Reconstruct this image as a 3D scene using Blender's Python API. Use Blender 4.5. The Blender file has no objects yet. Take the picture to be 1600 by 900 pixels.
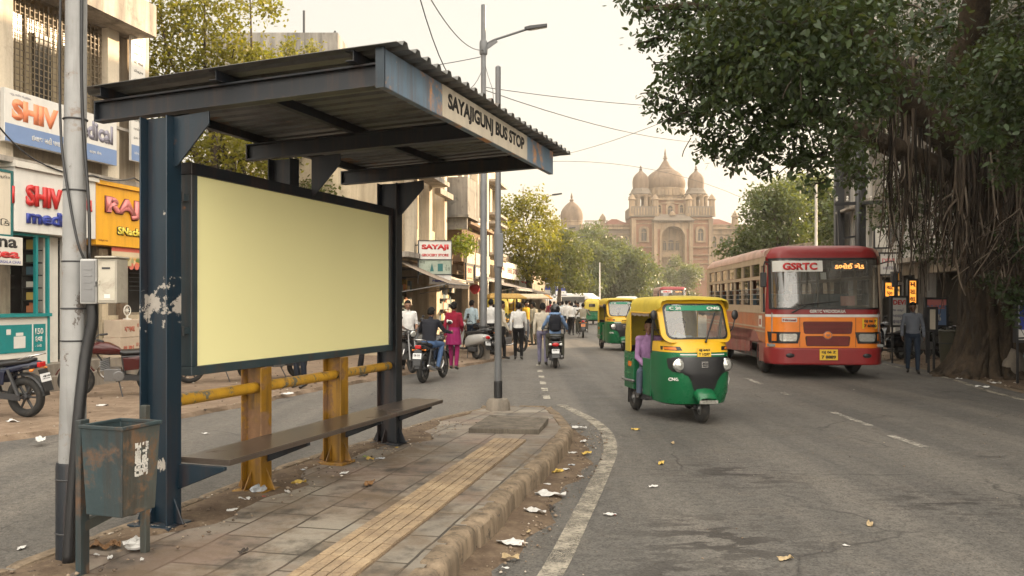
import bpy, bmesh, math, random
import numpy as np
from mathutils import Vector, Matrix
R = math.radians
PI = math.pi
SC = bpy.context.scene
COL = SC.collection
rnd = random.Random(7)

# ---------------- camera, sky, sun, exposure ----------------
CAM_H = 1.8
FPX = 1300.0          # focal length in photo pixels (photo is 1600 wide)
cam_d = bpy.data.cameras.new('camera')
cam = bpy.data.objects.new('camera', cam_d)
COL.objects.link(cam)
cam.location = (0, 0, CAM_H)
cam.rotation_euler = (R(90), 0, 0)
cam_d.sensor_width = 36
cam_d.lens = 36 * FPX / 1600
cam_d.shift_y = 18 / 1600
cam_d.clip_start = 0.05
cam_d.clip_end = 3000
SC.camera = cam

SUN_EL, SUN_AZ = 15.5, 60.0     # azimuth: degrees to the right of the view direction
world = bpy.data.worlds.new('World')
SC.world = world
world.use_nodes = True
nt = world.node_tree
nt.nodes.clear()
sky = nt.nodes.new('ShaderNodeTexSky')
sky.sky_type = 'NISHITA'
sky.sun_disc = False
sky.sun_elevation = R(SUN_EL)
sky.sun_rotation = R(SUN_AZ)
sky.air_density = 1.3
sky.dust_density = 6.0
sky.ozone_density = 0.6
# thick evening haze evens the sky out to a warm white; extra fill brightness is added overhead and behind the viewer
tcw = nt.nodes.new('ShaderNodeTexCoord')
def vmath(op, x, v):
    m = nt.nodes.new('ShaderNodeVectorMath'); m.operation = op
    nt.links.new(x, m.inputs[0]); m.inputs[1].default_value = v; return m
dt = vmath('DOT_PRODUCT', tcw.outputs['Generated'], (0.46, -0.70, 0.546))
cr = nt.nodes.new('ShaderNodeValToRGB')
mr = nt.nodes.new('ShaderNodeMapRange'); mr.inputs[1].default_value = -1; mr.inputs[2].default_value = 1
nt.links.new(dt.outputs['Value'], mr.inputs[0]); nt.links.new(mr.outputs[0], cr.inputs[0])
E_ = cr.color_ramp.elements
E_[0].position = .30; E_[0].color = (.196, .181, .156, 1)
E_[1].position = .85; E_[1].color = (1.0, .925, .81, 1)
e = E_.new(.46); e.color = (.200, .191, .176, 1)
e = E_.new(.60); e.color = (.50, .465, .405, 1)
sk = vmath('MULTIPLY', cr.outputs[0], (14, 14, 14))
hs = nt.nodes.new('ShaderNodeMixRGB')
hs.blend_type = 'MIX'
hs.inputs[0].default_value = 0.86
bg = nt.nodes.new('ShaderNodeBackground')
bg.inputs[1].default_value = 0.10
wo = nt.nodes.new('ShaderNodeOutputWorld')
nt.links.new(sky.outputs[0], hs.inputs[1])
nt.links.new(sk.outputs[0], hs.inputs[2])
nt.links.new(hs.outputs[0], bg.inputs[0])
nt.links.new(bg.outputs[0], wo.inputs[0])

sl = bpy.data.lights.new('sun', 'SUN')
sl.energy = 3.8
sl.angle = R(0.6)
sl.color = (1.0, 0.74, 0.46)
sun = bpy.data.objects.new('sun', sl)
COL.objects.link(sun)
_az, _el = R(SUN_AZ), R(SUN_EL)
sdir = Vector((math.sin(_az) * math.cos(_el), math.cos(_az) * math.cos(_el), math.sin(_el)))
sun.rotation_euler = sdir.to_track_quat('Z', 'Y').to_euler()
sun.location = (20, 20, 30)

vs = SC.view_settings
vs.view_transform = 'Standard'
vs.look = 'None'
vs.gamma = 1
vs.use_curve_mapping = False
vs.exposure = 1.86
# ---------------- geometry helpers ----------------
def V(*a): return Vector(a)

class MB:
    """collects geometry in local coordinates and links it as ONE mesh object"""
    def __init__(s, M=None):
        s.v = []; s.f = []; s.m = []; s.M = M or Matrix.Identity(4); s.mi = 0
    def add(s, vs, fs):
        b = len(s.v); M = s.M
        s.v += [tuple(M @ Vector(p)) for p in vs]
        s.f += [tuple(i + b for i in f) for f in fs]
        s.m += [s.mi] * len(fs)
        return s
    def box(s, c, d, rz=0, rx=0, ry=0):
        x, y, z = d[0] / 2, d[1] / 2, d[2] / 2
        T = Matrix.Translation(c) @ Matrix.Rotation(rz, 4, 'Z') @ Matrix.Rotation(ry, 4, 'Y') @ Matrix.Rotation(rx, 4, 'X')
        p = [T @ Vector(q) for q in ((-x,-y,-z),(x,-y,-z),(x,y,-z),(-x,y,-z),(-x,-y,z),(x,-y,z),(x,y,z),(-x,y,z))]
        return s.add(p, [(0,3,2,1),(4,5,6,7),(0,1,5,4),(1,2,6,5),(2,3,7,6),(3,0,4,7)])
    def bb(s, x0, x1, y0, y1, z0, z1):
        return s.box(((x0+x1)/2,(y0+y1)/2,(z0+z1)/2), (abs(x1-x0),abs(y1-y0),abs(z1-z0)))
    def bar(s, a, b, w, h, up=(0,0,1)):
        """rectangular bar from a to b"""
        a, b = Vector(a), Vector(b); d = (b-a).normalized(); u = Vector(up)
        x = d.cross(u)
        if x.length < 1e-4: x = d.cross(Vector((1,0,0)))
        x.normalize(); y = x.cross(d)
        r = [(-w/2,-h/2),(w/2,-h/2),(w/2,h/2),(-w/2,h/2)]
        p = [a + x*i + y*j for i, j in r] + [b + x*i + y*j for i, j in r]
        return s.add(p, [(3,2,1,0),(4,5,6,7),(0,1,5,4),(1,2,6,5),(2,3,7,6),(3,0,4,7)])
    def prism(s, poly, ext):
        """closed loop of 3D points extruded by a vector"""
        e = Vector(ext); n = len(poly)
        p = [Vector(q) for q in poly] + [Vector(q) + e for q in poly]
        return s.add(p, [tuple(range(n-1,-1,-1)), tuple(range(n,2*n))] + [(i,(i+1)%n,(i+1)%n+n,i+n) for i in range(n)])
    def loft(s, rings, cap=True, close=True):
        n = len(rings[0]); p = [q for r in rings for q in r]; fs = []
        for k in range(len(rings)-1):
            for i in range(n if close else n-1):
                j = (i+1) % n
                fs.append((k*n+i, k*n+j, (k+1)*n+j, (k+1)*n+i))
        if cap: fs += [tuple(range(n-1,-1,-1)), tuple((len(rings)-1)*n+i for i in range(n))]
        return s.add(p, fs)
    def tube(s, path, r, n=8, cap=True):
        path = [Vector(p) for p in path]; K = len(path)
        rr = r if hasattr(r, '__len__') else [r]*K
        rings = []; px = None
        for k, p in enumerate(path):
            d = (path[min(k+1,K-1)] - path[max(k-1,0)])
            if d.length < 1e-6: d = Vector((0,0,1))
            d.normalize()
            if px is None:
                px = d.cross(Vector((0,0,1)) if abs(d.z) < .9 else Vector((1,0,0)))
            px = px - d*px.dot(d); px.normalize(); y = d.cross(px)
            rings.append([p + (px*math.cos(2*PI*i/n) + y*math.sin(2*PI*i/n))*rr[k] for i in range(n)])
        return s.loft(rings, cap)
    def lathe(s, prof, n=16, c=(0,0,0), axis='z', a0=0, sq=None):
        """profile of (radius, height); axis z, x or y"""
        rings = []
        for r, h in prof:
            ring = []
            for i in range(n):
                a = a0 + 2*PI*i/n; q = (r*math.cos(a), r*math.sin(a), h)
                if axis == 'x': q = (q[2], q[0], q[1])
                if axis == 'y': q = (q[1], q[2], q[0])
                ring.append((q[0]+c[0], q[1]+c[1], q[2]+c[2]))
            rings.append(ring)
        return s.loft(rings, True)
    def ell(s, c, r, n=12, m=8, f=None):
        prof = []
        rings = []
        for k in range(m+1):
            t = -PI/2 + PI*k/m
            ct = max(math.cos(t), .02)
            ring = []
            for i in range(n):
                a = 2*PI*i/n
                q = Vector((ct*math.cos(a), ct*math.sin(a), math.sin(t)))
                if f: q = f(q)
                ring.append((c[0]+q.x*r[0], c[1]+q.y*r[1], c[2]+q.z*r[2]))
            rings.append(ring)
        return s.loft(rings, True)
    def torus(s, c, R_, r, axis='x', n=28, m=10, sx=1.0):
        vs, fs = [], []
        for i in range(n):
            a = 2*PI*i/n
            for j in range(m):
                b = 2*PI*j/m
                q = ((R_+r*math.cos(b))*math.cos(a), (R_+r*math.cos(b))*math.sin(a), r*sx*math.sin(b))
                if axis == 'x': q = (q[2], q[0], q[1])
                if axis == 'y': q = (q[0], q[2], q[1])
                vs.append((q[0]+c[0], q[1]+c[1], q[2]+c[2]))
                fs.append((i*m+j, ((i+1)%n)*m+j, ((i+1)%n)*m+(j+1)%m, i*m+(j+1)%m))
        return s.add(vs, fs)
    def cap(s, a, b, ra, rb, n=10, m=4):
        """tapered capsule"""
        a, b = Vector(a), Vector(b); d = b-a; L = max(d.length, 1e-5); d = d/L
        x = d.cross(Vector((0,0,1)) if abs(d.z) < .9 else Vector((1,0,0))); x.normalize(); y = d.cross(x)
        rings = []
        for k in range(m+1):
            t = PI/2*(1-k/m); rings.append([a - d*ra*math.sin(t) + (x*math.cos(2*PI*i/n)+y*math.sin(2*PI*i/n))*max(ra*math.cos(t),ra*.03) for i in range(n)])
        for k in range(m+1):
            t = PI/2*k/m; rings.append([b + d*rb*math.sin(t) + (x*math.cos(2*PI*i/n)+y*math.sin(2*PI*i/n))*max(rb*math.cos(t),rb*.03) for i in range(n)])
        return s.loft(rings, True)
    def quad(s, a, b, c, d): return s.add([a,b,c,d], [(0,1,2,3)])
    def build(s, name, mats, parent=None, smooth=False, bevel=0, seg=2, fix=True, auto=None):
        me = bpy.data.meshes.new(name)
        me.from_pydata(s.v, [], s.f)
        ml = mats if isinstance(mats, (list, tuple)) else [mats]
        for m in ml: me.materials.append(m)
        if len(ml) > 1: me.polygons.foreach_set('material_index', s.m)
        if fix:
            bm = bmesh.new(); bm.from_mesh(me)
            bmesh.ops.recalc_face_normals(bm, faces=bm.faces)
            bm.to_mesh(me); bm.free()
        if smooth: me.polygons.foreach_set('use_smooth', [True]*len(me.polygons))
        if smooth and auto is not None: me.set_sharp_from_angle(angle=R(auto))
        me.update()
        o = bpy.data.objects.new(name, me); COL.objects.link(o)
        if parent: o.parent = parent
        if bevel:
            b = o.modifiers.new('bevel', 'BEVEL'); b.width = bevel; b.segments = seg; b.limit_method = 'ANGLE'; b.angle_limit = R(40)
        return o

def npmesh(name, verts, faces, mats, parent=None, mi=None, smooth=False):
    """fast mesh from numpy arrays; faces (N,3|4)"""
    me = bpy.data.meshes.new(name)
    nv, nf, k = len(verts), len(faces), faces.shape[1]
    me.vertices.add(nv); me.vertices.foreach_set('co', np.asarray(verts, np.float32).ravel())
    me.loops.add(nf*k); me.loops.foreach_set('vertex_index', np.asarray(faces, np.int32).ravel())
    me.polygons.add(nf); me.polygons.foreach_set('loop_start', np.arange(0, nf*k, k, dtype=np.int32))
    for m in (mats if isinstance(mats, (list,tuple)) else [mats]): me.materials.append(m)
    if mi is not None: me.polygons.foreach_set('material_index', np.asarray(mi, np.int32))
    if smooth: me.polygons.foreach_set('use_smooth', np.ones(nf, bool))
    me.update(calc_edges=True); me.validate()
    o = bpy.data.objects.new(name, me); COL.objects.link(o)
    if parent: o.parent = parent
    return o

def tag(o, label=None, cat=None, group=None, kind=None):
    if label: o['label'] = label
    if cat: o['category'] = cat
    if group: o['group'] = group
    if kind: o['kind'] = kind
    return o
def thing(name, label, cat, loc=(0,0,0), rz=0, group=None):
    o = bpy.data.objects.new(name, None); COL.objects.link(o)
    o.empty_display_size = .2
    o.location = loc; o.rotation_euler = (0,0,rz)
    return tag(o, label, cat, group)
def copy_tree(o, parent=None, swap=None):
    """a thing with copies of its parts and sub-parts; swap = {material: material}"""
    c = o.copy(); COL.objects.link(c); c.parent = parent
    if swap and o.data and any(m in swap for m in o.data.materials):
        c.data = o.data.copy()
        for i, m in enumerate(c.data.materials):
            if m in swap: c.data.materials[i] = swap[m]
    for ch in list(o.children): copy_tree(ch, c, swap)
    return c
def heading(hx, hy): return math.atan2(-hx, hy)     # z rotation that turns local +y to (hx,hy)
def gp(px, py, z=0.0):
    """photo pixel -> point on the horizontal plane at height z"""
    d = (CAM_H - z) * FPX / (py - 468.0)
    return Vector(((px-800)/FPX*d, d, z))
def dp(px, py, d): return Vector(((px-800)/FPX*d, d, CAM_H-(py-468.0)/FPX*d))

_fc = {}
def text(s, w, h, o, u, v, mat, parent=None, name='lettering', ext=0.002, bold=0.0, align='l', fit=True):
    """flat or raised lettering: fills w x h from the lower-left point o along u with up v"""
    key = (s, bold)
    cu = bpy.data.curves.new('t', 'FONT'); cu.body = s; cu.size = 1; cu.offset = bold; cu.resolution_u = 3
    ob = bpy.data.objects.new('t', cu); COL.objects.link(ob)
    dg = bpy.context.evaluated_depsgraph_get()
    me = bpy.data.meshes.new_from_object(ob.evaluated_get(dg))
    bpy.data.objects.remove(ob); bpy.data.curves.remove(cu)
    n = len(me.vertices)
    if n == 0: return None
    co = np.empty(n*3); me.vertices.foreach_get('co', co); co = co.reshape(-1,3)
    mn, mx = co.min(0), co.max(0)
    sx = w/(mx[0]-mn[0]); sy = h/(mx[1]-mn[1])
    u = Vector(u).normalized(); v = Vector(v).normalized(); nn = u.cross(v)
    P = (np.outer((co[:,0]-mn[0])*sx, u) + np.outer((co[:,1]-mn[1])*sy, v) + np.array(o))
    me.vertices.foreach_set('co', P.ravel()); me.name = name
    bm = bmesh.new(); bm.from_mesh(me)
    bmesh.ops.remove_doubles(bm, verts=bm.verts, dist=1e-5)
    ef = bmesh.ops.extrude_face_region(bm, geom=bm.faces[:])
    bmesh.ops.translate(bm, vec=nn*ext, verts=[g for g in ef['geom'] if isinstance(g, bmesh.types.BMVert)])
    bmesh.ops.recalc_face_normals(bm, faces=bm.faces)
    bm.to_mesh(me); bm.free()
    me.materials.clear(); me.materials.append(mat)
    ob = bpy.data.objects.new(name, me); COL.objects.link(ob)
    if parent: ob.parent = parent
    return ob
# ---------------- materials ----------------
class NT:
    def __init__(s, name):
        s.mat = bpy.data.materials.new(name); s.mat.use_nodes = True
        s.t = s.mat.node_tree; s.t.nodes.clear()
        s.out = s.t.nodes.new('ShaderNodeOutputMaterial')
        s.b = s.t.nodes.new('ShaderNodeBsdfPrincipled')
        s.t.links.new(s.b.outputs[0], s.out.inputs[0])
        s.tc = s.t.nodes.new('ShaderNodeTexCoord')
    def n(s, typ, **k):
        x = s.t.nodes.new(typ)
        for a, b in k.items(): setattr(x, a, b)
        return x
    def l(s, a, b): s.t.links.new(a, b)
    def co(s, scale=(1,1,1), src='Object', rot=(0,0,0), loc=(0,0,0)):
        m = s.n('ShaderNodeMapping'); m.inputs['Scale'].default_value = scale if hasattr(scale,'__len__') else (scale,)*3
        m.inputs['Rotation'].default_value = rot; m.inputs['Location'].default_value = loc
        s.l(s.tc.outputs[src], m.inputs['Vector']); return m.outputs[0]
    def noise(s, scale, detail=4, rough=.6, vec=None, dist=0):
        x = s.n('ShaderNodeTexNoise'); x.inputs['Scale'].default_value = scale; x.inputs['Detail'].default_value = detail
        x.inputs['Roughness'].default_value = rough; x.inputs['Distortion'].default_value = dist
        s.l(vec if vec is not None else s.tc.outputs['Object'], x.inputs['Vector']); return x.outputs['Fac']
    def ramp(s, fac, stops, interp='LINEAR'):
        r = s.n('ShaderNodeValToRGB'); r.color_ramp.interpolation = interp
        e = r.color_ramp.elements
        while len(e) < len(stops): e.new(.5)
        for i, (p, c) in enumerate(stops):
            e[i].position = p
            e[i].color = (c, c, c, 1) if not hasattr(c, '__len__') else (*c[:3], 1)
        s.l(fac, r.inputs[0]); return r.outputs[0]
    def mix(s, fac, a, b, mode='MIX'):
        m = s.n('ShaderNodeMixRGB', blend_type=mode)
        for i, x in ((0, fac), (1, a), (2, b)):
            if isinstance(x, bpy.types.NodeSocket): s.l(x, m.inputs[i])
            elif i == 0: m.inputs[0].default_value = x
            else: m.inputs[i].default_value = (*x[:3], 1) if hasattr(x, '__len__') else (x,x,x,1)
        return m.outputs[0]
    def math(s, op, a, b=0.0):
        m = s.n('ShaderNodeMath', operation=op)
        for i, x in ((0,a),(1,b)):
            if isinstance(x, bpy.types.NodeSocket): s.l(x, m.inputs[i])
            else: m.inputs[i].default_value = x
        return m.outputs[0]
    def bump(s, h, strength=.3, dist=.01, prev=None):
        b = s.n('ShaderNodeBump'); b.inputs['Strength'].default_value = strength; b.inputs['Distance'].default_value = dist
        s.l(h, b.inputs['Height'])
        if prev is not None: s.l(prev, b.inputs['Normal'])
        return b.outputs[0]
    def set(s, color=None, rough=None, metal=None, normal=None, spec=None, alpha=None, emit=None, estr=None):
        for k, x in (('Base Color',color),('Roughness',rough),('Metallic',metal),('Normal',normal),('Specular IOR Level',spec),('Alpha',alpha),('Emission Color',emit),('Emission Strength',estr)):
            if x is None: continue
            i = s.b.inputs[k]
            if isinstance(x, bpy.types.NodeSocket): s.l(x, i)
            elif hasattr(x, '__len__'): i.default_value = (*x[:3], 1)
            else: i.default_value = x
        return s.mat
def sc(c, k): return tuple(min(1, x*k) for x in c[:3])

_mc = {}
def plain(name, c, rough=.6, metal=0.0, var=.25, vs=2.5, bump=.15, bs=40, spec=.5, streak=0.0, dirt=None, da=.45, ds=1.2, em=0):
    """general surface: uneven colour, grime patches, optional vertical streaks, fine bump"""
    if name in _mc: return _mc[name]
    g = NT(name)
    n1 = g.noise(vs, 5, .65)
    col = g.mix(g.ramp(n1, [(.25, 0), (.75, 1)]), sc(c, 1-var), sc(c, 1+var*.5))
    if dirt is not None:
        n2 = g.noise(ds, 6, .7, dist=.4)
        col = g.mix(g.ramp(n2, [(1-da-.12, 0), (1-da+.15, .85)]), col, dirt)
    if streak:
        n3 = g.noise(1, 5, .65, vec=g.co((5, 5, .35)))
        col = g.mix(g.math('MULTIPLY', g.ramp(n3, [(.45, 0), (.75, 1)]), streak), col, sc(c, .25))
    nb = g.noise(bs, 3, .6)
    rr = g.ramp(n1, [(.2, min(1, rough*1.15)), (.8, rough*.85)])
    g.set(col, rr, metal, g.bump(nb, bump, .004) if bump else None, spec)
    if em: g.set(emit=col, estr=em)
    _mc[name] = g.mat; return g.mat

def worn_paint(name, paint, chip=(.42,.38,.33), rust=(.16,.07,.03), amount=.3, rough=.45, chips=.3, scale=3.0, dark=.5, metal=0.0):
    """old painted steel: faded paint, rust blotches, bare chips, grime running down"""
    g = NT(name)
    n0 = g.noise(1.6, 5, .6)
    col = g.mix(g.ramp(n0, [(.3, 0), (.7, 1)]), sc(paint, 1-dark*.5), sc(paint, 1.2))
    ns = g.noise(1, 6, .65, vec=g.co((9, 9, .7)))
    col = g.mix(g.math('MULTIPLY', g.ramp(ns, [(.5, 0), (.72, 1)]), dark), col, sc(rust, .45))
    nr = g.noise(scale, 8, .7, dist=.3)
    rm = g.ramp(nr, [(.72-amount*.35, 0), (.8-amount*.35, 1)])
    col = g.mix(rm, col, g.mix(g.noise(30, 3), rust, sc(rust, 2.2)))
    nc = g.noise(scale*1.7, 6, .75, vec=g.co((1, 1, .6), loc=(3.1, 7.7, 1.3)))
    cm = g.ramp(nc, [(.78-chips*.3, 0), (.795-chips*.3, 1)])
    col = g.mix(cm, col, chip)
    rr = g.mix(rm, rough, .9)
    h = g.math('SUBTRACT', g.noise(60, 3), g.math('MULTIPLY', cm, .8))
    g.set(col, rr, metal, g.bump(h, .25, .003))
    return g.mat

def glass(name, tint=(.5,.55,.55), alpha=.35, rough=.03):
    g = NT(name)
    tr = g.n('ShaderNodeBsdfTransparent'); tr.inputs[0].default_value = (*tint, 1)
    gl = g.n('ShaderNodeBsdfGlossy'); gl.inputs[0].default_value = (.9,.9,.9,1); gl.inputs['Roughness'].default_value = rough
    df = g.n('ShaderNodeBsdfDiffuse'); df.inputs[0].default_value = (.30,.29,.26,1)
    fr = g.n('ShaderNodeFresnel'); fr.inputs[0].default_value = 1.5
    f = g.math('ADD', g.math('MULTIPLY', fr.outputs[0], .9), alpha*.12)
    m0 = g.n('ShaderNodeMixShader'); m0.inputs[0].default_value = alpha*.3
    g.l(tr.outputs[0], m0.inputs[1]); g.l(df.outputs[0], m0.inputs[2])
    m1 = g.n('ShaderNodeMixShader'); g.l(f, m1.inputs[0]); g.l(m0.outputs[0], m1.inputs[1]); g.l(gl.outputs[0], m1.inputs[2])
    g.l(m1.outputs[0], g.out.inputs[0])
    return g.mat

def leafmat(name, c1, c2, c3, trans=.35, rough=.45):
    g = NT(name)
    geo = g.n('ShaderNodeNewGeometry')
    col = g.ramp(geo.outputs['Random Per Island'], [(0, c1), (.55, c2), (.92, c2), (1, c3)])
    n = g.noise(.35, 3, .5)
    col = g.mix(g.ramp(n, [(.35, 0), (.65, .75)]), col, g.mix(.6, col, c3))
    g.set(col, rough, spec=.4)
    t = g.n('ShaderNodeBsdfTranslucent'); g.l(g.mix(.5, col, (.25,.28,.03)), t.inputs[0])
    m = g.n('ShaderNodeMixShader'); m.inputs[0].default_value = trans
    g.l(g.b.outputs[0], m.inputs[1]); g.l(t.outputs[0], m.inputs[2]); g.l(m.outputs[0], g.out.inputs[0])
    return g.mat

def asphalt():
    g = NT('asphalt')
    big = g.noise(.22, 5, .6); mid = g.noise(1.3, 7, .7, dist=.3); fin = g.noise(11, 6, .75)
    col = g.mix(g.ramp(big, [(.3, 0), (.7, 1)]), (.070,.066,.061), (.108,.101,.092))
    tr = g.noise(1, 4, .55, vec=g.co((1.1, .05, 1)))                      # wheel-worn lanes along the street
    col = g.mix(g.ramp(tr, [(.38, 0), (.62, .8)]), col, (.165,.150,.130))
    col = g.mix(g.ramp(mid, [(.52, 0), (.78, .55)]), col, (.155,.132,.108))      # dust
    col = g.mix(g.ramp(mid, [(.22, .6), (.42, 0)]), col, (.060,.055,.050))
    sp = g.n('ShaderNodeTexVoronoi'); sp.inputs['Scale'].default_value = 70
    g.l(g.tc.outputs['Object'], sp.inputs['Vector'])
    col = g.mix(.75, col, g.mix(1, col, g.ramp(sp.outputs['Color'], [(.1, .35), (.6, 1), (.95, 1)]), 'MULTIPLY'))
    col = g.mix(.8, col, g.mix(1, col, g.ramp(fin, [(.3, .5), (.55, 1)]), 'MULTIPLY'))
    col = g.mix(g.ramp(fin, [(.66, 0), (.75, .5)]), col, (.22,.19,.155))
    st = g.noise(1, 6, .65, vec=g.co((1.0, 2.0, 1), loc=(4.2, 1.7, 0)), dist=.5)
    zone = g.noise(.33, 2, .5, vec=g.co((1,1,1), loc=(1.3,6.1,0)))
    sm = g.math('MULTIPLY', g.ramp(st, [(.60, 0), (.66, .6)]), g.ramp(zone, [(.50, 0), (.62, 1)]))
    col = g.mix(sm, col, (.024,.021,.019))    # oil stains
    for cx, cy, r_ in ((1.55,6.25,1.1),(2.3,8.6,1.0),(1.2,5.3,.8),(3.9,7.4,.9)):      # drip stains where vehicles wait
        dv = g.n('ShaderNodeVectorMath', operation='DISTANCE'); g.l(g.tc.outputs['Object'], dv.inputs[0]); dv.inputs[1].default_value = (cx, cy, 0)
        nn = g.noise(1, 5, .65, vec=g.co((2.4, 5.5, 1), loc=(cx, cy, 0)))
        col = g.mix(g.math('MULTIPLY', g.ramp(dv.outputs['Value'], [(.2*r_, .85), (r_*.95, 0)]), g.ramp(nn, [(.505, 0), (.545, 1)])), col, (.028,.024,.021))
    w = g.n('ShaderNodeTexVoronoi', feature='DISTANCE_TO_EDGE'); w.inputs['Scale'].default_value = .42
    wn = g.n('ShaderNodeTexNoise'); wn.inputs['Scale'].default_value = 1.7; wn.inputs['Detail'].default_value = 6; g.l(g.tc.outputs['Object'], wn.inputs['Vector'])
    g.l(g.mix(.32, g.tc.outputs['Object'], wn.outputs['Color'], 'ADD'), w.inputs['Vector'])
    ck = g.math('MULTIPLY', g.ramp(w.outputs['Distance'], [(0, 1), (.007, 0)]), g.ramp(g.noise(.6, 3), [(.48, 0), (.58, .7)]))
    col = g.mix(ck, col, (.02,.018,.017))
    rough = g.ramp(mid, [(.3, .62), (.7, .86)])
    rough = g.mix(sm, rough, .40)
    h = g.math('ADD', g.math('MULTIPLY', sp.outputs['Distance'], .8), g.math('ADD', fin, g.math('MULTIPLY', ck, -2.0)))
    return g.set(col, rough, normal=g.bump(h, .5, .008), spec=.4)

def dirt(name, c1, c2, c3, sc1=.5, bumpd=.02):
    g = NT(name)
    a = g.noise(sc1, 6, .65, dist=.3); b = g.noise(4.5, 6, .7); c = g.noise(30, 4, .7)
    col = g.mix(g.ramp(a, [(.3, 0), (.7, 1)]), c1, c2)
    col = g.mix(g.ramp(b, [(.45, 0), (.7, .8)]), col, c3)
    col = g.mix(g.ramp(c, [(.62, 0), (.72, .5)]), col, sc(c2, 1.6))
    col = g.mix(g.ramp(c, [(.3, .5), (.4, 0)]), col, sc(c1, .45))
    h = g.math('ADD', b, g.math('MULTIPLY', c, .4))
    return g.set(col, .93, normal=g.bump(h, .6, bumpd), spec=.2)

def paving():
    """square flags, worn and dusty; some stained pinkish"""
    g = NT('paving')
    vec = g.co((1,1,1), rot=(0,0,-1.337))
    br = g.n('ShaderNodeTexBrick'); br.offset = .5; br.inputs['Scale'].default_value = 1.0
    br.inputs['Brick Width'].default_value = .60; br.inputs['Row Height'].default_value = .36; br.inputs['Mortar Size'].default_value = .011
    br.inputs['Mortar Smooth'].default_value = .3
    br.inputs['Color1'].default_value = (.165,.145,.12,1); br.inputs['Color2'].default_value = (.27,.24,.195,1); br.inputs['Mortar'].default_value = (.05,.042,.034,1)
    nz = g.n('ShaderNodeTexNoise'); nz.inputs['Scale'].default_value = 3.0
    g.l(g.tc.outputs['Object'], nz.inputs['Vector'])
    vv = g.n('ShaderNodeMixRGB'); vv.blend_type = 'ADD'; vv.inputs[0].default_value = .02
    g.l(vec, vv.inputs[1]); g.l(nz.outputs['Color'], vv.inputs[2]); g.l(vv.outputs[0], br.inputs['Vector'])
    col = br.outputs['Color']
    a = g.noise(.55, 5, .6, vec=g.co((1,1,1), loc=(5,2,0)))
    col = g.mix(g.ramp(a, [(.5, 0), (.62, .55)]), col, (.20,.125,.095))            # reddish flags
    b = g.noise(1.5, 7, .7, dist=.5)
    col = g.mix(g.ramp(b, [(.45, 0), (.62, .92)]), col, (.135,.098,.066))          # soil
    c = g.noise(2.2, 6, .7, vec=g.co((1,1,1), loc=(9,4,2)))
    col = g.mix(g.ramp(c, [(.50, 0), (.63, .85)]), col, (.055,.047,.040))           # dark stains
    f = g.noise(60, 4, .7)
    col = g.mix(.35, col, g.mix(1, col, g.ramp(f, [(.3, .5), (.7, 1.0)]), 'MULTIPLY'))
    h = g.math('ADD', g.math('MULTIPLY', br.outputs['Fac'], -1.2), g.math('MULTIPLY', b, .5))
    h = g.math('ADD', h, g.math('MULTIPLY', f, .15))
    return g.set(col, g.ramp(c, [(.4, .78), (.7, .5)]), normal=g.bump(h, .6, .012), spec=.35)

def roadpaint(name, c, thr=.5):
    g = NT(name)
    a = g.noise(3, 7, .75); b = g.noise(38, 5, .75)
    w = g.math('ADD', g.math('MULTIPLY', a, .65), g.math('MULTIPLY', b, .35))
    al = g.ramp(w, [(thr-.1, .12), (thr+.06, 1)])
    col = g.mix(g.noise(6, 4), sc(c, .75), c)
    return g.set(col, .75, alpha=al, normal=g.bump(b, .3, .003))

def bark(name, c1, c2, hs=5.0, bump=.9, dist=.05):
    g = NT(name)
    a = g.noise(1, 6, .7, vec=g.co((hs, hs, .9)), dist=.6); b = g.noise(14, 5, .7)
    col = g.mix(g.ramp(a, [(.3, 0), (.7, 1)]), c1, c2)
    col = g.mix(g.ramp(b, [(.5, 0), (.75, .6)]), col, sc(c1, .5))
    return g.set(col, .88, normal=g.bump(g.math('ADD', a, g.math('MULTIPLY', b, .3)), bump, dist), spec=.25)

def wallmat(name, c, stain=(.06,.055,.05), amt=.5, sscale=1.0, patch=.3, rough=.85):
    """old plaster: rain streaks, patches, grime"""
    g = NT(name)
    a = g.noise(.8, 6, .65); b = g.noise(1, 7, .7, vec=g.co((2.2*sscale, 2.2*sscale, .22*sscale)), dist=.4)
    c3 = g.noise(2.6*sscale, 7, .75, dist=.3)
    col = g.mix(g.ramp(a, [(.3, 0), (.7, 1)]), sc(c, .82), sc(c, 1.08))
    col = g.mix(g.math('MULTIPLY', g.ramp(b, [(.5-.12*amt, 0), (.78, 1)]), min(1, amt*1.3)), col, stain)
    col = g.mix(g.math('MULTIPLY', g.ramp(c3, [(.56, 0), (.66, 1)]), patch), col, sc(stain, 1.8))
    col = g.mix(.25, col, g.mix(1, col, g.ramp(g.noise(25, 4, .7), [(.3, .55), (.7, 1)]), 'MULTIPLY'))
    return g.set(col, rough, normal=g.bump(g.math('ADD', c3, g.noise(40, 3)), .3, .01), spec=.25)

def emit(name, c, s):
    g = NT(name); n = g.noise(3.5, 3)
    col = g.mix(n, sc(c, .8), c)
    return g.set(col, .5, emit=col, estr=s)

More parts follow.
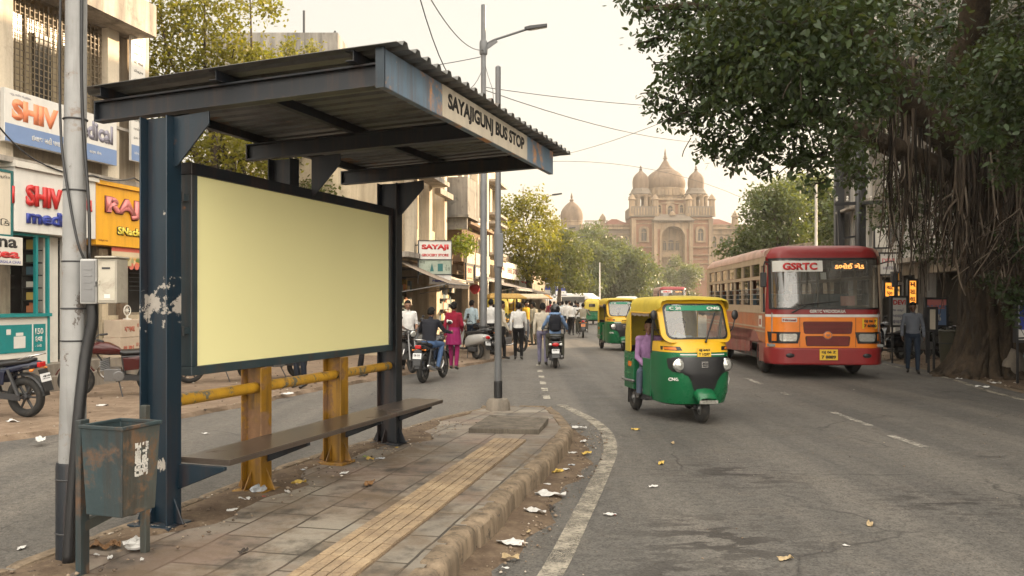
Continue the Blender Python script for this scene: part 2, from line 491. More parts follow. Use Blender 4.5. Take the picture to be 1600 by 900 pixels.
M = {}
M['asphalt'] = asphalt()
M['ground'] = dirt('ground', (.10,.075,.05), (.17,.125,.085), (.22,.17,.12))
M['verge'] = dirt('verge', (.085,.06,.04), (.16,.11,.075), (.23,.17,.115), .9)
M['leftdirt'] = dirt('leftdirt', (.125,.09,.063), (.195,.14,.098), (.26,.195,.14), .6)
M['gutter'] = dirt('gutter', (.075,.052,.036), (.14,.10,.068), (.20,.15,.10), 1.5)
M['paving'] = paving()
M['kerb'] = wallmat('kerb', (.27,.205,.14), (.03,.024,.019), 1.3, 4.0, .9)
M['line'] = roadpaint('line', (.34,.305,.245), .51)
M['dash'] = roadpaint('dash', (.40,.37,.32), .52)
M['dash2'] = roadpaint('dash2', (.40,.37,.31), .48)
M['blue'] = worn_paint('blue_paint', (.006,.018,.030), rust=(.13,.055,.025), amount=.12, chips=.16, scale=3.2, dark=.55, rough=.38)
M['bluechip'] = worn_paint('blue_paint_chipped', (.006,.019,.032), rust=(.13,.055,.025), amount=.15, chips=.42, scale=1.6, dark=.5, rough=.38)
def chip_patch(mat, z0, z1, colr):
    t = mat.node_tree; b = next(n for n in t.nodes if n.type == 'BSDF_PRINCIPLED'); src = b.inputs['Base Color'].links[0].from_socket
    g = NT.__new__(NT); g.mat, g.t = mat, t; g.tc = t.nodes.new('ShaderNodeTexCoord'); g.b = b
    s = g.n('ShaderNodeSeparateXYZ'); g.l(g.tc.outputs['Object'], s.inputs[0])
    m = g.math('SUBTRACT', .34, g.math('MULTIPLY', g.math('ABSOLUTE', g.math('SUBTRACT', s.outputs[2], (z0+z1)/2)), .68/(z1-z0)))
    n_ = g.math('ADD', g.noise(7, 6, .7), g.math('MULTIPLY', m, .55))
    g.l(g.mix(g.ramp(n_, [(.655, 0), (.67, 1)]), src, g.mix(g.noise(14, 5), sc(colr, .6), colr)), b.inputs['Base Color'])
chip_patch(M['bluechip'], 1.30, 1.86, (.46,.42,.37))
M['bluedk'] = worn_paint('dark_blue_paint', (.006,.009,.014), amount=.05, chips=.0, dark=.5, rough=.5)
M['bluegrey'] = worn_paint('blue_grey_paint', (.028,.046,.055), rust=(.22,.09,.03), amount=.22, chips=.12, scale=4, dark=.5)
M['fascia'] = worn_paint('fascia_paint', (.15,.215,.28), chip=(.50,.40,.29), rust=(.30,.16,.08), amount=.6, chips=.44, scale=2.4, dark=.55, rough=.6)
M['yellow'] = worn_paint('yellow_paint', (.27,.135,.008), rust=(.11,.06,.03), amount=.6, chips=.3, chip=(.06,.045,.02), scale=3.0, dark=1.0)
M['rail'] = worn_paint('rail_paint', (.48,.26,.02), chip=(.12,.115,.095), rust=(.15,.085,.03), amount=.4, chips=.74, scale=3.0, dark=.4)
M['corr'] = worn_paint('corrugated_steel', (.125,.125,.118), chip=(.07,.052,.04), rust=(.15,.085,.05), amount=.35, chips=.2, scale=1.3, dark=.6, rough=.5, metal=.35)
M['board'] = plain('blank_panel', (.86,.81,.42), .45, var=.03, vs=.8, bump=.02)
M['white'] = plain('white_sign', (.62,.60,.56), .5, var=.08, bump=.03, streak=.12)
M['cream'] = plain('cream_sign', (.60,.53,.42), .6, var=.12, vs=1.5, bump=.1, streak=.3, dirt=(.30,.19,.10), da=.3, ds=2)
M['black'] = plain('black_paint', (.012,.012,.013), .4, bump=.05)
M['char'] = plain('charcoal', (.03,.03,.032), .5)
M['blacktxt'] = plain('black_lettering', (.02,.018,.016), .6, var=.3, vs=8)
M['rubber'] = plain('rubber', (.016,.015,.014), .85, dirt=(.07,.055,.04), da=.35, ds=5)
M['chrome'] = plain('chrome', (.6,.6,.6), .2, 1.0, var=.15, bump=.02)
M['steel'] = plain('grey_steel', (.22,.22,.22), .45, .7, var=.3)
M['galv'] = worn_paint('galvanised', (.36,.36,.35), chip=(.16,.14,.12), rust=(.16,.10,.06), amount=.18, chips=.22, scale=2.5, dark=.45, rough=.5, metal=.1)
M['poledk'] = worn_paint('dull_pole', (.115,.12,.125), amount=.2, chips=.1, dark=.4)
M['polelt'] = plain('pale_pole', (.42,.40,.37), .6, var=.2, streak=.3)
M['polewhite'] = worn_paint('silver_pole_paint', (.26,.26,.255), chip=(.10,.085,.075), rust=(.13,.10,.08), amount=.42, chips=.5, scale=4.5, dark=.7, rough=.45)
M['conc'] = wallmat('concrete', (.24,.205,.165), amt=.6, sscale=2)
M['glass'] = glass('vehicle_glass', (.74,.77,.76), .65)
M['glassdk'] = glass('dark_glass', (.16,.17,.17), .3)
M['wood'] = worn_paint('bench_top', (.065,.050,.040), chip=(.05,.04,.035), rust=(.06,.04,.03), amount=.3, chips=.2, dark=.4, rough=.28)
M['plate_y'] = plain('yellow_plate', (.72,.45,.03), .5, var=.1)
M['plate_w'] = plain('white_plate', (.62,.62,.62), .5, var=.1)
M['redlamp'] = plain('red_lamp', (.45,.012,.012), .2, var=.1, bump=.02)
M['orlamp'] = plain('orange_lamp', (.6,.17,.02), .2, var=.1, bump=.02)
M['lens'] = plain('clear_lens', (.62,.62,.58), .12, .6, var=.3, vs=30, bump=.3, bs=25)
# ---------------- ground, road, pavements ----------------
def sheet(name, pts, z, mat, sub=0, jit=0):
    b = MB()
    if sub:
        q = []
        for i, p in enumerate(pts):
            p2 = pts[(i+1) % len(pts)]; n = max(1, int(math.dist(p, p2)/sub))
            for k in range(n):
                t = k/n; q.append((p[0]+(p2[0]-p[0])*t + rnd.uniform(-jit, jit), p[1]+(p2[1]-p[1])*t + rnd.uniform(-jit, jit)))
        pts = q
    b.add([(x, y, z) for x, y in pts], [tuple(range(len(pts)))])
    o = b.build(name, mat); return tag(o, kind='structure')
def strip_pts(path, w0, w1=None):
    """left and right sides of a polyline"""
    P = [Vector((p[0], p[1])) for p in path]; L, Rr = [], []
    for i, p in enumerate(P):
        d = (P[min(i+1, len(P)-1)] - P[max(i-1, 0)]).normalized(); n = Vector((-d.y, d.x))
        L.append(p + n*w0); Rr.append(p - n*(w1 if w1 is not None else w0))
    return L, Rr
def smooth_path(pts, n=6):
    out = []
    P = [Vector(p) for p in pts]
    for i in range(len(P)-1):
        p0, p1, p2, p3 = P[max(i-1,0)], P[i], P[i+1], P[min(i+2,len(P)-1)]
        for k in range(n):
            t = k/n
            out.append(.5*((2*p1)+(p2-p0)*t+(2*p0-5*p1+4*p2-p3)*t*t+(3*p1-p0-3*p2+p3)*t**3))
    out.append(P[-1]); return out

sheet('ground', [(-900,-300),(900,-300),(900,1500),(-900,1500)], -.012, M['ground'])
LEFT_EDGE = [(-14,-4),(-9.6,5),(-6.5,10.5),(-5.03,12.6),(-3.78,16.5),(-2.46,20),(-.75,23.6),(0.05,27.5),(1.3,37),(5,65),(11,110),(24,200)]
RIGHT_EDGE = [(8.6,-6),(9.25,8),(9.6,14.9),(10.35,19),(10.75,23),(13,40),(18.5,80),(23,110),(36,200)]
sheet('road', LEFT_EDGE + RIGHT_EDGE[::-1], 0.0, M['asphalt'])
# the dirt footway along the left-hand shops, a few centimetres above the road
LPZ = .07
b = MB()
le = smooth_path([(x, y, 0) for x, y in LEFT_EDGE], 14)
le = [p + Vector((rnd.uniform(-.05,.05), 0, 0)) for p in le]
top = [(p.x, p.y, LPZ) for p in le]
b.add(top + [(-90, 210, LPZ), (-90, -6, LPZ)], [tuple(range(len(top)+2))])
n = len(top)
b.add(top + [(p.x+rnd.uniform(.0,.07), p.y, -.01) for p in le], [(i, i+1, n+i+1, n+i) for i in range(n-1)])
tag(b.build('left_footway', M['leftdirt']), kind='structure')
re_ = smooth_path([(x, y, 0) for x, y in RIGHT_EDGE], 10)
rp = [(p.x + .38 + rnd.uniform(-.13,.13), p.y) for p in re_]
sheet('right_verge', rp + [(90,200),(90,-6)], .006, M['verge'])

# painted lines
def line(name, path, w, mat, z=.006):
    L, Q = strip_pts(path, w/2); b = MB()
    b.add([(p.x,p.y,z) for p in L]+[(p.x,p.y,z) for p in Q], [(i,i+1,len(L)+i+1,len(L)+i) for i in range(len(L)-1)])
    return tag(b.build(name, mat), kind='structure')
line('edge_line', smooth_path([(-.1,4.2,0),(.25,5.42,0),(.56,6.84,0),(.93,8.6,0),(1.17,9.9,0),(1.27,11.2,0),(1.2,12.3,0),(1.02,13.3,0),(.84,14.2,0)], 8), .165, M['line'])
line('verge_line', smooth_path([(8.9,8,0),(9.15,14.9,0),(9.95,19,0),(10.35,23,0),(12.6,40,0),(18,80,0)], 8), .13, M['line'])
for k, (y0, y1, x0, x1) in enumerate([(10.1,11.0,5.02,5.0),(11.85,13.3,5.1,5.12),(15.6,16.2,5.2,5.22),(17.7,18.9,5.3,5.32),(21,22.4,5.4,5.45),(25,27,5.7,5.9),(31,33.5,6.6,6.9)]):
    line('lane_dash', [(x0,y0,0),(x1,y1,0)], .12, M['dash'])
for y0 in (15.0, 16.3, 17.6, 19.0, 20.6, 22.4):
    line('lane_dash', [(.63+(y0-15)*.012,y0,0),(.64+(y0-15)*.012,y0+.62,0)], .13, M['dash2'])

# island with the bus stop
ISL_L = [(-3.5,3.2),(-3.07,4.99),(-2.95,5.44),(-2.63,6.58),(-2.42,7.45),(-2.25,8.0),(-2.0,8.74),(-1.61,9.81),(-1.28,10.9),(-.82,12.3),(-.46,13.3)]
ISL_R = [(-.85,3.0),(-.46,4.85),(-.353,5.4),(-.22,5.96),(-.065,6.52),(.04,7.12),(.157,7.56),(.296,8.03),(.50,8.97),(.70,9.95),(.775,10.83),(.74,12.1),(.63,13.3)]
def iz(y): return .2 if y < 10.2 else max(.1, .2-(y-10.2)*.035)
IL = smooth_path([(x,y,0) for x, y in ISL_L], 6); IR = smooth_path([(x,y,0) for x, y in ISL_R], 6)
b = MB()
def at_y(P, y):
    for p, q in zip(P, P[1:]):
        if p.y <= y <= q.y: return p.x + (q.x-p.x)*(y-p.y)/max(1e-6, q.y-p.y)
    return P[-1].x
rows = []
N = 46
for k in range(N):
    y = 3.2 + (13.3-3.2)*k/(N-1)
    xl, xr = at_y(IL, y)+.04, at_y(IR, y)-.1
    rows.append([(xl+(xr-xl)*i/8, y, iz(y)-.012+rnd.uniform(-.003,.003)) for i in range(9)])
b.loft(rows, cap=False, close=False)
o = tag(b.build('island_pavement', M['paving'], smooth=True), kind='structure')
# kerb stones: worn rounded blocks with open joints
def kerb(name, path, w, side, step, hfun, round_=.06):
    b = MB()
    # resample
    P = [Vector(p) for p in path]; acc = [0]
    for p, q in zip(P, P[1:]): acc.append(acc[-1] + (q-p).length)
    def pt(s):
        for i in range(len(P)-1):
            if acc[i+1] >= s: return P[i].lerp(P[i+1], (s-acc[i])/max(1e-6, acc[i+1]-acc[i]))
        return P[-1]
    s = 0
    while s < acc[-1]-.1:
        L = step*rnd.uniform(.8, 1.2); e = min(acc[-1], s+L)
        dx, dz = rnd.uniform(-.012,.012), rnd.uniform(-.012,.008)
        rings = []
        for f, ins in ((.0, .026), (.035, .006), (.10, 0), (.90, 0), (.965, .006), (1, .026)):
            q = pt(s+.010+(e-s-.020)*f); d = (pt(min(acc[-1], s+L*f+.05)) - pt(max(0, s+L*f-.05))).normalized()
            nrm = Vector((d.y, -d.x, 0))*side
            H = hfun(q.y) + dz - ins*1.2
            prof = [(0-ins*.4,-.03),(-.003-ins*.4,H-round_),(-.010-ins*.4,H-round_*.45),(-.03-ins*.4,H-round_*.13),(-.06,H),(-w*.7,H+.002),(-w+.01+ins,H-.004),(-w+ins,H-.03),(-w+ins,-.03)]
            wob = rnd.uniform(-.004,.004)
            rings.append([q + nrm*(a+dx+(wob if z > 0 else 0)) + Vector((0,0,z + (rnd.uniform(-.003,.003) if z>0 else 0))) for a, z in prof])
        b.loft(rings, cap=True)
        s = e
    return tag(b.build(name, M['kerb'], smooth=True, auto=32), kind='structure')
kerb('kerb', IR, .17, 1, .42, iz, .075)
kerb('kerb', [p for p in IL], .13, -1, .6, lambda y: iz(y)+.004, .03)
kerb('kerb', [IL[-1] + Vector((.0,.04,0)), Vector((.08,13.42,0)), IR[-1]+Vector((0,.04,0))], .13, -1, .5, lambda y: .1, .03)

# soil that gathers round the posts along the back of the island, and in the gutter
rp = []
b = MB()
NY = 40
rows = []
for k in range(NY):
    y = 4.1 + 8.2*k/(NY-1); xl = at_y(IL, y)
    w = .42 + .16*math.sin(y*2.1) + .12*math.sin(y*5.3+1) + rnd.uniform(-.05,.05)
    if y > 9.8: w *= max(.2, 1-(y-9.8)*.4)
    rows.append([(xl+.13+w*i/6, y+rnd.uniform(-.01,.01), iz(y) - (.02 if i == 6 else 0) + (.018*math.sin(PI*i/6)*rnd.uniform(.4,1.2)) - .006) for i in range(7)])
b.loft(rows, cap=False, close=False)
tag(b.build('island_soil', M['gutter'], smooth=True), kind='structure')
rows = []
for k in range(60):
    y = 3.4 + 8.9*k/59; xr = at_y(IR, y)
    w = (.34 + .05*math.sin(y*3) + .05*math.sin(y*7.7) + rnd.uniform(-.02,.02)) * (1 if y < 9.5 else max(.25, 1-(y-9.5)*.3)) * (1 if y>5 else 1.1)
    rows.append([(xr-.03+w*i/5, y, .026*(1-i/5)**1.3*rnd.uniform(.6,1.3)+.006-(.012 if i == 5 else 0)) for i in range(6)])
b = MB(); b.loft(rows, cap=False, close=False)
tag(b.build('gutter_soil', M['gutter'], smooth=True), kind='structure')

# ribbed tactile strip
a0, a1 = Vector((-1.30,4.0)), Vector((-.03,9.5))
d = (a1-a0).normalized(); L = (a1-a0).length
g = NT('tactile')
col = g.ramp(g.noise(5, 3, .6), [(.3,(.25,.175,.105)),(.5,(.33,.24,.145)),(.7,(.39,.295,.185))])
a_ = g.noise(1.8, 7, .7); f_ = g.noise(50, 4, .7)
col = g.mix(g.ramp(a_, [(.42,0),(.64,.9)]), col, (.165,.12,.082))
col = g.mix(g.ramp(f_, [(.35,.6),(.5,0)]), col, (.13,.085,.05))
M['tactile'] = g.set(col, .75, normal=g.bump(f_, .4, .004))
b = MB()
x = 0
cw = .076
k = 0
while x < L:
    ll = .30
    for c in range(5):
        h = rnd.uniform(-.0025,.0025)
        cx = -.19 + cw*(c+.5)
        b.box((cx, x+ll/2, .002+h), (cw-.009, ll-.010, .02))
    x += ll
b.mi = 1; b.bb(-.2, .2, 0, L, -.02, -.004)
o = b.build('tactile_strip', [M['tactile'], M['gutter']])
o.location = (a0.x, a0.y, .194); o.rotation_euler.z = heading(d.x, d.y)
tag(o, kind='structure')
# concrete cover slab with lifting notches
b = MB()
P = [(-.525,10.05),(.32,9.95),(.48,10.95),(-.3,11.25)]
b.prism([(x,y,.17) for x, y in P], (0,0,.075))
for x, y in ((-.38,10.2),(.25,10.1),(.36,10.85),(-.24,11.05)): b.box((x,y,.246), (.07,.05,.012))
tag(b.build('cover_slab', wallmat('slab', (.17,.145,.115), (.04,.034,.028), 1.0, 3, .6), bevel=.008), 'grey concrete drain cover slab lying on the island pavement', 'drain cover')

# pebbles and crumbs strewn on island edge, gutter and footways
def pebbles(name, n, fn, mat, s0, s1, seed):
    r = np.random.RandomState(seed); vs, fs = [], []
    base = np.array([(1,0,0),(-1,0,0),(0,1,0),(0,-1,0),(0,0,1),(0,0,-1)],float)
    tri = np.array([(0,2,4),(2,1,4),(1,3,4),(3,0,4),(2,0,5),(1,2,5),(3,1,5),(0,3,5)])
    for i in range(n):
        x, y, z = fn(r); s = s0*(s1/s0)**(r.rand()**2)
        p = base*s*(.6+.8*r.rand(6,3))*np.array([1,1,.55])
        a = r.rand()*6.28; c, sn = math.cos(a), math.sin(a)
        p = p @ np.array([[c,sn,0],[-sn,c,0],[0,0,1]]) + (x, y, z+s*.25)
        vs.append(p); fs.append(tri+6*i)
    return tag(npmesh(name, np.concatenate(vs), np.concatenate(fs), mat), kind='stuff')
g = NT('pebble'); geo = g.n('ShaderNodeNewGeometry')
M['pebble'] = g.set(g.ramp(geo.outputs['Random Per Island'], [(0,(.05,.035,.025)),(.5,(.16,.115,.08)),(.85,(.27,.21,.15)),(1,(.5,.45,.38))]), .9)
def f_gut(r):
    y = 4+8*r.rand(); return at_y(IR,y)+.02+.42*r.rand()**1.3, y, .012
def f_isl(r):
    y = 4.2+7*r.rand(); return at_y(IL,y)+.12+.75*r.rand()**1.5, y, iz(y)+.005
def f_road(r):
    y = 4.5+22*r.rand()**1.6; return -.2+10*r.rand(), y, .001
def f_left(r):
    y = 8+18*r.rand(); k = np.interp(y,[p[1] for p in LEFT_EDGE],[p[0] for p in LEFT_EDGE]); return k-5*r.rand()**1.6+.15, y, LPZ
def f_right(r):
    y = 13+14*r.rand(); k = np.interp(y,[p[1] for p in RIGHT_EDGE],[p[0] for p in RIGHT_EDGE]); return k+.2+3.5*r.rand()**1.4, y, .008
pebbles('gutter_grit', 900, f_gut, M['pebble'], .004, .022, 1)
pebbles('island_grit', 800, f_isl, M['pebble'], .004, .022, 2)
pebbles('road_grit', 700, f_road, M['pebble'], .004, .012, 3)
pebbles('footway_grit', 700, f_left, M['pebble'], .008, .035, 4)
pebbles('verge_grit', 600, f_right, M['pebble'], .01, .04, 5)
# ---------------- the bus shelter ----------------
SO = Vector((-2.51, 5.94, .195)); SRZ = math.atan2(-.32, .947)
sh = thing('bus_shelter', 'dark blue steel bus shelter with corrugated roof and blank yellow panel on the island', 'bus shelter', SO, SRZ)
def hbeam(name, t, s, z0, z1, depth, width, mat, parent, base=True, gus=True):
    b = MB(); fl = .012
    b.bb(t-depth/2, t-depth/2+fl, s-width/2, s+width/2, z0, z1)
    b.bb(t+depth/2-fl, t+depth/2, s-width/2, s+width/2, z0, z1)
    b.bb(t-depth/2+fl, t+depth/2-fl, s-.006, s+.006, z0, z1)
    if base:
        b.bb(t-depth*.75, t+depth*.75, s-width*.85, s+width*.85, z0-.01, z0+.016)
        for sg in (-1, 1):
            b.prism([(t+sg*(depth/2), s-.006, z0+.017), (t+sg*(depth/2+.085), s-.006, z0+.017), (t+sg*(depth/2), s-.006, z0+.2)], (0,.012,0))
            b.prism([(t-.05, s+sg*.007, z0+.017), (t-.05, s+sg*width*.75, z0+.017), (t-.05, s+sg*.007, z0+.17)], (.01,0,0))
    return b.build(name, mat, parent, bevel=.003, seg=1)
p1 = hbeam('post', 0, 0, 0, 2.90, .24, .15, M['bluechip'], sh)
p2 = hbeam('post', 0, 3.56, 0, 2.90, .24, .15, M['bluedk'], sh)
p3 = hbeam('post', -.18, 1.78, 1.06, 2.90, .24, .15, M['bluedk'], sh, base=False)
for s_, m_ in ((0, 'blue'), (1.78, 'bluedk'), (3.56, 'bluedk')):
    b = MB(); b.prism([(.12, s_-.007, 2.90), (.12, s_-.007, 2.55), (.15, s_-.007, 2.55), (.42, s_-.007, 2.83), (.42, s_-.007, 2.92)], (0,.014,0))
    b.build('knee_plate', M[m_], sh, bevel=.002, seg=1)
def rz_(t): return 2.905 + (t+.55)*.032
for s_, m_ in ((0, 'bluedk'), (1.78, 'bluedk'), (3.50, 'bluedk')):
    b = MB()
    for (z0, z1, w) in ((0, .012, .09), (.012, .138, .012), (.138, .15, .09)):
        b.prism([(-.55, s_-w/2, rz_(-.55)+z0), (1.775, s_-w/2, rz_(1.775)+z0), (1.775, s_-w/2, rz_(1.775)+z1), (-.55, s_-w/2, rz_(-.55)+z1)], (0,w,0))
    b.bb(-.56, -.548, s_-.045, s_+.045, rz_(-.55), rz_(-.55)+.15)
    b.build('rafter', M[m_], sh)
for t in (-.44, .55, 1.60):
    b = MB(); z = rz_(t)+.152
    b.bb(t-.03, t+.03, -.13, 3.98, z, z+.006); b.bb(t+.024, t+.03, -.13, 3.98, z+.006, z+.062); b.bb(t-.03, t+.03, -.13, 3.98, z+.062, z+.068)
    b.build('purlin', M['bluedk'], sh)
# corrugated sheets: ribs run front to back
b = MB(); vs = []; s = -.16; prof = []
pitch = .178
while s < 4.03:
    for a, h in ((0, 0), (.085, 0), (.105, .034), (.145, .034), (.165, 0)):
        prof.append((s+a, h))
    s += pitch
def sheetz(t): return rz_(t)+.222
rows = []
ts = [-.66, -.2, .3, .8, 1.3, 1.95]
for t in ts: rows.append([(t + (.004*math.sin(q*9)), q, sheetz(t)+h+.004*math.sin(q*3.1+t*2)) for q, h in prof])
b.loft(rows, cap=False, close=False)
o = b.build('corrugated_roof', M['corr'], sh, fix=False)
md = o.modifiers.new('thick', 'SOLIDIFY'); md.thickness = .004
# fascia beam
b = MB()
b.bb(1.78, 1.832, -.1, 3.80, 2.95, 3.195); 
fa = b.build('fascia', M['fascia'], sh, bevel=.004, seg=1)
b = MB(); b.bb(1.775, 1.838, -.112, -.1, 2.945, 3.20); b.build('fascia_end_plate', M['blue'], sh)
b = MB(); b.bb(1.833, 1.839, .81, 2.86, 2.955, 3.19)
sp = b.build('sign_panel', M['cream'], sh); sp['label'] = 'cream name panel lettered SAYAJIGUNJ BUS STOP'
text('SAYAJIGUNJ BUS STOP', 1.86, .150, (1.8395, .905, 3.0), (0,1,0), (0,0,1), M['blacktxt'], sp, bold=.04, ext=.0015)
# advertisement board
bd = MB()
z0, z1, s0, s1 = 1.04, 2.60, .24, 3.50
bd.bb(-.045, .052, s0+.06, s1-.06, z0+.06, z1-.06)
o = bd.build('board_panel', M['board'], sh); o['label'] = 'blank pale yellow advertisement panel'
b = MB(); w = .068
b.bb(-.06, .07, s0, s1, z0, z0+w); b.bb(-.06, .07, s0, s0+w, z0+w+.001, z1-w-.001); b.bb(-.06, .07, s1-w, s1, z0+w+.001, z1-w-.001)
b.build('board_frame', M['bluegrey'], sh, bevel=.004, seg=1)
b = MB(); b.bb(-.06, .075, s0-.005, s1+.005, z1-w, z1+.02)
b.build('board_top_rail', M['bluedk'], sh, bevel=.004, seg=1)
for z in (1.35, 2.33):
    b = MB(); b.bb(-.02, .05, .076, .238, z, z+.05); b.tube([(.055,.16,z-.01),(.055,.16,z+.06)], .012); b.build('hinge', M['bluegrey'], sh)
b = MB(); b.bb(-.05, .05, 3.502, 3.55, 1.3, 1.36); b.bb(-.05,.05,3.502,3.55,2.3,2.36); b.build('hinge', M['bluedk'], sh)
# bench, rail, yellow stanchions
for s_ in (1.12, 2.40):
    hbeam('stanchion', 0, s_, 0, 1.038, .2, .15, M['yellow'], sh, gus=False)
b = MB()
for a, c in ((.0, 1.16), (1.10, 2.44), (2.38, 3.56)):
    b.tube([(0, a, .865), (0, c-.03, .865), (0, c-.008, .865), (0, c, .865)], [.046, .046, .040, .02], 16)
b.build('hand_rail', M['rail'], sh, smooth=True, auto=40)
b = MB(); b.bb(.1, .52, .09, 3.86, .465, .472); b.bb(.1, .108, .09, 3.86, .432, .465); b.bb(.512, .52, .09, 3.86, .432, .465); b.bb(.108,.512,.09,.098,.432,.465); b.bb(.108,.512,3.852,3.86,.432,.465)
b.build('seat', M['wood'], sh, bevel=.002, seg=1)
for s_, m_ in ((.055, 'blue'), (1.12, 'bluedk'), (2.40, 'bluedk'), (3.56, 'bluedk')):
    b = MB(); b.prism([(.121, s_-.02, .43), (.51, s_-.02, .43), (.51, s_-.02, .405), (.121, s_-.02, .25)], (0,.04,0)); 
    b.build('seat_bracket', M[m_], sh, bevel=.003, seg=1)

# ---------------- utility pole with meter boxes ----------------
pc = gp(112, 868, .2)
up = thing('utility_pole', 'silver painted utility pole with black cable and meter boxes beside the shelter', 'pole', (-2.73, 5.16, .195))
prof = [(.084,0),(.080,.5),(.070,1.4),(.066,2.2),(.062,3.2),(.060,5.5),(.058,7.8)]
b = MB(); 
rings = []
K = 60
for k in range(K+1):
    z = 7.8*k/K; r_ = np.interp(z, [p[1] for p in prof], [p[0] for p in prof]); cx = .008*z
    rings.append([(cx + r_*math.cos(2*PI*i/24), r_*math.sin(2*PI*i/24), z) for i in range(24)])
b.loft(rings)
b.build('shaft', M['polewhite'], up, smooth=True, auto=60)
b = MB(); b.lathe([(.090,0),(.090,.58),(.086,.60),(.080,.6)], 24); b.build('base_sleeve', M['bluedk'], up, smooth=True, auto=40)
for z, r_ in ((1.84,.067),(2.28,.067),(2.72,.067),(1.35,.071),(1.55,.070),(.17,.092),(.5,.092)):
    b = MB(); b.torus((.008*z, 0, z), r_, .006, 'z', 24, 6); b.build('band', M['char'], up)
b = MB()
pts = [(.03,-.058,7.5),(-.01,-.066,4.6),(-.035,-.06,3.6),(-.045,-.056,3.0),(-.025,-.07,2.55),(.03,-.08,2.2),(.085,-.09,1.95),(.12,-.07,1.84)]
b.tube(smooth_path(pts, 6), .008, 8)
pts = [(.105,-.03,7.5),(.09,-.03,4.4),(.082,-.04,3.4),(.08,-.03,2.8),(.12,-.03,2.2),(.125,-.03,1.86)]
b.tube(smooth_path(pts, 6), .010, 8)
pts = [(.1,-.05,1.6),(.085,-.09,1.2),(.06,-.1,.8),(.04,-.12,.3),(.02,-.14,.0)]
b.build('cable', M['black'], up, smooth=True)
b = MB(); b.tube(smooth_path([(.135,-.02,1.58),(.135,-.02,1.45),(.10,-.03,1.25),(.075,-.06,.9),(.05,-.08,.45),(.035,-.11,.0)], 6), .034, 10); b.build('conduit', M['black'], up, smooth=True)
mb = MB(); mb.box((.150,-.03,1.715), (.105,.13,.275)); mo = mb.build('meter_box', M['galv'], up, bevel=.008)
b = MB(); b.box((.150,-.097,1.715), (.085,.006,.25)); b.box((.195,-.10,1.70),(.01,.012,.03))
for k in range(4): b.box((.150,-.101,1.67+.04*k), (.05,.002,.012))
b.build('door', M['steel'], mo, bevel=.002, seg=1)
mb = MB(); mb.box((.272,-.035,1.718), (.118,.15,.272)); mb.box((.272,-.045,1.862),(.135,.18,.012)); mo = mb.build('meter_box', plain('beige_box', (.36,.33,.27), .6, dirt=(.12,.09,.06), da=.35, ds=6, vs=6, streak=.3), up, bevel=.006)
b = MB(); b.box((.272,-.112,1.718), (.10,.005,.24)); b.box((.228,-.117,1.71),(.008,.012,.03)); 
dr = b.build('door', plain('beige_door', (.42,.385,.31), .6, dirt=(.15,.11,.08), da=.35, ds=9, vs=6), mo, bevel=.002, seg=1)
b = MB(); b.box((.275,-.1155,1.625), (.035,.002,.025)); b.build('label_plate', M['white'], dr)
b = MB(); b.box((.268,-.1155,1.795), (.05,.002,.012)); b.build('stencil', M['char'], dr)

# ---------------- litter bin ----------------
bn = thing('litter_bin', 'rusty blue-grey metal litter bin hung on a steel frame beside the pole', 'litter bin', (-2.255, 4.80, .195), SRZ)
M['binpaint'] = worn_paint('bin_paint', (.028,.050,.056), chip=(.075,.06,.045), rust=(.06,.036,.022), amount=.55, chips=.45, scale=3.2, dark=.85, rough=.6)
M['binface'] = worn_paint('bin_face', (.055,.062,.055), chip=(.10,.08,.055), rust=(.075,.045,.025), amount=.6, chips=.45, scale=3.5, dark=.85, rough=.65)
def bucket(h0, h1, a0, a1, th):
    b = MB()
    def rg(h, a): return [(-a,-a,h),(a,-a,h),(a,a,h),(-a,a,h)]
    b.loft([rg(h0, a0), rg(h1, a1), rg(h1, a1-th), rg(h0+th, a0-th)], cap=True)
    return b
bk = bucket(.385, .885, .128, .148, .008).build('bucket', M['binpaint'], bn, bevel=.004, seg=1)
b = MB(); a = .158
for sg in (-1, 1):
    b.bb(-a, a, sg*a-.012*sg-.010, sg*a-.012*sg+.010, .876, .896); b.bb(sg*a-.012*sg-.010, sg*a-.012*sg+.010, -a+.023, a-.023, .876, .896)
b.build('rim', M['binpaint'], bn, bevel=.003, seg=1)
b = MB()
b.add([(.1315+.0003,-.122,.39),(.1315+.0003,.122,.39),(.1478+.0018,.142,.872),(.1478+.0018,-.142,.872)], [(0,1,2,3)])
b.add([(.1295,-.122,.39),(.1295,.122,.39),(.1460,.142,.872),(.1460,-.142,.872)], [(3,2,1,0)])
b.build('front_plate', M['binface'], bn)
# torn notice pasted on the front plate
def torn(nx, nz, w, h, seed):
    r = random.Random(seed); cells = []
    b = MB()
    for i in range(nx):
        for k in range(nz):
            if r.random() < .22 or (k > nz*.55 and abs(i-nx*.55) < nx*.16 and r.random() < .75): continue
            y0, y1, q0, q1 = w*i/nx, w*(i+1)/nx, h*k/nz, h*(k+1)/nz
            j = lambda: r.uniform(-.003,.003)
            def P(y, z): return (.1316+.0163*((z+.60-.39)/.482)+.0048, y, z)
            b.add([P(y0+j(),q0+j()), P(y1+j(),q0+j()), P(y1+j(),q1+j()), P(y0+j(),q1+j())], [(0,1,2,3)])
    return b
b = torn(9, 13, .10, .19, 5); 
for i, p in enumerate(b.v): b.v[i] = (p[0], p[1]-.05, p[2]+.60)
b.build('torn_notice', plain('notice_paper', (.60,.58,.53), .8, dirt=(.15,.13,.12), da=.42, ds=14), bn)
b = MB(); b.bb(-.305,-.265,-.035,.035,-.01,.90); b.build('leg', M['binpaint'], bn, bevel=.004, seg=1)
b = MB(); b.bar((-.25,.46,-.01),(-.25,.46,.93),.045,.045); b.build('leg', M['binface'], bn, bevel=.004, seg=1)
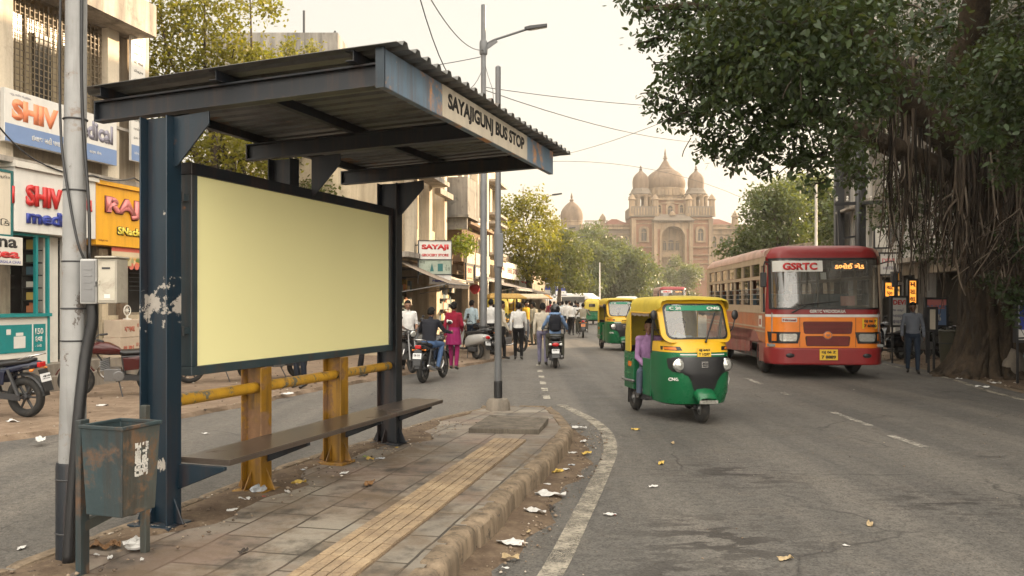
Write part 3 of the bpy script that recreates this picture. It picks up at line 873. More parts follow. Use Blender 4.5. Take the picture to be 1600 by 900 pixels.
for a_, c_, w_, h_ in (((-.285,0,.27),(-.25,.45,.36),.04,.06),((-.265,.02,.365),(.08,.02,.372),.035,.02),((-.265,.02,.75),(-.146,.02,.75),.03,.05)):
    b = MB(); b.bar(a_, c_, w_, h_); b.build('cross_bar', M['binface'], bn, bevel=.003, seg=1)
# ---------------- trees ----------------
def leaves(clumps, per, size, seed, droop=.35, hexa=False, shell=.55, flat=.8):
    """clumps: (center, radius, weight); returns verts, faces of many single leaves"""
    r = np.random.RandomState(seed); allv = []; k = 0
    for c, rad, w in clumps:
        n = max(6, int(per*w*rad*rad))
        d = r.normal(size=(n,3)); d /= np.linalg.norm(d,axis=1)[:,None]
        rr = rad*(shell + (1-shell)*r.rand(n)) * np.where(r.rand(n) < .25, r.rand(n), 1)
        # leaves gather in sprigs
        ns = max(2, n//9); sd = r.normal(size=(ns,3)); sd /= np.linalg.norm(sd,axis=1)[:,None]
        sp = sd*(rad*(.45+.65*r.rand(ns)))[:,None]
        p = np.where((r.rand(n) < .72)[:,None], sp[r.randint(0,ns,n)] + r.normal(size=(n,3))*size*.95, d*rr[:,None])
        p[:,2] *= flat
        p += np.array(c)
        nrm = d*.5 + r.normal(size=(n,3))*.6 + np.array([0,0,.7]); nrm /= np.linalg.norm(nrm,axis=1)[:,None]
        ax = r.normal(size=(n,3)); ax[:,2] -= droop*2; ax -= nrm*(ax*nrm).sum(1)[:,None]; ax /= np.linalg.norm(ax,axis=1)[:,None]
        sd_ = np.cross(nrm, ax)
        L = (size*(.6+.7*r.rand(n)))[:,None]; W = L*(.42+.16*r.rand(n))[:,None]
        if hexa:
            v = np.stack([p, p+ax*L*.3+sd_*W*.5-nrm*L*.04, p+ax*L*.68+sd_*W*.38-nrm*L*.05, p+ax*L-nrm*L*.12, p+ax*L*.68-sd_*W*.38-nrm*L*.05, p+ax*L*.3-sd_*W*.5-nrm*L*.04], 1)
        else:
            v = np.stack([p, p+ax*L*.45+sd_*W*.6, p+ax*L-nrm*L*.1, p+ax*L*.45-sd_*W*.6], 1)
        allv.append(v)
    v = np.concatenate(allv); n, m = v.shape[:2]
    return v.reshape(-1,3), np.arange(n*m).reshape(n,m)
def wig(a, b, n, amp, r):
    a, b = Vector(a), Vector(b); out = []
    for k in range(n+1):
        t = k/n; q = a.lerp(b, t); s = math.sin(PI*t)
        out.append(q + Vector((r.uniform(-1,1), r.uniform(-1,1), r.uniform(-.5,.9)))*amp*s)
    return smooth_path(out, 3)
def branches(mb, trunk_top, clumps, r0, rr, amp=.25, n=8):
    for c, rad, w in clumps:
        L = (Vector(c)-Vector(trunk_top)).length
        p = wig(trunk_top, c, 4, amp*min(1, L/3), rr)
        rad0 = r0*rr.uniform(.35,.6); K = len(p)
        mb.tube(p, [rad0*(1-.85*k/(K-1)) for k in range(K)], n)
def tree(name, label, base, trunk_h, clumps, leafm, barkm, r0=.2, per=900, size=.2, seed=1, group=None, lean=(0,0), flat=.8, shell=.5):
    rr = random.Random(seed)
    t = thing(name, label, 'tree', base, 0, group)
    B = Vector(base)
    cl = [((Vector(c)-B), r, w) for c, r, w in clumps]
    top = Vector((lean[0], lean[1], trunk_h))
    mb = MB(); p = wig((0,0,-.1), top, 4, r0*.5, rr); K = len(p)
    mb.tube(p, [r0*(1.5-.25*min(1,k/2)) if k < 2 else r0*(1.2-.5*k/(K-1)) for k in range(K)], 10)
    branches(mb, top, sorted(cl, key=lambda q: -q[1])[:14], r0, rr, .35, 6)
    mb.build('trunk', barkm, t, smooth=True)
    v, f = leaves(cl, per, size, seed, flat=flat, shell=shell)
    npmesh('crown', v, f, leafm, t)
    return t
def pclumps(L): return [(tuple(dp(x, y, d)), r, 1.0) for x, y, d, r in L]
M['bark'] = bark('bark', (.035,.026,.019), (.10,.075,.055))
M['barkp'] = bark('bark_pale', (.07,.055,.04), (.16,.125,.09))
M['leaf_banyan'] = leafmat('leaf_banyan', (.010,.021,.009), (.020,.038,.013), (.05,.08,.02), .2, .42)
M['leaf_sun'] = leafmat('leaf_sun', (.075,.080,.010), (.16,.145,.014), (.27,.20,.018), .5)  # golden sunlight is put into these leaf colours
M['leaf_olive'] = leafmat('leaf_olive', (.035,.050,.014), (.06,.075,.02), (.12,.11,.022), .4)
M['leaf_far'] = leafmat('leaf_far', (.035,.055,.022), (.055,.078,.028), (.09,.10,.03), .35)
M['leaf_mid'] = leafmat('leaf_mid', (.028,.048,.016), (.045,.07,.02), (.09,.10,.025), .35)

def rclumps(cx, d, zlo, zhi, half, n, r0, r1, seed, dd=None):
    """crown of random clumps inside an ellipsoid"""
    r = random.Random(seed); out = []
    zc, zh = (zlo+zhi)/2, (zhi-zlo)/2
    while len(out) < n:
        x, y, z = r.uniform(-1,1), r.uniform(-1,1), r.uniform(-1,1)
        if x*x+y*y+z*z > 1 or x*x+y*y+z*z < .12: continue
        out.append(((cx+x*half, d+y*(dd or half), zc+z*zh), r.uniform(r0, r1), 1.0))
    return out

# the tree behind the shelter
L = [(250,20,22,1.0),(320,5,23,1.1),(390,-20,24,.8),(420,15,23,.45),(255,95,22,.9),(310,80,23,1.0),(365,75,23,.9),(410,100,23,.7),(330,140,23,.9),(270,160,22,.8),
     (380,140,24,.8),(300,235,22,.8),(345,215,23,.8),(395,240,22,.8),(330,290,23,.8),(360,250,23,.8),(420,240,23.5,.8),(380,300,22,.7),(290,290,23,.5),(440,200,24,.6),(430,270,23,.5),(200,40,22,.9),(225,130,23,.8),(420,165,25,.6)]
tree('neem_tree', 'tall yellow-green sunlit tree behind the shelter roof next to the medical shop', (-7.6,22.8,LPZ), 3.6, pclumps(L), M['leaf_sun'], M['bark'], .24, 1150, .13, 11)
L = [(440,250,26,.7),(460,220,26,.7),(495,220,26.5,.7),(530,235,26.5,.7),(570,255,26.5,.7),(460,300,26,.6),(585,320,26.5,.6),(480,250,27,.6),(520,270,27,.8),(560,290,27,.8),(590,305,28,.7),(505,300,26,.7),(550,250,28,.6),(600,280,28,.6),(530,320,27,.7),(470,300,27,.5),(620,300,28,.4)]
tree('street_tree', 'bushy olive-green tree seen between the shelter posts under the roof', (-5.2,27,LPZ), 2.6, pclumps(L), M['leaf_olive'], M['bark'], .16, 1300, .13, 12)
L = [(455,70,33,.35),(448,85,33,.4),(400,85,33,.6)]
tree('roof_sapling', 'small green sapling growing in front of the bare concrete block', (-8.9,33,LPZ), 9, pclumps(L), M['leaf_sun'], M['bark'], .07, 800, .16, 13)
L = [(488,78,34,.45),(485,92,34,.5),(480,100,34,.5)]
tree('roof_sapling', 'rounder bright green sapling in front of the concrete block nearer the roof corner', (-8.2,34,LPZ), 9, pclumps(L), M['leaf_sun'], M['bark'], .07, 800, .16, 14)
# along the left side farther up the street
L = [(800,330,52,1.2),(830,315,52,1.1),(850,345,52,1.1),(800,375,50,1.3),(835,375,50,1.3),(860,385,53,1.0),(790,415,50,1.2),(825,415,51,1.2),(850,420,52,1.0),(785,350,53,.9),(865,355,55,.7),(860,430,52,.8)]
tree('street_tree', 'golden-brown tree standing past the shop row at the left of the far street', (1.0,52,LPZ), 3.2, pclumps(L), M['leaf_sun'], M['bark'], .22, 620, .21, 15)
L = [(880,370,75,1.3),(900,400,75,1.6),(880,430,75,1.6),(905,440,74,1.3),(865,400,76,1.5)]
tree('street_tree', 'yellowish tree between the golden tree and the dark wooded clump', (4.3,75,LPZ), 3, pclumps(L), M['leaf_olive'], M['bark'], .22, 520, .26, 16)
for i, (cx, d, zh, half, lab) in enumerate([(9.2,118,11.5,4.6,'hazy dark green tree at the left end of the palace wooded clump'),(13.2,128,13.2,5.2,'tallest hazy green tree in front of the palace left wing'),(16.6,122,9.0,3.6,'low hazy green tree at the right end of the clump before the palace')]):
    tree('park_tree', lab, (cx,d,0), 4, rclumps(cx, d, .8, zh, half, 26, 1.3, 2.4, 20+i), M['leaf_far'], M['bark'], .35, 210, .42, 30+i, 'trees of the park in front of the palace left wing')
for i, (cx, d, zh, half, lab) in enumerate([(32.0,185,9.0,4.2,'round green tree in front of the palace gateway, left one of two'),(37.8,188,10.6,4.6,'round green tree in front of the palace gateway, right one of two'),(27.6,165,5.6,2.6,'low pale bush tree at the foot of the palace beside the far bus')]):
    tree('park_tree', lab, (cx,d,0), 3, rclumps(cx, d, .5, zh, half, 22, 1.3, 2.2, 40+i), M['leaf_mid'], M['bark'], .35, 170, .5, 50+i, 'trees at the foot of the palace')
for i, (cx, d, zh, half, lab) in enumerate([(19.6,62,10.6,3.2,'large dark green tree behind the bus roof, its left edge by the palace'),(23.0,66,12.2,4.0,'highest dark green tree behind the bus in the right row'),(21.0,52,9.6,2.8,'green tree behind the bus front beside the white building')]):
    tree('street_tree', lab, (cx,d,0), 3.5, rclumps(cx, d, 1.5, zh, half, 30, .9, 1.6, 60+i), M['leaf_mid'], M['bark'], .3, 420, .28, 70+i, 'trees behind the bus')

# ---------------- the banyan ----------------
BX, BY = 11.45, 19.6
bt = thing('banyan_tree', 'huge dark banyan with hanging aerial roots over the right side of the road', 'tree', (BX, BY, 0))
r = random.Random(5)
M['banbark'] = bark('banyan_bark', (.018,.014,.010), (.095,.066,.042), 4.5, 1.0, .08)
g = NT('aerial_root_bark'); geo = g.n('ShaderNodeNewGeometry'); n_ = g.noise(1, 5, .7, vec=g.co((16, 16, 2)))
M['aerial'] = g.set(g.mix(g.ramp(n_, [(.3,.7),(.6,0)]), g.ramp(geo.outputs['Random Per Island'], [(0,(.014,.011,.008)),(.55,(.04,.03,.022)),(.75,(.15,.115,.085)),(1,(.30,.245,.19))]), (.02,.015,.011)), .88, normal=g.bump(n_, .5, .02), spec=.2)
mb = MB(); rings = []
fl = [(r.uniform(0,6.28), r.randint(3,9), r.uniform(.04,.1)) for _ in range(5)]
for k in range(30):
    z = 6.0*k/29 - .05
    R0 = .54 + .42*math.exp(-z/.42) + .1*math.exp(-((z-1.9)/.7)**2) + (.12*(z-3) if z > 3 else 0)
    ring = []
    for i in range(72):
        a = 2*PI*i/72; q = R0
        for ph, m_, am in fl: q += am*math.sin(m_*a+ph+z*.35)*(1+1.1*math.exp(-z/.5))
        q += .05*math.sin(13*a+z*1.7)+.04*math.sin(21*a-z*1.1)
        ring.append((q*1.12*math.cos(a), q*.85*math.sin(a), z))
    rings.append(ring)
mb.loft(rings)
for k in range(46):                       # stem roots grown down over the trunk and out over the soil
    a = r.uniform(PI*.85, PI*2.15) if k < 34 else r.uniform(0, 6.28); z0 = r.uniform(1.6, 5.2); path = []; rad = r.uniform(.035,.11)
    a1 = a + r.uniform(-.7,.7)
    for j in range(12):
        t = j/11; z = z0*(1-t); aa = a + (a1-a)*t + r.uniform(-.05,.05)
        q = .61 + .52*math.exp(-z/.35) + .04*math.sin(j*1.3+k)
        path.append((q*1.12*math.cos(aa), q*.86*math.sin(aa), z+.015))
    if r.random() < .6:
        q2 = 1.1+r.uniform(.0,.4); path.append((q2*1.1*math.cos(a1+.1), q2*.85*math.sin(a1+.1), -.03))
    K = len(path); mb.tube(smooth_path(path, 2), [rad*(.75+.55*k_/(2*K-2)) for k_ in range(2*K-1)], 7)
mb.build('trunk', M['banbark'], bt, smooth=True)
def limb(pts, r0, r1):
    p = smooth_path([Vector(q)-Vector((BX,BY,0)) for q in pts], 5); K = len(p); mb = MB()
    mb.tube(p, [(r0+(r1-r0)*k/(K-1))*(1+.08*math.sin(k*1.9)) for k in range(K)], 12)
    mb.build('limb', M['banbark'], bt, smooth=True)
limb([(BX-.3,BY-.1,4.4), dp(1490,225,17.5), dp(1430,165,16.5), dp(1370,85,15.5), dp(1320,20,15), dp(1240,-60,14.5)], .42, .16)
limb([(BX,BY-.1,4.4), dp(1500,150,18), dp(1520,40,17), dp(1530,-80,16), dp(1500,-200,15)], .40, .16)
limb([(BX-.4,BY-.3,4.2), dp(1440,250,17), dp(1360,215,16), dp(1270,170,15), dp(1180,120,14.5), dp(1080,90,14)], .26, .05)
limb([(BX+.3,BY-.2,4.6), dp(1560,200,17), dp(1640,120,16), dp(1760,60,15)], .34, .14)
limb([(BX+.4,BY-.5,1.7), dp(1574,470,18), dp(1590,440,17.8), dp(1640,410,17)], .16, .10)
limb([dp(1320,20,15), dp(1200,20,14), dp(1080,10,13.8), dp(1000,15,13.8)], .15, .03)
limb([dp(1270,170,15), dp(1200,220,14), dp(1150,240,13.6), dp(1130,262,13.5)], .08, .015)
limb([(BX,BY,5), (11,15,7), (9,11,8), (7,8,8.4)], .3, .08)
CL = [(1010,-14,14,.55),(1045,35,14,.5),(1012,62,14,.24),(1090,15,14,.75),(1062,108,14,.42),(1018,148,14,.2),(1045,165,14,.32),(1100,105,13.5,.75),(1090,178,14,.45),(1140,60,13,.85),(1160,150,13,.75),
  (1122,215,14,.36),(1172,222,13.5,.5),(1150,250,13.5,.24),(1215,95,12,.9),(1218,195,13,.62),(1200,-20,12,.95),(1290,50,11.5,.95),(1290,165,12,.8),(1268,248,13,.4),(1284,285,13,.2),(1360,5,11.5,.5),(1365,125,12,.6),
  (1322,232,14,.45),(1462,45,12,.35),(1478,128,12.5,.42),(1545,180,14,.8),(1565,100,13,.6),(1592,262,14.5,.55),(1540,214,13,.36),(1610,150,13,.9),(1340,270,15,.35),(1240,250,13.5,.3),(1105,235,13.8,.22),(1195,262,13.4,.2),
  (1572,452,17.4,.30),(1552,440,17.5,.24),(1595,462,17.2,.36),(1575,490,17.3,.22),(1530,436,17.6,.14),(1600,380,17,.5),(1310,95,13,.7),(1392,60,13.5,.22),(1040,190,14,.16),(1260,20,13,.8),(1240,140,13.2,.75),(1190,60,13.6,.8),(1130,120,14,.7)]
cl = pclumps(CL)
for x, y, d, q in ((1400,330,24,.9),(1450,300,23,1.0),(1500,340,24,1.0),(1550,300,23,1.0),(1590,360,23,1.0),(1440,380,24.5,.7),(1530,400,23.5,.8),(1480,390,24,.7),(1600,430,22,.9),(1420,270,22,.9),(1580,250,21,1.0),(1480,260,22,1.0)):
    cl.append((tuple(dp(x, y, d)), q, .55))
for k in range(30):                       # farther boughs behind the big limbs, open enough for sky specks
    cl.append((tuple(dp(1365+(k % 6)*48+r.uniform(-15,15), -20+(k//6)*52+r.uniform(-15,15), r.uniform(19,23))), r.uniform(.7,.95), .42))
while len(cl) < 162:                      # the rest of the crown, above and beyond
    x, y, z = r.uniform(-1,1), r.uniform(-1,1), r.uniform(-1,1)
    if x*x+y*y+z*z > 1: continue
    P = Vector((11.4+x*7.6, 16.6+y*6.4, 8.6+z*3.6))
    px, py = 800+1300*P.x/P.y, 468-1300*(P.z-1.8)/P.y
    if px < 1000+max(0, py)*1.15 or py > (235 if px < 1380 else 150) or P.z < 4.2: continue
    if (1365 < px < 1475 and -20 < py < 150) or (1520 < px < 1605 and -60 < py < 70): continue
    cl.append((tuple(P), r.uniform(.7,1.3), .55))
v, f = leaves([((Vector(c)-Vector((BX,BY,0))), q, w) for c, q, w in cl], 1650, .115, 77, .5, True, .35, .75)
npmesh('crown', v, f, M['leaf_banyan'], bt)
# twigs that carry the outer leaf sprays
mb = MB()
for c, q, w in cl[:46]:
    C = Vector(c)-Vector((BX,BY,0))
    for k in range(4):
        e = C + Vector((r.uniform(-1,1), r.uniform(-1,1), r.uniform(-.8,.5)))*q*1.1
        mb.tube(wig(C + Vector((.5*q,.3*q,.2*q)), e, 3, q*.15, r), [.02,.02,.018,.016,.014,.012,.011,.010,.009,.007][:10], 4)
for (x, y, d, dx, dy) in ((1080,215,13.8,-14,30),(1150,255,13.5,-8,24),(1262,95,11.5,-40,60),(1110,230,13.8,-30,10)):
    mb.tube(wig(Vector(dp(x,y,d))-Vector((BX,BY,0)), Vector(dp(x+dx,y+dy,d))-Vector((BX,BY,0)), 3, .05, r), .008, 4)
mb.build('twigs', M['bark'], bt, smooth=True)
# curtains of aerial roots: each bundle hangs from a limb
def bundle(px, py0, py1, d, n, spread, thick, seed, tang=.5):
    r = random.Random(seed); mb = MB(); nodes = []
    T = Vector(dp(px, py0, d)); Bm = Vector(dp(px, py1, d)); H = (T-Bm).length
    for k in range(n):
        x0, y0 = r.gauss(0, spread*.35), r.gauss(0, spread*.6)
        p = []; hh = H*r.uniform(.55, 1.03); rad = thick*r.uniform(.25, 1)
        ph, am = r.uniform(0, 6.28), r.uniform(.03,.10)
        drift = r.gauss(0, spread*tang)
        for j in range(11):
            t = j/10
            xx = x0*(1-.5*math.sin(PI*t)) + drift*t*t + am*math.sin(ph+t*r.uniform(5,6))*t
            p.append(T + Vector((xx, y0 + am*math.cos(ph*1.7+t*5), -hh*t + r.uniform(-.04,.04))) - Vector((BX,BY,0)))
        p = smooth_path(p, 2); K = len(p)
        mb.tube(p, [rad*(1-.65*i/(K-1))*(1+.15*math.sin(i*2+k)) for i in range(K)], 5)
        for q_ in range(r.randint(1,3)):
            i = r.randint(K//2, K-3); a = p[i]
            mb.tube(wig(a, a+Vector((r.gauss(0,spread*.9), r.gauss(0,.1), -H*r.uniform(.1,.32))), 3, .05, r), [rad*.5*(1-.07*z) for z in range(10)], 4)
    mb.build('aerial_roots', M['aerial'], bt, smooth=True)
for i, a in enumerate([(1390,105,440,16,12,.22,.030),(1416,95,425,16.4,11,.18,.05),(1437,110,455,16.6,7,.18,.04),(1462,150,470,17,8,.22,.03),(1497,210,440,17.2,24,.28,.06),(1522,215,455,17.4,18,.28,.05),
    (1482,200,420,17.6,14,.3,.04),(1548,240,450,17.3,12,.4,.05),(1575,250,440,17.0,12,.45,.035),(1598,260,460,16.8,10,.45,.04),(1372,150,300,15.5,5,.2,.02),(1350,170,250,15,3,.2,.012),(1440,230,470,18,8,.35,.035),(1405,240,470,17.5,6,.25,.025)]):
    bundle(*a, seed=100+i)
# ---------------- the palace at the end of the street ----------------
PD = 220.0; PK = PD/FPX
def PX(px): return (px-1040.5)*PK
def PZ(py): return CAM_H-(py-468)*PK
pal = thing('palace', 'domed sandstone and brick palace with corner turrets at the end of the street', 'palace', ((1040.5-800)/FPX*221, 213.5, 0))
M['pstone'] = wallmat('palace_stone', (.25,.18,.115), (.055,.042,.032), .7, .35, .3)
M['pbrick'] = wallmat('palace_brick', (.185,.09,.052), (.13,.09,.07), .4, .4, .2)
M['pdome'] = wallmat('palace_dome', (.165,.115,.078), (.04,.03,.023), .8, .5, .5)
M['ptile'] = wallmat('palace_tile', (.15,.055,.035), (.12,.07,.05), .4, .5, .2)
M['pdark'] = plain('palace_dark', (.02,.017,.015), .6)
M['pgrey'] = wallmat('palace_grey', (.13,.105,.08), (.09,.08,.07), .5, .4, .3)
def arch_pts(cx, w, z0, zs, zt, n=7):
    """pointed arch outline, bottom-left round to bottom-right, in x,z"""
    P = [(cx-w/2, z0), (cx-w/2, zs)]
    for k in range(1, n): 
        t = k/n; P.append((cx-w/2+w/2*(1-math.cos(t*PI/2)), zs+(zt-zs)*math.sin(t*PI/2)**.85))
    P.append((cx, zt))
    P += [(2*cx-x, z) for x, z in P[::-1][1:]]
    return P
def arch_window(px, w, y0, ys, yt, ypos, par, fw=.45, deep=.35):
    P = arch_pts(PX(px), w*PK, PZ(y0), PZ(ys), PZ(yt))
    b = MB(); c = PX(px); zc = PZ(y0)
    Q = [(c+(x-c)*(1+2*fw/(w*PK)), z+(fw if z > zc+.01 else 0)) for x, z in P]
    n = len(P)
    b.add([(x,ypos-deep,z) for x,z in P]+[(x,ypos-deep,z) for x,z in Q]+[(x,ypos+.02,z) for x,z in P]+[(x,ypos+.02,z) for x,z in Q],
          [(i,i+1,n+i+1,n+i) for i in range(n-1)]+[(2*n+i,2*n+i+1,i+1,i) for i in range(n-1)]+[(n+i,n+i+1,3*n+i+1,3*n+i) for i in range(n-1)])
    b.bb(c-w*PK/2-fw, c+w*PK/2+fw, ypos-deep-.1, ypos+.02, zc-.4, zc)
    o = b.build('window', M['pstone'], par)
    b = MB(); b.add([(x,ypos-.03,z) for x,z in P], [tuple(range(n))]); 
    b.build('pane', M['pdark'], o)
    b = MB(); b.bb(c-.06,c+.06,ypos-.12,ypos-.04,zc,PZ(yt)-.5); b.bb(c-w*PK/2,c+w*PK/2,ypos-.12,ypos-.04,PZ(ys)-.08,PZ(ys)+.08); b.build('frame', M['pstone'], o)
    return o
def box_(name, px0, px1, y0, y1, py0, py1, mat, par=pal):
    b = MB(); b.bb(PX(px0), PX(px1), y0, y1, PZ(py0), PZ(py1)); return b.build(name, M[mat], par)
def dome(px, r, prof, par, y=0, name='dome', mat='pdome', n=32):
    """prof: (half width px, photo y)"""
    b = MB(); b.lathe([(max(.02, w*PK), PZ(py)) for w, py in prof], n, (PX(px), y, 0)); return b.build(name, M[mat], par, smooth=True, auto=35)
GZ = 480  # photo y below ground, so every wall runs into the earth
for sgn, cx in ((-1, 998.8), (1, 1084.6)):
    b = MB()
    b.bb(PX(cx-18), PX(cx+18), 0, 12, -.2, PZ(343)); 
    blk = b.build('tower_wall', M['pbrick'], pal)
    b = MB()
    for e in (-18.6, 12.2):
        for k, (a, c) in enumerate(((480,343),)): b.bb(PX(cx+e), PX(cx+e+6.4), -.45, 3, -.2, PZ(345))
    b.build('corner_pilaster', M['pstone'], pal)
    b = MB()
    for y_ in (388, 400, 413, 345.5): b.bb(PX(cx-19.2), PX(cx+19.2), -.65, 2.5, PZ(y_+1.2), PZ(y_))
    for y_ in (352, 406): b.bb(PX(cx-12), PX(cx+12), -.12, .3, PZ(y_+1.6), PZ(y_))
    b.build('string_course', M['pstone'], pal)
    arch_window(cx, 8, 379, 366, 360.5, 0, pal, .6)
    arch_window(cx, 6, 437, 425, 420, 0, pal, .5)
    # parapet balcony and open pavilion
    box_('parapet', cx-19.5, cx+19.5, -.7, 11, 342.5, 327, 'pgrey')
    b = MB()
    for k in range(9):
        x = cx-17+k*4.25; b.bb(PX(x-.9), PX(x+.9), -.85, -.7, PZ(340), PZ(329))
    b.build('parapet_panel', M['pstone'], pal)
    yc = 5.2
    R8 = 15.2*PK
    b = MB()
    for k in range(8):
        a = PI/8 + k*PI/4; b.lathe([(.75,PZ(327)),(.55,PZ(325)),(.5,PZ(312)),(.8,PZ(308))], 10, (PX(cx)+R8*math.cos(a), yc+R8*math.sin(a), 0))
        a2 = a+PI/4; p0 = Vector((PX(cx)+R8*math.cos(a), yc+R8*math.sin(a), 0)); p1 = Vector((PX(cx)+R8*math.cos(a2), yc+R8*math.sin(a2), 0))
        AP = arch_pts(.5, .62, PZ(320), PZ(314), PZ(309), 5)
        outer = [(0,PZ(320)),(0,PZ(306)),(1,PZ(306)),(1,PZ(320))]
        loop = [outer[0], outer[1], outer[2], outer[3]] + AP[::-1]
        nrm = (p1-p0).cross(Vector((0,0,1))).normalized()*.5
        b.prism([p0.lerp(p1, t)+Vector((0,0,z))-nrm*.5 for t, z in loop], nrm)
    b.build('arcade', M['pstone'], pal)
    for e in (-17.5, 17.5):
        b = MB(); b.lathe([(1.0,PZ(342)),(.85,PZ(330)),(.8,PZ(318)),(1.15,PZ(316.5)),(.95,PZ(315)),(.6,PZ(311.5)),(.1,PZ(308))], 10, (PX(cx+e), .2, 0)); b.build('pinnacle', M['pstone'], pal, smooth=True, auto=35)
    dome(cx, 0, [(15.5,306.5),(18.2,305.8),(18.4,304.6),(15.8,302.5),(15,299.5),(13,296.5),(12.6,296)], pal, yc, 'eave', 'pgrey', 8)
    dm = dome(cx, 0, [(12,296.5),(12.6,291),(12.8,286),(12.2,281),(10.6,277),(8,273.6),(5,271.2),(3,269.5),(1.8,268)], pal, yc)
    b = MB(); b.lathe([(.5,PZ(268.5)),(.28,PZ(267)),(.5,PZ(265.8)),(.2,PZ(264.5)),(.32,PZ(263.4)),(.08,PZ(260))], 8, (PX(cx), yc, 0)); b.build('finial', M['pdome'], dm)
# portico with the great arch
cx = 1041.5; hw = 29; yf = -1.6
AP = arch_pts(PX(cx), 35*PK, -.2, PZ(378), PZ(357.5), 9)
b = MB()
out = [(PX(cx-hw),-.2),(PX(cx-hw),PZ(350)),(PX(cx+hw),PZ(350)),(PX(cx+hw),-.2)]
loop = out + AP[::-1]
b.prism([(x,yf,z) for x,z in loop], (0,3.2,0)); b.build('portico_wall', M['pstone'], pal)
AI = arch_pts(PX(cx), 35*PK, -.2, PZ(378), PZ(357.5), 9); n = len(AI)
AO = [(PX(cx)+(x-PX(cx))*1.16, z+(1.0 if z > 0 else 0)) for x, z in AI]
b = MB(); b.add([(x,yf-.3,z) for x,z in AI]+[(x,yf-.3,z) for x,z in AO]+[(x,yf+.01,z) for x,z in AI]+[(x,yf+.01,z) for x,z in AO],
   [(i,i+1,n+i+1,n+i) for i in range(n-1)]+[(2*n+i,2*n+i+1,i+1,i) for i in range(n-1)]+[(n+i,n+i+1,3*n+i+1,3*n+i) for i in range(n-1)]); b.build('arch_moulding', M['pstone'], pal)
b = MB()
for e in (-hw+2.4, hw-2.4): b.bb(PX(cx+e-2.6), PX(cx+e+2.6), yf-.5, yf, -.2, PZ(351))
b.build('pilaster', M['pstone'], pal)
b = MB()
for e in (-21.5, 21.5): b.bb(PX(cx+e-2.0), PX(cx+e+2.0), yf-.06, yf+.01, PZ(440), PZ(362))
b.build('brick_panel', M['pbrick'], pal)
box_('recess_wall', cx-20, cx+20, 1.62, 3, 480, 355, 'pstone')
for e, w in ((0, 8.2), (-9.6, 4.6), (9.6, 4.6)): arch_window(cx+e, w, 393, 381, 377 if e == 0 else 379, 1.6, pal, .3, .25)
arch_window(cx, 10, 415, 411, 408, 1.6, pal, .3, .25)
box_('balcony', cx-17, cx+17, .7, 1.6, 404, 396, 'pstone')
b = MB()
b.loft([[(PX(cx-31),yf-1.2,PZ(350)),(PX(cx+31),yf-1.2,PZ(350)),(PX(cx+31),yf+4,PZ(350)),(PX(cx-31),yf+4,PZ(350))],[(PX(cx-31),yf-1.2,PZ(348.6)),(PX(cx+31),yf-1.2,PZ(348.6)),(PX(cx+31),yf+4,PZ(348.6)),(PX(cx-31),yf+4,PZ(348.6))],[(PX(cx-22),yf+2.2,PZ(338.5)),(PX(cx+22),yf+2.2,PZ(338.5)),(PX(cx+22),yf+4,PZ(338.5)),(PX(cx-22),yf+4,PZ(338.5))]])
b.build('portico_roof', M['pgrey'], pal)
b = MB()
for k in range(20): b.bb(PX(cx-30+k*3.1), PX(cx-29+k*3.1), yf-.9, yf+.2, PZ(352.5), PZ(350))
b.build('eave_bracket', M['pgrey'], pal)
dome(cx, 0, [(4.8,341),(4.6,338),(3.4,336),(1.5,334.5)], pal, yf+1, 'crest', 'pstone', 14)
# upper storey, drum and the main dome
box_('upper_wall', cx-26, cx+26, 2.5, 13, 352, 314, 'pbrick')
arch_window(cx, 7.4, 338.5, 329, 324, 2.5, pal, .55)
for e in (-17, 17): arch_window(cx+e, 5, 335, 327, 323, 2.5, pal, .35)
b = MB()
b.bb(PX(cx-27), PX(cx+27), 1.9, 13, PZ(315.6), PZ(313.4)); b.bb(PX(cx-26.5), PX(cx+26.5), 2.1, 13, PZ(321), PZ(319.8))
b.prism([(PX(cx-7),2.3,PZ(320)),(PX(cx+7),2.3,PZ(320)),(PX(cx+4),2.3,PZ(314.5)),(PX(cx),2.3,PZ(311.5)),(PX(cx-4),2.3,PZ(314.5))],(0,1,0))
b.build('cornice', M['pstone'], pal)
yc = 9.5
dr = dome(cx, 0, [(28.6,314),(28.6,309),(29.6,308.6),(29.6,307.4),(28.8,307),(29.4,296),(30.2,295.6),(30.2,294),(29.6,293.6)], pal, yc, 'drum', 'pstone', 40)
b = MB()
for k in range(16):
    a = PI + PI*(k+.5)/16; rr_ = 29.4*PK
    b.box((PX(cx)+rr_*math.cos(a), yc+rr_*math.sin(a), PZ(301)), (.9,.5,PZ(296.5)-PZ(306.5)), rz=a-PI/2)
b.build('drum_rib', M['pstone'], pal)
b = MB()
for k in range(15):
    a = PI + PI*(k+1)/16; rr_ = 29.2*PK
    b.box((PX(cx)+rr_*math.cos(a), yc+rr_*math.sin(a), PZ(302)), (.75,.3,PZ(298)-PZ(305)), rz=a-PI/2)
b.build('drum_window', M['pdark'], pal)
md = dome(cx, 0, [(29.6,294),(31.2,290),(31.6,285),(30.9,280),(28.8,275.4),(25.4,271),(21,267.2),(16,264.3),(13.6,263.2),(13.6,262.2),(11.8,261),(8,256.5),(5,251),(3.2,248.6),(2.4,247.6)], pal, yc, 'dome', 'pdome', 40)
b = MB(); b.lathe([(.5,PZ(248)),(.35,PZ(246)),(.75,PZ(244.6)),(.3,PZ(243)),(.5,PZ(241.5)),(.2,PZ(240)),(.32,PZ(238.6)),(.06,PZ(229))], 10, (PX(cx), yc, 0)); b.build('finial', M['pdome'], md, smooth=True)
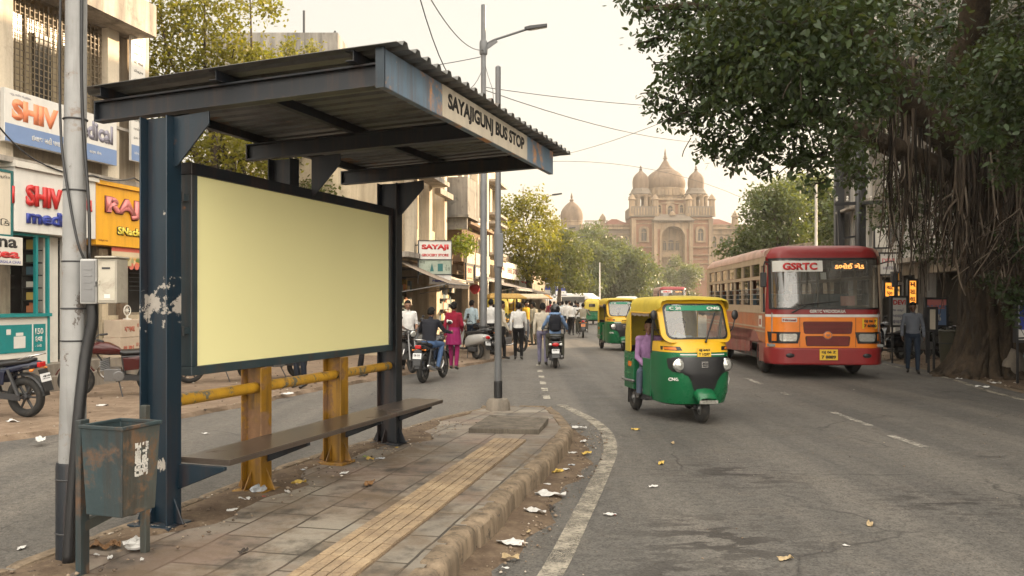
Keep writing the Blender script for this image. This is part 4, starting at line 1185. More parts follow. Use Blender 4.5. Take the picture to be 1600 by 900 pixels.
# wings
for px0, px1, cxw, wins, rpx in ((905, 980, 942, (963,973.5,951), (936,984)), (1102, 1160, 1125, (1109.5,1120.5,1132), (1098,1146))):
    box_('wing_wall', px0, px1, 3, 14, 480, 357, 'pstone' if px0 > 1000 else 'pgrey')
    b = MB(); b.bb(PX(px0-1), PX(px1+1), 2.3, 14, PZ(360), PZ(357)); b.bb(PX(px0-1), PX(px1+1), 2.6, 14, PZ(392), PZ(390.5)); b.bb(PX(px0-1), PX(px1+1), 2.5, 14, PZ(368), PZ(366.8)); b.build('cornice', M['pstone'], pal)
    b = MB()
    k = px0
    while k < px1: b.bb(PX(k), PX(k+1.3), 2.4, 2.8, PZ(357), PZ(353.5)); k += 2.4
    b.bb(PX(px0), PX(px1), 2.35, 2.9, PZ(353.8), PZ(352.8)); b.build('balustrade', M['pstone'], pal)
    for w in wins: arch_window(w, 6.4, 388, 378, 371, 3, pal, .35)
    for w in wins: arch_window(w, 6.4, 428, 416, 408, 3, pal, .35)
    b = MB(); z0, z1 = PZ(353.5), PZ(341); x0, x1 = PX(rpx[0]), PX(rpx[1])
    b.loft([[(x0,4,z0),(x1,4,z0),(x1,14,z0),(x0,14,z0)],[(x0+3.4,8.9,z1),(x1-3.4,8.9,z1),(x1-3.4,9.1,z1),(x0+3.4,9.1,z1)]]); b.build('hipped_roof', M['ptile'], pal)
b = MB()
for k in range(14): b.bb(PX(912+k*2.5), PX(913+k*2.5), 4.4, 4.8, PZ(353), PZ(346.5))
b.bb(PX(911), PX(948), 4.3, 4.9, PZ(346.8), PZ(345.6)); b.build('terrace_rail', M['pstone'], pal)
b = MB(); b.bb(PX(936), PX(942.5), 4, 5.2, PZ(353), PZ(345)); b.lathe([(.9,PZ(345)),(.7,PZ(340)),(.08,PZ(335))], 8, (PX(939.3),4.6,0)); b.build('pinnacle', M['pstone'], pal)
box_('side_block', 878, 911, 6, 16, 480, 352, 'pgrey')
dome(894, 0, [(17,353),(17,345),(17.8,344.6),(17.8,343)], pal, 11, 'drum', 'pstone', 24)
d2 = dome(894, 0, [(17.2,343),(18,338),(17.9,333),(16.8,328),(14.2,323),(10,318),(5,313.6),(2.2,312)], pal, 11, 'dome', 'pdome', 28)
b = MB(); b.lathe([(.4,PZ(312.5)),(.6,PZ(309.5)),(.2,PZ(307)),(.35,PZ(305)),(.06,PZ(298))], 8, (PX(894),11,0)); b.build('finial', M['pdome'], d2)
b = MB(); b.lathe([(1.0,PZ(357)),(.8,PZ(342)),(1.1,PZ(341)),(.7,PZ(338)),(.06,PZ(331))], 10, (PX(1141),2.5,0)); b.build('pinnacle', M['pstone'], pal)
# ---------------- left-hand buildings ----------------
def wall_holes(b, x0, x1, z0, z1, holes, y=0.0, deep=.2, thick=.22):
    """front face with real openings (local x along, -y outwards); reveals go back by deep"""
    xs = sorted({x0, x1, *[h[0] for h in holes], *[h[1] for h in holes]}); zs = sorted({z0, z1, *[h[2] for h in holes], *[h[3] for h in holes]})
    xs = [x for x in xs if x0 <= x <= x1]; zs = [z for z in zs if z0 <= z <= z1]
    for i in range(len(xs)-1):
        for k in range(len(zs)-1):
            mx, mz = (xs[i]+xs[i+1])/2, (zs[k]+zs[k+1])/2
            if any(h[0] < mx < h[1] and h[2] < mz < h[3] for h in holes): continue
            b.add([(xs[i],y,zs[k]),(xs[i+1],y,zs[k]),(xs[i+1],y,zs[k+1]),(xs[i],y,zs[k+1])], [(0,1,2,3)])
    for a, c, e, f in holes:
        b.add([(a,y,e),(c,y,e),(c,y,f),(a,y,f),(a,y+deep,e),(c,y+deep,e),(c,y+deep,f),(a,y+deep,f)], [(0,4,5,1),(1,5,6,2),(2,6,7,3),(3,7,4,0)])
def shell(b, x0, x1, dep, z0, z1, y=0.0):
    """side, back and roof of a block whose front is at y"""
    b.add([(x0,y,z0),(x1,y,z0),(x1,y+dep,z0),(x0,y+dep,z0),(x0,y,z1),(x1,y,z1),(x1,y+dep,z1),(x0,y+dep,z1)], [(1,2,6,5),(2,3,7,6),(3,0,4,7),(4,5,6,7)])
def window(par, x0, x1, z0, z1, mat, framemat, y=.16, mull=2, grille=0, name='window'):
    b = MB(); f = .05
    b.bb(x0,x1,y-.03,y+.03,z0,z0+f); b.bb(x0,x1,y-.03,y+.03,z1-f,z1); b.bb(x0,x0+f,y-.03,y+.03,z0+f,z1-f); b.bb(x1-f,x1,y-.03,y+.03,z0+f,z1-f)
    for k in range(1, mull):
        x = x0+(x1-x0)*k/mull; b.bb(x-f/2,x+f/2,y-.03,y+.03,z0+f,z1-f)
    o = b.build(name, framemat, par)
    b = MB(); b.add([(x0,y,z0),(x1,y,z0),(x1,y,z1),(x0,y,z1)], [(0,1,2,3)]); b.build('pane', mat, o)
    if grille:
        b = MB(); n = int((x1-x0)/grille)
        for k in range(1, n): x = x0+(x1-x0)*k/n; b.bb(x-.009,x+.009,-.06,-.042,z0,z1)
        n = int((z1-z0)/grille)
        for k in range(1, n): z = z0+(z1-z0)*k/n; b.bb(x0,x1,-.04,-.022,z-.009,z+.009)
        b.build('grille', M['grille'], o)
    return o
M['grille'] = plain('grille', (.17,.13,.08), .6, dirt=(.07,.045,.03), da=.4, ds=3)
M['wall_tan'] = wallmat('wall_tan', (.34,.275,.195), (.05,.042,.034), .85, .9, .45)
M['wall_cream'] = wallmat('wall_cream', (.60,.50,.35), (.12,.09,.06), .6, .8, .35)
M['wall_pale'] = wallmat('wall_pale', (.62,.54,.42), (.13,.10,.075), .6, .9, .3)
M['wall_grey'] = wallmat('wall_grey', (.40,.36,.31), (.06,.052,.045), .85, .9, .5)
M['wall_brown'] = wallmat('wall_brown', (.24,.165,.105), (.06,.045,.035), .7, .9, .4)
M['wall_conc'] = wallmat('wall_concrete', (.30,.28,.25), (.035,.033,.03), 1.0, .8, .6)
M['wall_white'] = wallmat('wall_white', (.56,.55,.52), (.10,.095,.085), .6, .9, .35)
M['winpale'] = plain('window_pane', (.42,.34,.22), .15, var=.5, vs=.9, bump=.02)  # pane is an uneven pale warm colour
M['windark'] = plain('window_dark', (.035,.033,.03), .12, var=.5, vs=1.2, bump=.02)
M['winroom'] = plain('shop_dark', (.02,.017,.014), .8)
M['red3d'] = plain('red_letters', (.50,.022,.022), .35, var=.1)
M['blue3d'] = plain('blue_letters', (.028,.048,.28), .35, var=.1)
M['orange_t'] = plain('orange_letters', (.80,.25,.12), .5, var=.08)
M['grey_t'] = plain('grey_letters', (.23,.22,.27), .5, var=.1)
M['pink3d'] = plain('pink_letters', (.62,.20,.19), .4, var=.1)
M['maroon'] = plain('maroon', (.13,.02,.02), .5)
M['snack_t'] = plain('snack_letters', (.78,.62,.08), .4)
M['signyel'] = plain('yellow_sign', (.74,.36,.018), .45, var=.08, streak=.25)
M['bluegrad'] = plain('blue_band', (.16,.24,.42), .5, var=.15, vs=1)
M['teal'] = plain('teal', (.010,.20,.20), .45, var=.15)
M['tealdk'] = plain('dark_teal', (.008,.11,.11), .5)
M['panelw'] = plain('white_panel', (.60,.57,.51), .5, var=.12, dirt=(.30,.25,.19), da=.3, ds=2)
M['carton'] = plain('carton', (.46,.37,.28), .8, var=.15)
M['redprint'] = plain('red_print', (.34,.09,.05), .7)

SB = Vector((-9.2, 17.0, 0)); SBR = math.atan2(.975, .22)
def sbq(px, off=.38):
    rho = (px-800)/FPX; return ((-9.2+off*.975)-rho*(17-off*.22))/(rho*.975-.22)
def sbz(px, py): return CAM_H-(py-468)/FPX*(17+.975*sbq(px))
sb = thing('shop_building', 'weathered tan shop building with caged windows above the medical shop', 'building', SB, SBR)
FL = .55
b = MB()
holes = [(-1.36,1.12,5.62,7.66),(-1.30,.62,FL,3.02),(.70,1.0,FL,3.0),(2.02,3.1,1.5,2.9),(-3.4,-1.62,FL,3.0)]
wall_holes(b, -5, 3.3, 0, 4.4, [h for h in holes if h[3] < 4], 0, .35)
wall_holes(b, -5, 2.52, 4.4, 12.5, [h for h in holes if h[3] > 4] + [(-4.2,-1.9,5.62,7.66),(-1.36,1.12,9,11)], 0, .3)
shell(b, -5, 2.52, 9, 4.4, 12.5); shell(b, -5, 3.3, 9, 0, 4.4)
b.build('wall', M['wall_tan'], sb)
b = MB()
for x0, x1 in ((-1.72,-1.40),(1.16,1.52),(2.26,2.54)): b.bb(x0,x1,-.16,-.002,4.42,12.4)
b.build('column', M['wall_pale'], sb)
b = MB(); b.bb(-3.8,2.0,-.75,-.002,7.72,7.84); b.bb(-3.8,2.0,-.75,-.62,7.84,8.42); b.bb(1.88,2.0,-.62,-.002,7.84,8.42); b.build('balcony', M['wall_grey'], sb)
b = MB(); b.bb(-3.8,2.54,-.42,-.17,4.32,4.42); b.bb(-3.8,2.54,-.20,-.165,5.56,5.62); b.build('ledge', M['wall_grey'], sb)
window(sb, -1.36, 1.12, 5.62, 7.66, M['winpale'], M['grille'], .22, 4, .115); window(sb, -4.2, -1.9, 5.62, 7.66, M['windark'], M['grille'], .22, 3, .115)
window(sb, -1.36, 1.12, 9, 11, M['windark'], M['grille'], .2, 4)
for x, z in ((-.55,6.3),(.35,6.35)):
    b = MB(); b.bb(x,x+.4,.12,.20,5.66,7.1); b.build('shutter', M['windark'], sb)
b = MB(); b.bb(-5,3.3,-.55,-.002,0,FL); b.bb(-5,3.3,-.85,-.55,0,.34); b.build('plinth_step', M['conc'], sb)
# upper hoarding
def board(name, lab, par, x0, x1, z0, z1, mat, y=-.25, th=.1, frame=None, top=True, cat='signboard'):
    o = thing(name, lab, cat, par.matrix_basis @ Vector(((x0+x1)/2, y, z0)) if top else (0,0,0), par.rotation_euler.z)
    b = MB(); w = (x1-x0)/2; b.bb(-w, w, 0, th, 0, z1-z0); p = b.build('panel', mat, o, bevel=.006, seg=1)
    if frame:
        b = MB(); f = .035; h = z1-z0
        b.bb(-w-.01,w+.01,-.012,th*.5,-.01,f); b.bb(-w-.01,w+.01,-.012,th*.5,h-f,h+.01); b.bb(-w-.01,-w+f,-.012,th*.5,f,h-f); b.bb(w-f,w+.01,-.012,th*.5,f,h-f); b.build('frame', frame, o)
    return o
for o_ in (sb,): o_.matrix_basis = Matrix.Translation(o_.location) @ Matrix.Rotation(SBR, 4, 'Z')
h1 = board('signboard', 'pale hoarding with large orange SHIV lettering above a blue band', sb, sbq(10), sbq(185), 4.70, 5.68, M['white'], -.34)
W = sbq(185)-sbq(10)
def tx(o, s, x, z, w, h, mat, **k): return text(s, w, h, (x, -.0025, z), (1,0,0), (0,0,1), mat, o, **k)
b = MB(); b.bb(-W/2+.01, W/2-.01, -.006, -.001, .01, .34); b.build('blue_band', M['bluegrad'], h1)
X0 = lambda px: sbq(px)-(sbq(10)+sbq(185))/2
tx(h1, 'SHIV', X0(21), .43, X0(94)-X0(21), .40, M['orange_t'], bold=.07)
tx(h1, 'medical', X0(110), .43, X0(179)-X0(110), .40, M['grey_t'], bold=.05)
text('ઇલાજ સહી પલાજ', X0(100)-X0(50), .13, (X0(52), -.008, .12), (1,0,0), (0,0,1), M['white'], h1, bold=.02)
text('સર્વ રોગ', .35, .09, (X0(142), -.008, .14), (1,0,0), (0,0,1), M['white'], h1, bold=.02)
tx(h1, 'ન્યુ શિવ મેડિકલ', .5, .055, M['grey_t'], mat=M['grey_t']) if False else tx(h1, 'ન્યુ શિવ મેડિકલ', X0(18), .87, .5, .05, M['grey_t'])
tx(h1, 'ઓ. સમાચારથી', X0(152), .87, .35, .05, M['grey_t'])
# shop sign with raised letters
h2 = board('signboard', 'white medical shop sign with raised red SHIV over blue medical', sb, sbq(20), sbq(147), 3.06, 4.24, M['white'], -.42, .4)
X0 = lambda px: sbq(px)-(sbq(20)+sbq(147))/2
text('SHIV', X0(93)-X0(37), .40, (X0(37), -.002, .50), (1,0,0), (0,0,1), M['red3d'], h2, bold=.05, ext=.035)
text('medical', X0(128)-X0(38), .27, (X0(38), -.002, .17), (1,0,0), (0,0,1), M['blue3d'], h2, bold=.04, ext=.03)
text('ભ', .16, .24, (X0(131), -.002, .55), (1,0,0), (0,0,1), M['red3d'], h2, bold=.03, ext=.03)
W = (sbq(147)-sbq(20))/2
b = MB(); b.bb(-W-.04,W+.04,-.06,.45,1.185,1.30); b.build('hood', M['panelw'], h2)
h3 = board('signboard', 'cream sign with a red letter cut by the left edge of the photo', sb, -3.2, sbq(19)-.02, 2.95, 4.15, M['cream'], -.40, .3, M['tealdk'])
text('l', .05, .32, (1.32/2-.0+.42-.33, -.002, .62), (1,0,0), (0,0,1), M['red3d'], h3, bold=.05, ext=.02); w3 = (sbq(19)-.02+3.2)/2
text('હાર્દિક', .8, .16, (w3-.85, -.002, .16), (1,0,0), (0,0,1), M['blacktxt'], h3)
text('મેડિકલ સ્ટોર', .7, .07, (w3-.75, -.002, 1.04), (1,0,0), (0,0,1), M['blacktxt'], h3)
h4 = board('signboard', 'small hanging sign with red ea lettering below the cream sign', sb, -3.0, sbq(20)-.02, 2.42, 2.93, M['panelw'], -.62, .12); w4 = (sbq(20)-.02+3.0)/2
text('na', .42, .16, (w4-.55, -.002, .31), (1,0,0), (0,0,1), M['blacktxt'], h4, bold=.03); text('tea', .6, .15, (w4-.68, -.002, .12), (1,0,0), (0,0,1), M['red3d'], h4, bold=.04); text('MASALA CHAI', .5, .05, (w4-.56,-.002,.03), (1,0,0), (0,0,1), M['blue3d'], h4)
h5 = board('signboard', 'yellow snack shop sign with pink raised RAJ lettering', sb, sbq(149), 3.25, 2.95, 4.22, M['signyel'], -.40, .35)
c5 = (sbq(149)+3.25)/2; X0 = lambda px: sbq(px)-c5
text('RAJ', X0(216)-X0(162), .46, (X0(162), -.002, .60), (1,0,0), (0,0,1), M['maroon'], h5, bold=.075, ext=.02)
text('RAJ', X0(216)-X0(162)-.06, .42, (X0(162)+.02, -.022, .62), (1,0,0), (0,0,1), M['pink3d'], h5, bold=.05, ext=.03)
text('SNacks', X0(222)-X0(181), .19, (X0(181), -.002, .25), (1,0,0), (0,0,1), M['blacktxt'], h5, bold=.07, ext=.015)
text('SNacks', X0(222)-X0(181)-.03, .165, (X0(181)+.015, -.017, .262), (1,0,0), (0,0,1), M['snack_t'], h5, bold=.035, ext=.012)
text('નાસ્તા ઘર', .3, .05, (X0(152), -.002, .07), (1,0,0), (0,0,1), M['maroon'], h5)
b = MB(); W = (3.25-sbq(149))/2; b.bb(-W-.03,W+.03,-.05,.4,1.275,1.36); b.build('hood', M['signyel'], h5)
# food banner under it
g = NT('food_banner'); vo = g.n('ShaderNodeTexVoronoi'); vo.inputs['Scale'].default_value = 7; g.l(g.tc.outputs['Object'], vo.inputs['Vector'])
col = g.ramp(vo.outputs['Color'], [(0,(.45,.06,.03)),(.3,(.62,.33,.06)),(.55,(.60,.48,.30)),(.8,(.10,.16,.03)),(1,(.55,.12,.08))])
z = g.n('ShaderNodeSeparateXYZ'); g.l(g.tc.outputs['Object'], z.inputs[0])
M['banner'] = g.set(g.mix(g.ramp(z.outputs[2], [(.16,1),(.22,0)]), g.mix(g.ramp(z.outputs[2], [(.30,0),(.32,1)]), (.62,.50,.33), (.60,.12,.08)), col), .6)
hb = MB(); W = 1.1
hb.loft([[(-W+2*W*i/16, -.0+.03*math.sin(i*1.3)*(k<2), .40*k/3 - (0)) for i in range(17)] for k in range(4)], cap=False, close=False)
o = thing('banner', 'scalloped food picture banner hanging below the yellow snack sign', 'banner', sb.matrix_basis @ Vector((2.15,-.34,2.54)), SBR)
hb.build('cloth', M['banner'], o, smooth=True)
b = MB()
for i in range(12): b.lathe([(.075,-.006),(.075,.006)], 12, (-W+.1+i*.18, .0, .0), 'y')
b.build('fringe', plain('fringe', (.6,.15,.1), .7), o)
# medical shop front
mf = thing('shop_counter', 'teal edged medical counter with white front and small poster', 'counter', sb.matrix_basis @ Vector((0,0,FL)), SBR)
b = MB(); b.bb(-3.0,-.72,-.30,.1,0,.92); b.build('front_panel', M['panelw'], mf)
b = MB(); b.bb(-3.05,-.66,-.36,.15,.921,.985); b.bb(-.72,-.66,-.31,-.25,0,.92); b.bb(-1.02,-.96,-.31,-.25,.985,2.45); b.bb(-.72,-.67,-.31,-.25,.985,2.45); b.bb(-3.0,-.67,-.31,-.25,2.45,2.5); b.build('trim', M['teal'], mf)
b = MB()
b.bb(-1.95,-.78,-.315,-.301,.26,.78); po = b.build('poster', M['teal'], mf)
b = MB(); b.bb(-1.12,-1.09,-.319,-.3155,.26,.78); b.bb(-1.55,-1.28,-.319,-.3155,.34,.56); b.bb(-1.5,-1.33,-.319,-.3155,.57,.63); b.bb(-1.72,-1.62,-.319,-.3155,.6,.7); b.build('picture', M['white'], po)
text('150', .2, .12, (-1.04,-.317,.58), (1,0,0), (0,0,1), M['white'], po, bold=.03); text('દવા', .18, .1, (-1.04,-.317,.44), (1,0,0), (0,0,1), M['white'], po, bold=.03); text('- ૨૦%', .16, .05, (-1.04,-.317,.34), (1,0,0), (0,0,1), M['white'], po)
g = NT('goods'); geo = g.n('ShaderNodeNewGeometry')
M['goods'] = g.set(g.ramp(geo.outputs['Random Per Island'], [(0,(.30,.25,.16)),(.2,(.05,.10,.13)),(.35,(.35,.33,.28)),(.5,(.33,.12,.05)),(.65,(.10,.16,.12)),(.8,(.42,.40,.34)),(.92,(.35,.25,.06)),(1,(.2,.05,.05))], 'CONSTANT'), .6)
def shelves(name, lab, par, x0, x1, z0, z1, rows, y, seed, sx=(.05,.12), fill=.8, grp=None):
    r = random.Random(seed); o = thing(name, lab, 'shelf', par.matrix_basis @ Vector(((x0+x1)/2,y,z0)), par.rotation_euler.z, grp)
    w = (x1-x0)/2; hh = (z1-z0)/rows; b = MB(); c = MB()
    b.bb(-w,w,.25,.28,0,z1-z0)
    for k in range(rows):
        b.bb(-w,w,0,.25,k*hh-.012,k*hh+.012); x = -w+.03
        while x < w-.1:
            bw = r.uniform(*sx); 
            if r.random() < fill: c.bb(x,x+bw*.9,.03,.2,k*hh+.013,k*hh+.013+hh*r.uniform(.35,.8))
            x += bw+r.uniform(0,.03)
    b.build('rack', M['winroom'], o); tag(c.build('packets', M['goods'], o), kind='stuff'); return o
shelves('goods_shelf', 'dark shelf of small medicine packets behind the teal counter', sb, -2.9, -1.05, FL+.99, 3.0, 6, .12, 3)
shelves('goods_shelf', 'narrow glass cupboard of packets at the right end of the teal counter', sb, -.95, -.73, FL+.99, 3.0, 6, -.2, 4)
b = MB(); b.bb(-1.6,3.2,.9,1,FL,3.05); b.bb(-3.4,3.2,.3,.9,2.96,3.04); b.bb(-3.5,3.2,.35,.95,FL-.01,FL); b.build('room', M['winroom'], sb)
b = MB(); b.bb(-.62,-.24,-.12,.05,FL,3.04); b.build('pillar', M['panelw'], sb)
vp = thing('notice_column', 'white column sign with vertical red and green lettering by the medical door', 'signboard', sb.matrix_basis @ Vector((.02,-.16,FL)), SBR)
b = MB(); b.bb(-.15,.15,0,.1,0,2.5); b.build('panel', M['white'], vp, bevel=.005, seg=1)
for k, (ch, m_) in enumerate((('દ','blacktxt'),('વા','red3d'),('ઓ','red3d'),('મ','red3d'),('ળ','teal'),('શે','teal'),('અ','teal'),('હીં','teal'),('ક','teal'),('થી','teal'))):
    text(ch, .13, .12, (-.065,-.002,2.28-.215*k), (1,0,0), (0,0,1), M[m_], vp, bold=.04)
b = MB(); b.bb(.36,.9,.25,.28,FL,FL+1.1); o = b.build('drink_crate', M['redprint']); o.matrix_basis = sb.matrix_basis; tag(o, 'brown printed carton standing in the dark doorway left of the pole', 'carton')
# snack shop front
b = MB(); b.bb(1.22,3.3,-.06,-.002,FL,FL+.9); b.build('snack_front', M['wall_cream'], sb)
b = MB(); b.bb(2.02,3.1,.28,.3,1.5,2.9); b.build('hatch', M['winroom'], sb)
b = MB()
for k in range(9): b.bb(2.02,3.1,-.03,0,2.0+.1*k,2.02+.1*k)
b.build('roller_shutter', M['char'], sb)
b = MB(); b.bb(1.06,1.24,-.10,-.01,FL,2.9); b.build('jamb', M['wall_cream'], sb)
b = MB(); b.bb(1.62,1.78,-.12,-.01,FL,2.9); b.build('jamb', M['wall_brown'], sb)
_cx = (sbq(176,.45)+sbq(221,.45))/2-.4
for k, (x, z, h) in enumerate(((_cx,FL,.42),(_cx+.03,FL+.425,.38))):
    c = thing('carton', ('lower' if k == 0 else 'upper')+' printed cardboard box of the pair outside the snack shop', 'carton', sb.matrix_basis @ Vector((x+.4,-.33,z)), SBR+.12)
    b = MB(); b.bb(-.43,.43,-.2,.2,0,h); b.build('box', M['carton'], c, bevel=.008)
    b = MB(); b.bb(-.43,.43,-.03,.03,h,h+.002); b.build('tape', M['redprint'], c)
    text('PURI' if k == 0 else 'મસાલા', .4, .12, (-.3,-.202,.12), (1,0,0), (0,0,1), M['redprint'], c, bold=.05); text('✱ ૧', .12, .1, (.2,-.202,.2), (1,0,0), (0,0,1), M['redprint'], c, bold=.03)
fn = thing('pedestal_fan', 'small white round fan standing on the cartons by the snack shop', 'fan', sb.matrix_basis @ Vector((_cx+.55,-.33,FL+.806)), SBR)
b = MB(); b.lathe([(.09,0),(.09,.02),(.02,.03),(.02,.1)], 12); b.build('stand', M['panelw'], fn); b = MB(); b.torus((0,0,.2),.11,.012,'y'); b.lathe([(.03,-.02),(.04,.03)],10,(0,0,.2),'y')
for k in range(8): a = k*PI/4; b.bar((0,0,.2),(.11*math.cos(a),0,.2+.11*math.sin(a)),.006,.006)
b.build('cage', M['panelw'], fn)
# tall narrow notice beside the column
nb = thing('signboard', 'tall narrow white notice board with rows of black writing and blue foot', 'signboard', sb.matrix_basis @ Vector((1.98,-.30,4.92)), SBR)
b = MB(); b.bb(-.24,.24,0,.06,0,3.6); b.build('panel', M['white'], nb)
b = MB(); b.bb(-.235,.235,-.004,-.001,.01,.36); b.build('blue_foot', M['bluegrad'], nb)
for k, s_ in enumerate(('૯:૦૦ થી ૧','બપોર ૪','સાંજે ૯','રવિવારે','બંધ રહેશે','ડોક્ટર','એ. શાહ','એમ. ડી.','નંબર','૯૪૨૬')):
    text(s_, .32, .075, (-.16,-.0025,.5+.20*k if k < 4 else .5+.20*k+.5), (1,0,0), (0,0,1), M['blacktxt'], nb)
text('સંપર્ક', .3, .08, (-.15,-.0045,.14), (1,0,0), (0,0,1), M['white'], nb)
# loose cables along the ledge
def cable(name, lab, pts, r=.02, grp=None, sag=0, n=14, top=True):
    P = []
    for a, c in zip(pts, pts[1:]):
        a, c = Vector(a), Vector(c)
        for k in range(n): t = k/n; P.append(a.lerp(c, t) - Vector((0,0,sag*4*t*(1-t))))
    P.append(Vector(pts[-1])); b = MB(); b.tube(P, r, 5)
    o = b.build(name, M['char']); 
    return tag(o, lab, 'cable', grp)
mx = sb.matrix_basis
cable('cable', 'slack black cable looping along the ledge above the shop signs', [mx @ Vector(p) for p in ((-2.2,-.5,5.0),(-1.2,-.5,4.42),(.3,-.5,4.36),(1.6,-.48,4.5),(2.6,-.2,4.6))], .016, sag=.08)

# bare concrete block behind the trees
cb = thing('concrete_building', 'stained bare concrete block rising behind the trees over the shelter roof', 'building', (-11.2, 40.2, 0))
b = MB(); b.bb(-3.6, 2.78, 0, 9, 0, 13.0); b.bb(-3.6,2.78,.0,9,13.05,14.7); b.bb(-3.7,2.86,-.06,9,12.9,13.06); b.build('wall', M['wall_conc'], cb)
b = MB(); b.tube([(.9,1,14.7),(.9,1,16.1)], .06, 6); b.build('pipe', M['char'], cb); b = MB(); b.tube([(2.3,1,14.7),(2.45,1,15.1)], .05, 6); b.tube([(2.0,1,14.7),(2.42,1,15.05)],.02,5); b.build('pipe', M['char'], cb)
# ---------------- row of shops farther up the left side ----------------
RO = Vector((-3.3, 28.0, 0)); RU = Vector((.153, .988, 0)); RRZ = math.atan2(.988, .153)
RM = Matrix.Translation(RO) @ Matrix.Rotation(RRZ, 4, 'Z')
def rq(px):
    off = .6; rho = (px-800)/FPX; return ((-3.3+off*.988)-rho*(28-off*.153))/(rho*.988-.153)
def rzz(px, py): return CAM_H-(py-468)/FPX*(28+.988*rq(px))
def rthing(name, lab, cat, q, y, z, grp=None): return thing(name, lab, cat, RM @ Vector((q,y,z)), RRZ, grp)
M['awn'] = plain('awning_cloth', (.26,.205,.155), .8, dirt=(.10,.08,.06), da=.4)
M['tin'] = worn_paint('tin_sheet', (.22,.21,.20), rust=(.16,.08,.04), amount=.5, chips=.1)
def block(name, lab, q0, q1, h, dep, mat, holes, y=0, extra=None, wm='windark', fm='wall_grey', mull=2, ground=2.9):
    o = rthing(name, lab, 'building', q0, y, 0); w = q1-q0
    b = MB(); hs = [(a*w, c*w, e, f) for a, c, e, f in holes] + [(.06*w+.1, .94*w-.1, .15, ground)]
    wall_holes(b, 0, w, 0, h, hs, 0, .3); shell(b, 0, w, dep, 0, h)
    b.bb(-.05, w+.05, -.06, .3, h-.001, h+.35)
    b.build('wall', M[mat], o)
    for a, c, e, f in hs[:-1]: window(o, a, c, e, f, M[wm], M[fm], .2, mull)
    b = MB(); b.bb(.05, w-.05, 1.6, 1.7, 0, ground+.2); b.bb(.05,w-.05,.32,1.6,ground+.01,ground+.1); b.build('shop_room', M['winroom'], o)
    return o
A = block('building', 'cream plaster building with vertical fins nearest behind the SAYAJI sign', -2.4, 3.6, 8.9, 3.2, 'wall_cream', [(.06,.16,3.9,5.4),(.06,.16,6.2,7.8),(.38,.48,4.2,7.4),(.78,.9,4.3,6.2),(.78,.9,6.6,8.2)])
b = MB()
for x in (1.25, 3.25, 5.5): b.bb(x, x+.38, -.32, -.002, 3.3, 8.95)
b.build('fin', M['wall_pale'], A)
b = MB(); b.bb(.1, 3.8, -.9, -.33, 5.75, 5.9); b.bb(3.9, 5.95, -.55, -.33, 5.55, 5.75); b.bb(0,6,-.5,-.002,3.12,3.28); b.build('ledge', M['wall_grey'], A)
B_ = block('building', 'weathered block with a projecting balcony box above a brown arched storey', 3.62, 10.6, 9.0, 9, 'wall_pale', [(.62,.74,4.9,8.2),(.80,.92,4.9,8.2),(.10,.28,6.6,8.0)], .25)
b = MB(); b.bb(.4, 2.7, -1.25, -.002, 5.05, 6.5); b.bb(.3,2.8,-1.3,-.002,4.95,5.045); b.bb(.5,.65,-1.2,-.02,4.5,4.945); b.build('balcony', M['wall_conc'], B_)
b = MB(); b.bb(1.2, 6.6, -.85, -.003, 3.3, 4.75); b.bb(1.0,6.8,-1.25,-.003,4.751,4.85); b.build('brown_storey', M['wall_brown'], B_)
for k, x in enumerate((3.2, 4.4, 5.5)):
    b = MB(); P = arch_pts(x, .62, 3.5, 4.1, 4.45, 6); b.add([(p[0],-.865,p[1]) for p in P], [tuple(range(len(P)))]); b.build('arched_opening', M['winroom'], B_)
    b = MB(); 
    for j in range(len(P)-1): b.bar((P[j][0],-.87,P[j][1]),(P[j+1][0],-.87,P[j+1][1]),.05,.09,(0,1,0))
    b.build('arch_moulding', M['wall_cream'], B_)
for k in range(3):
    b = MB(); b.bb(1.6+k*1.75, 3.1+k*1.75, -.98, -.861, 2.95, 3.75); b.build('hanging_panel', M['wall_pale'], B_)
ls = leaves([((2.0,-1.0,4.0),.45,1),((1.5,-1.0,3.75),.4,1),((2.5,-.95,3.8),.35,1)], 1400, .14, 5)
po = rthing('potted_shrub', 'bright green shrub growing on the ledge above the SAYAJI sign', 'plant', 3.1, -.4, 3.3)
npmesh('foliage', ls[0]*np.array([1.0,1,1])-np.array([1.6,-.4,3.3]), ls[1], leafmat('leaf_bright', (.06,.10,.01), (.11,.16,.015), (.18,.2,.03), .45), po)
b = MB(); b.lathe([(.22,0),(.3,.35),(.27,.35)], 12); b.build('pot', M['wall_brown'], po)
C_ = block('building', 'tall pale block with a grid of narrow windows left of the tall lamp post', 10.62, 13.4, 9.3, 9, 'wall_pale', [(.10,.36,3.9,5.0),(.10,.36,5.6,8.6),(.52,.86,3.9,5.0),(.52,.86,5.6,8.6)], -.1)
D_ = block('building', 'cream building with jutting window ledges just right of the tall lamp post', 13.42, 17.2, 9.0, 9, 'wall_cream', [(.15,.4,4.2,5.5),(.55,.85,4.2,5.5),(.15,.4,6.2,7.6),(.55,.85,6.2,7.6)], .1)
b = MB()
for z in (4.05,5.6,6.05,7.7): b.bb(.3,3.6,-.55,-.002,z,z+.12)
b.build('window_ledge', M['wall_grey'], D_)
E_ = block('shop_row', 'low row of small shops under cream signboards past the two poles', 17.22, 30.5, 4.0, 6, 'wall_tan', [], .2, ground=2.6)
F_ = block('shop_row', 'farthest low shop row at the left before the golden tree', 30.52, 44, 3.8, 6, 'wall_tan', [], .6, ground=2.5)
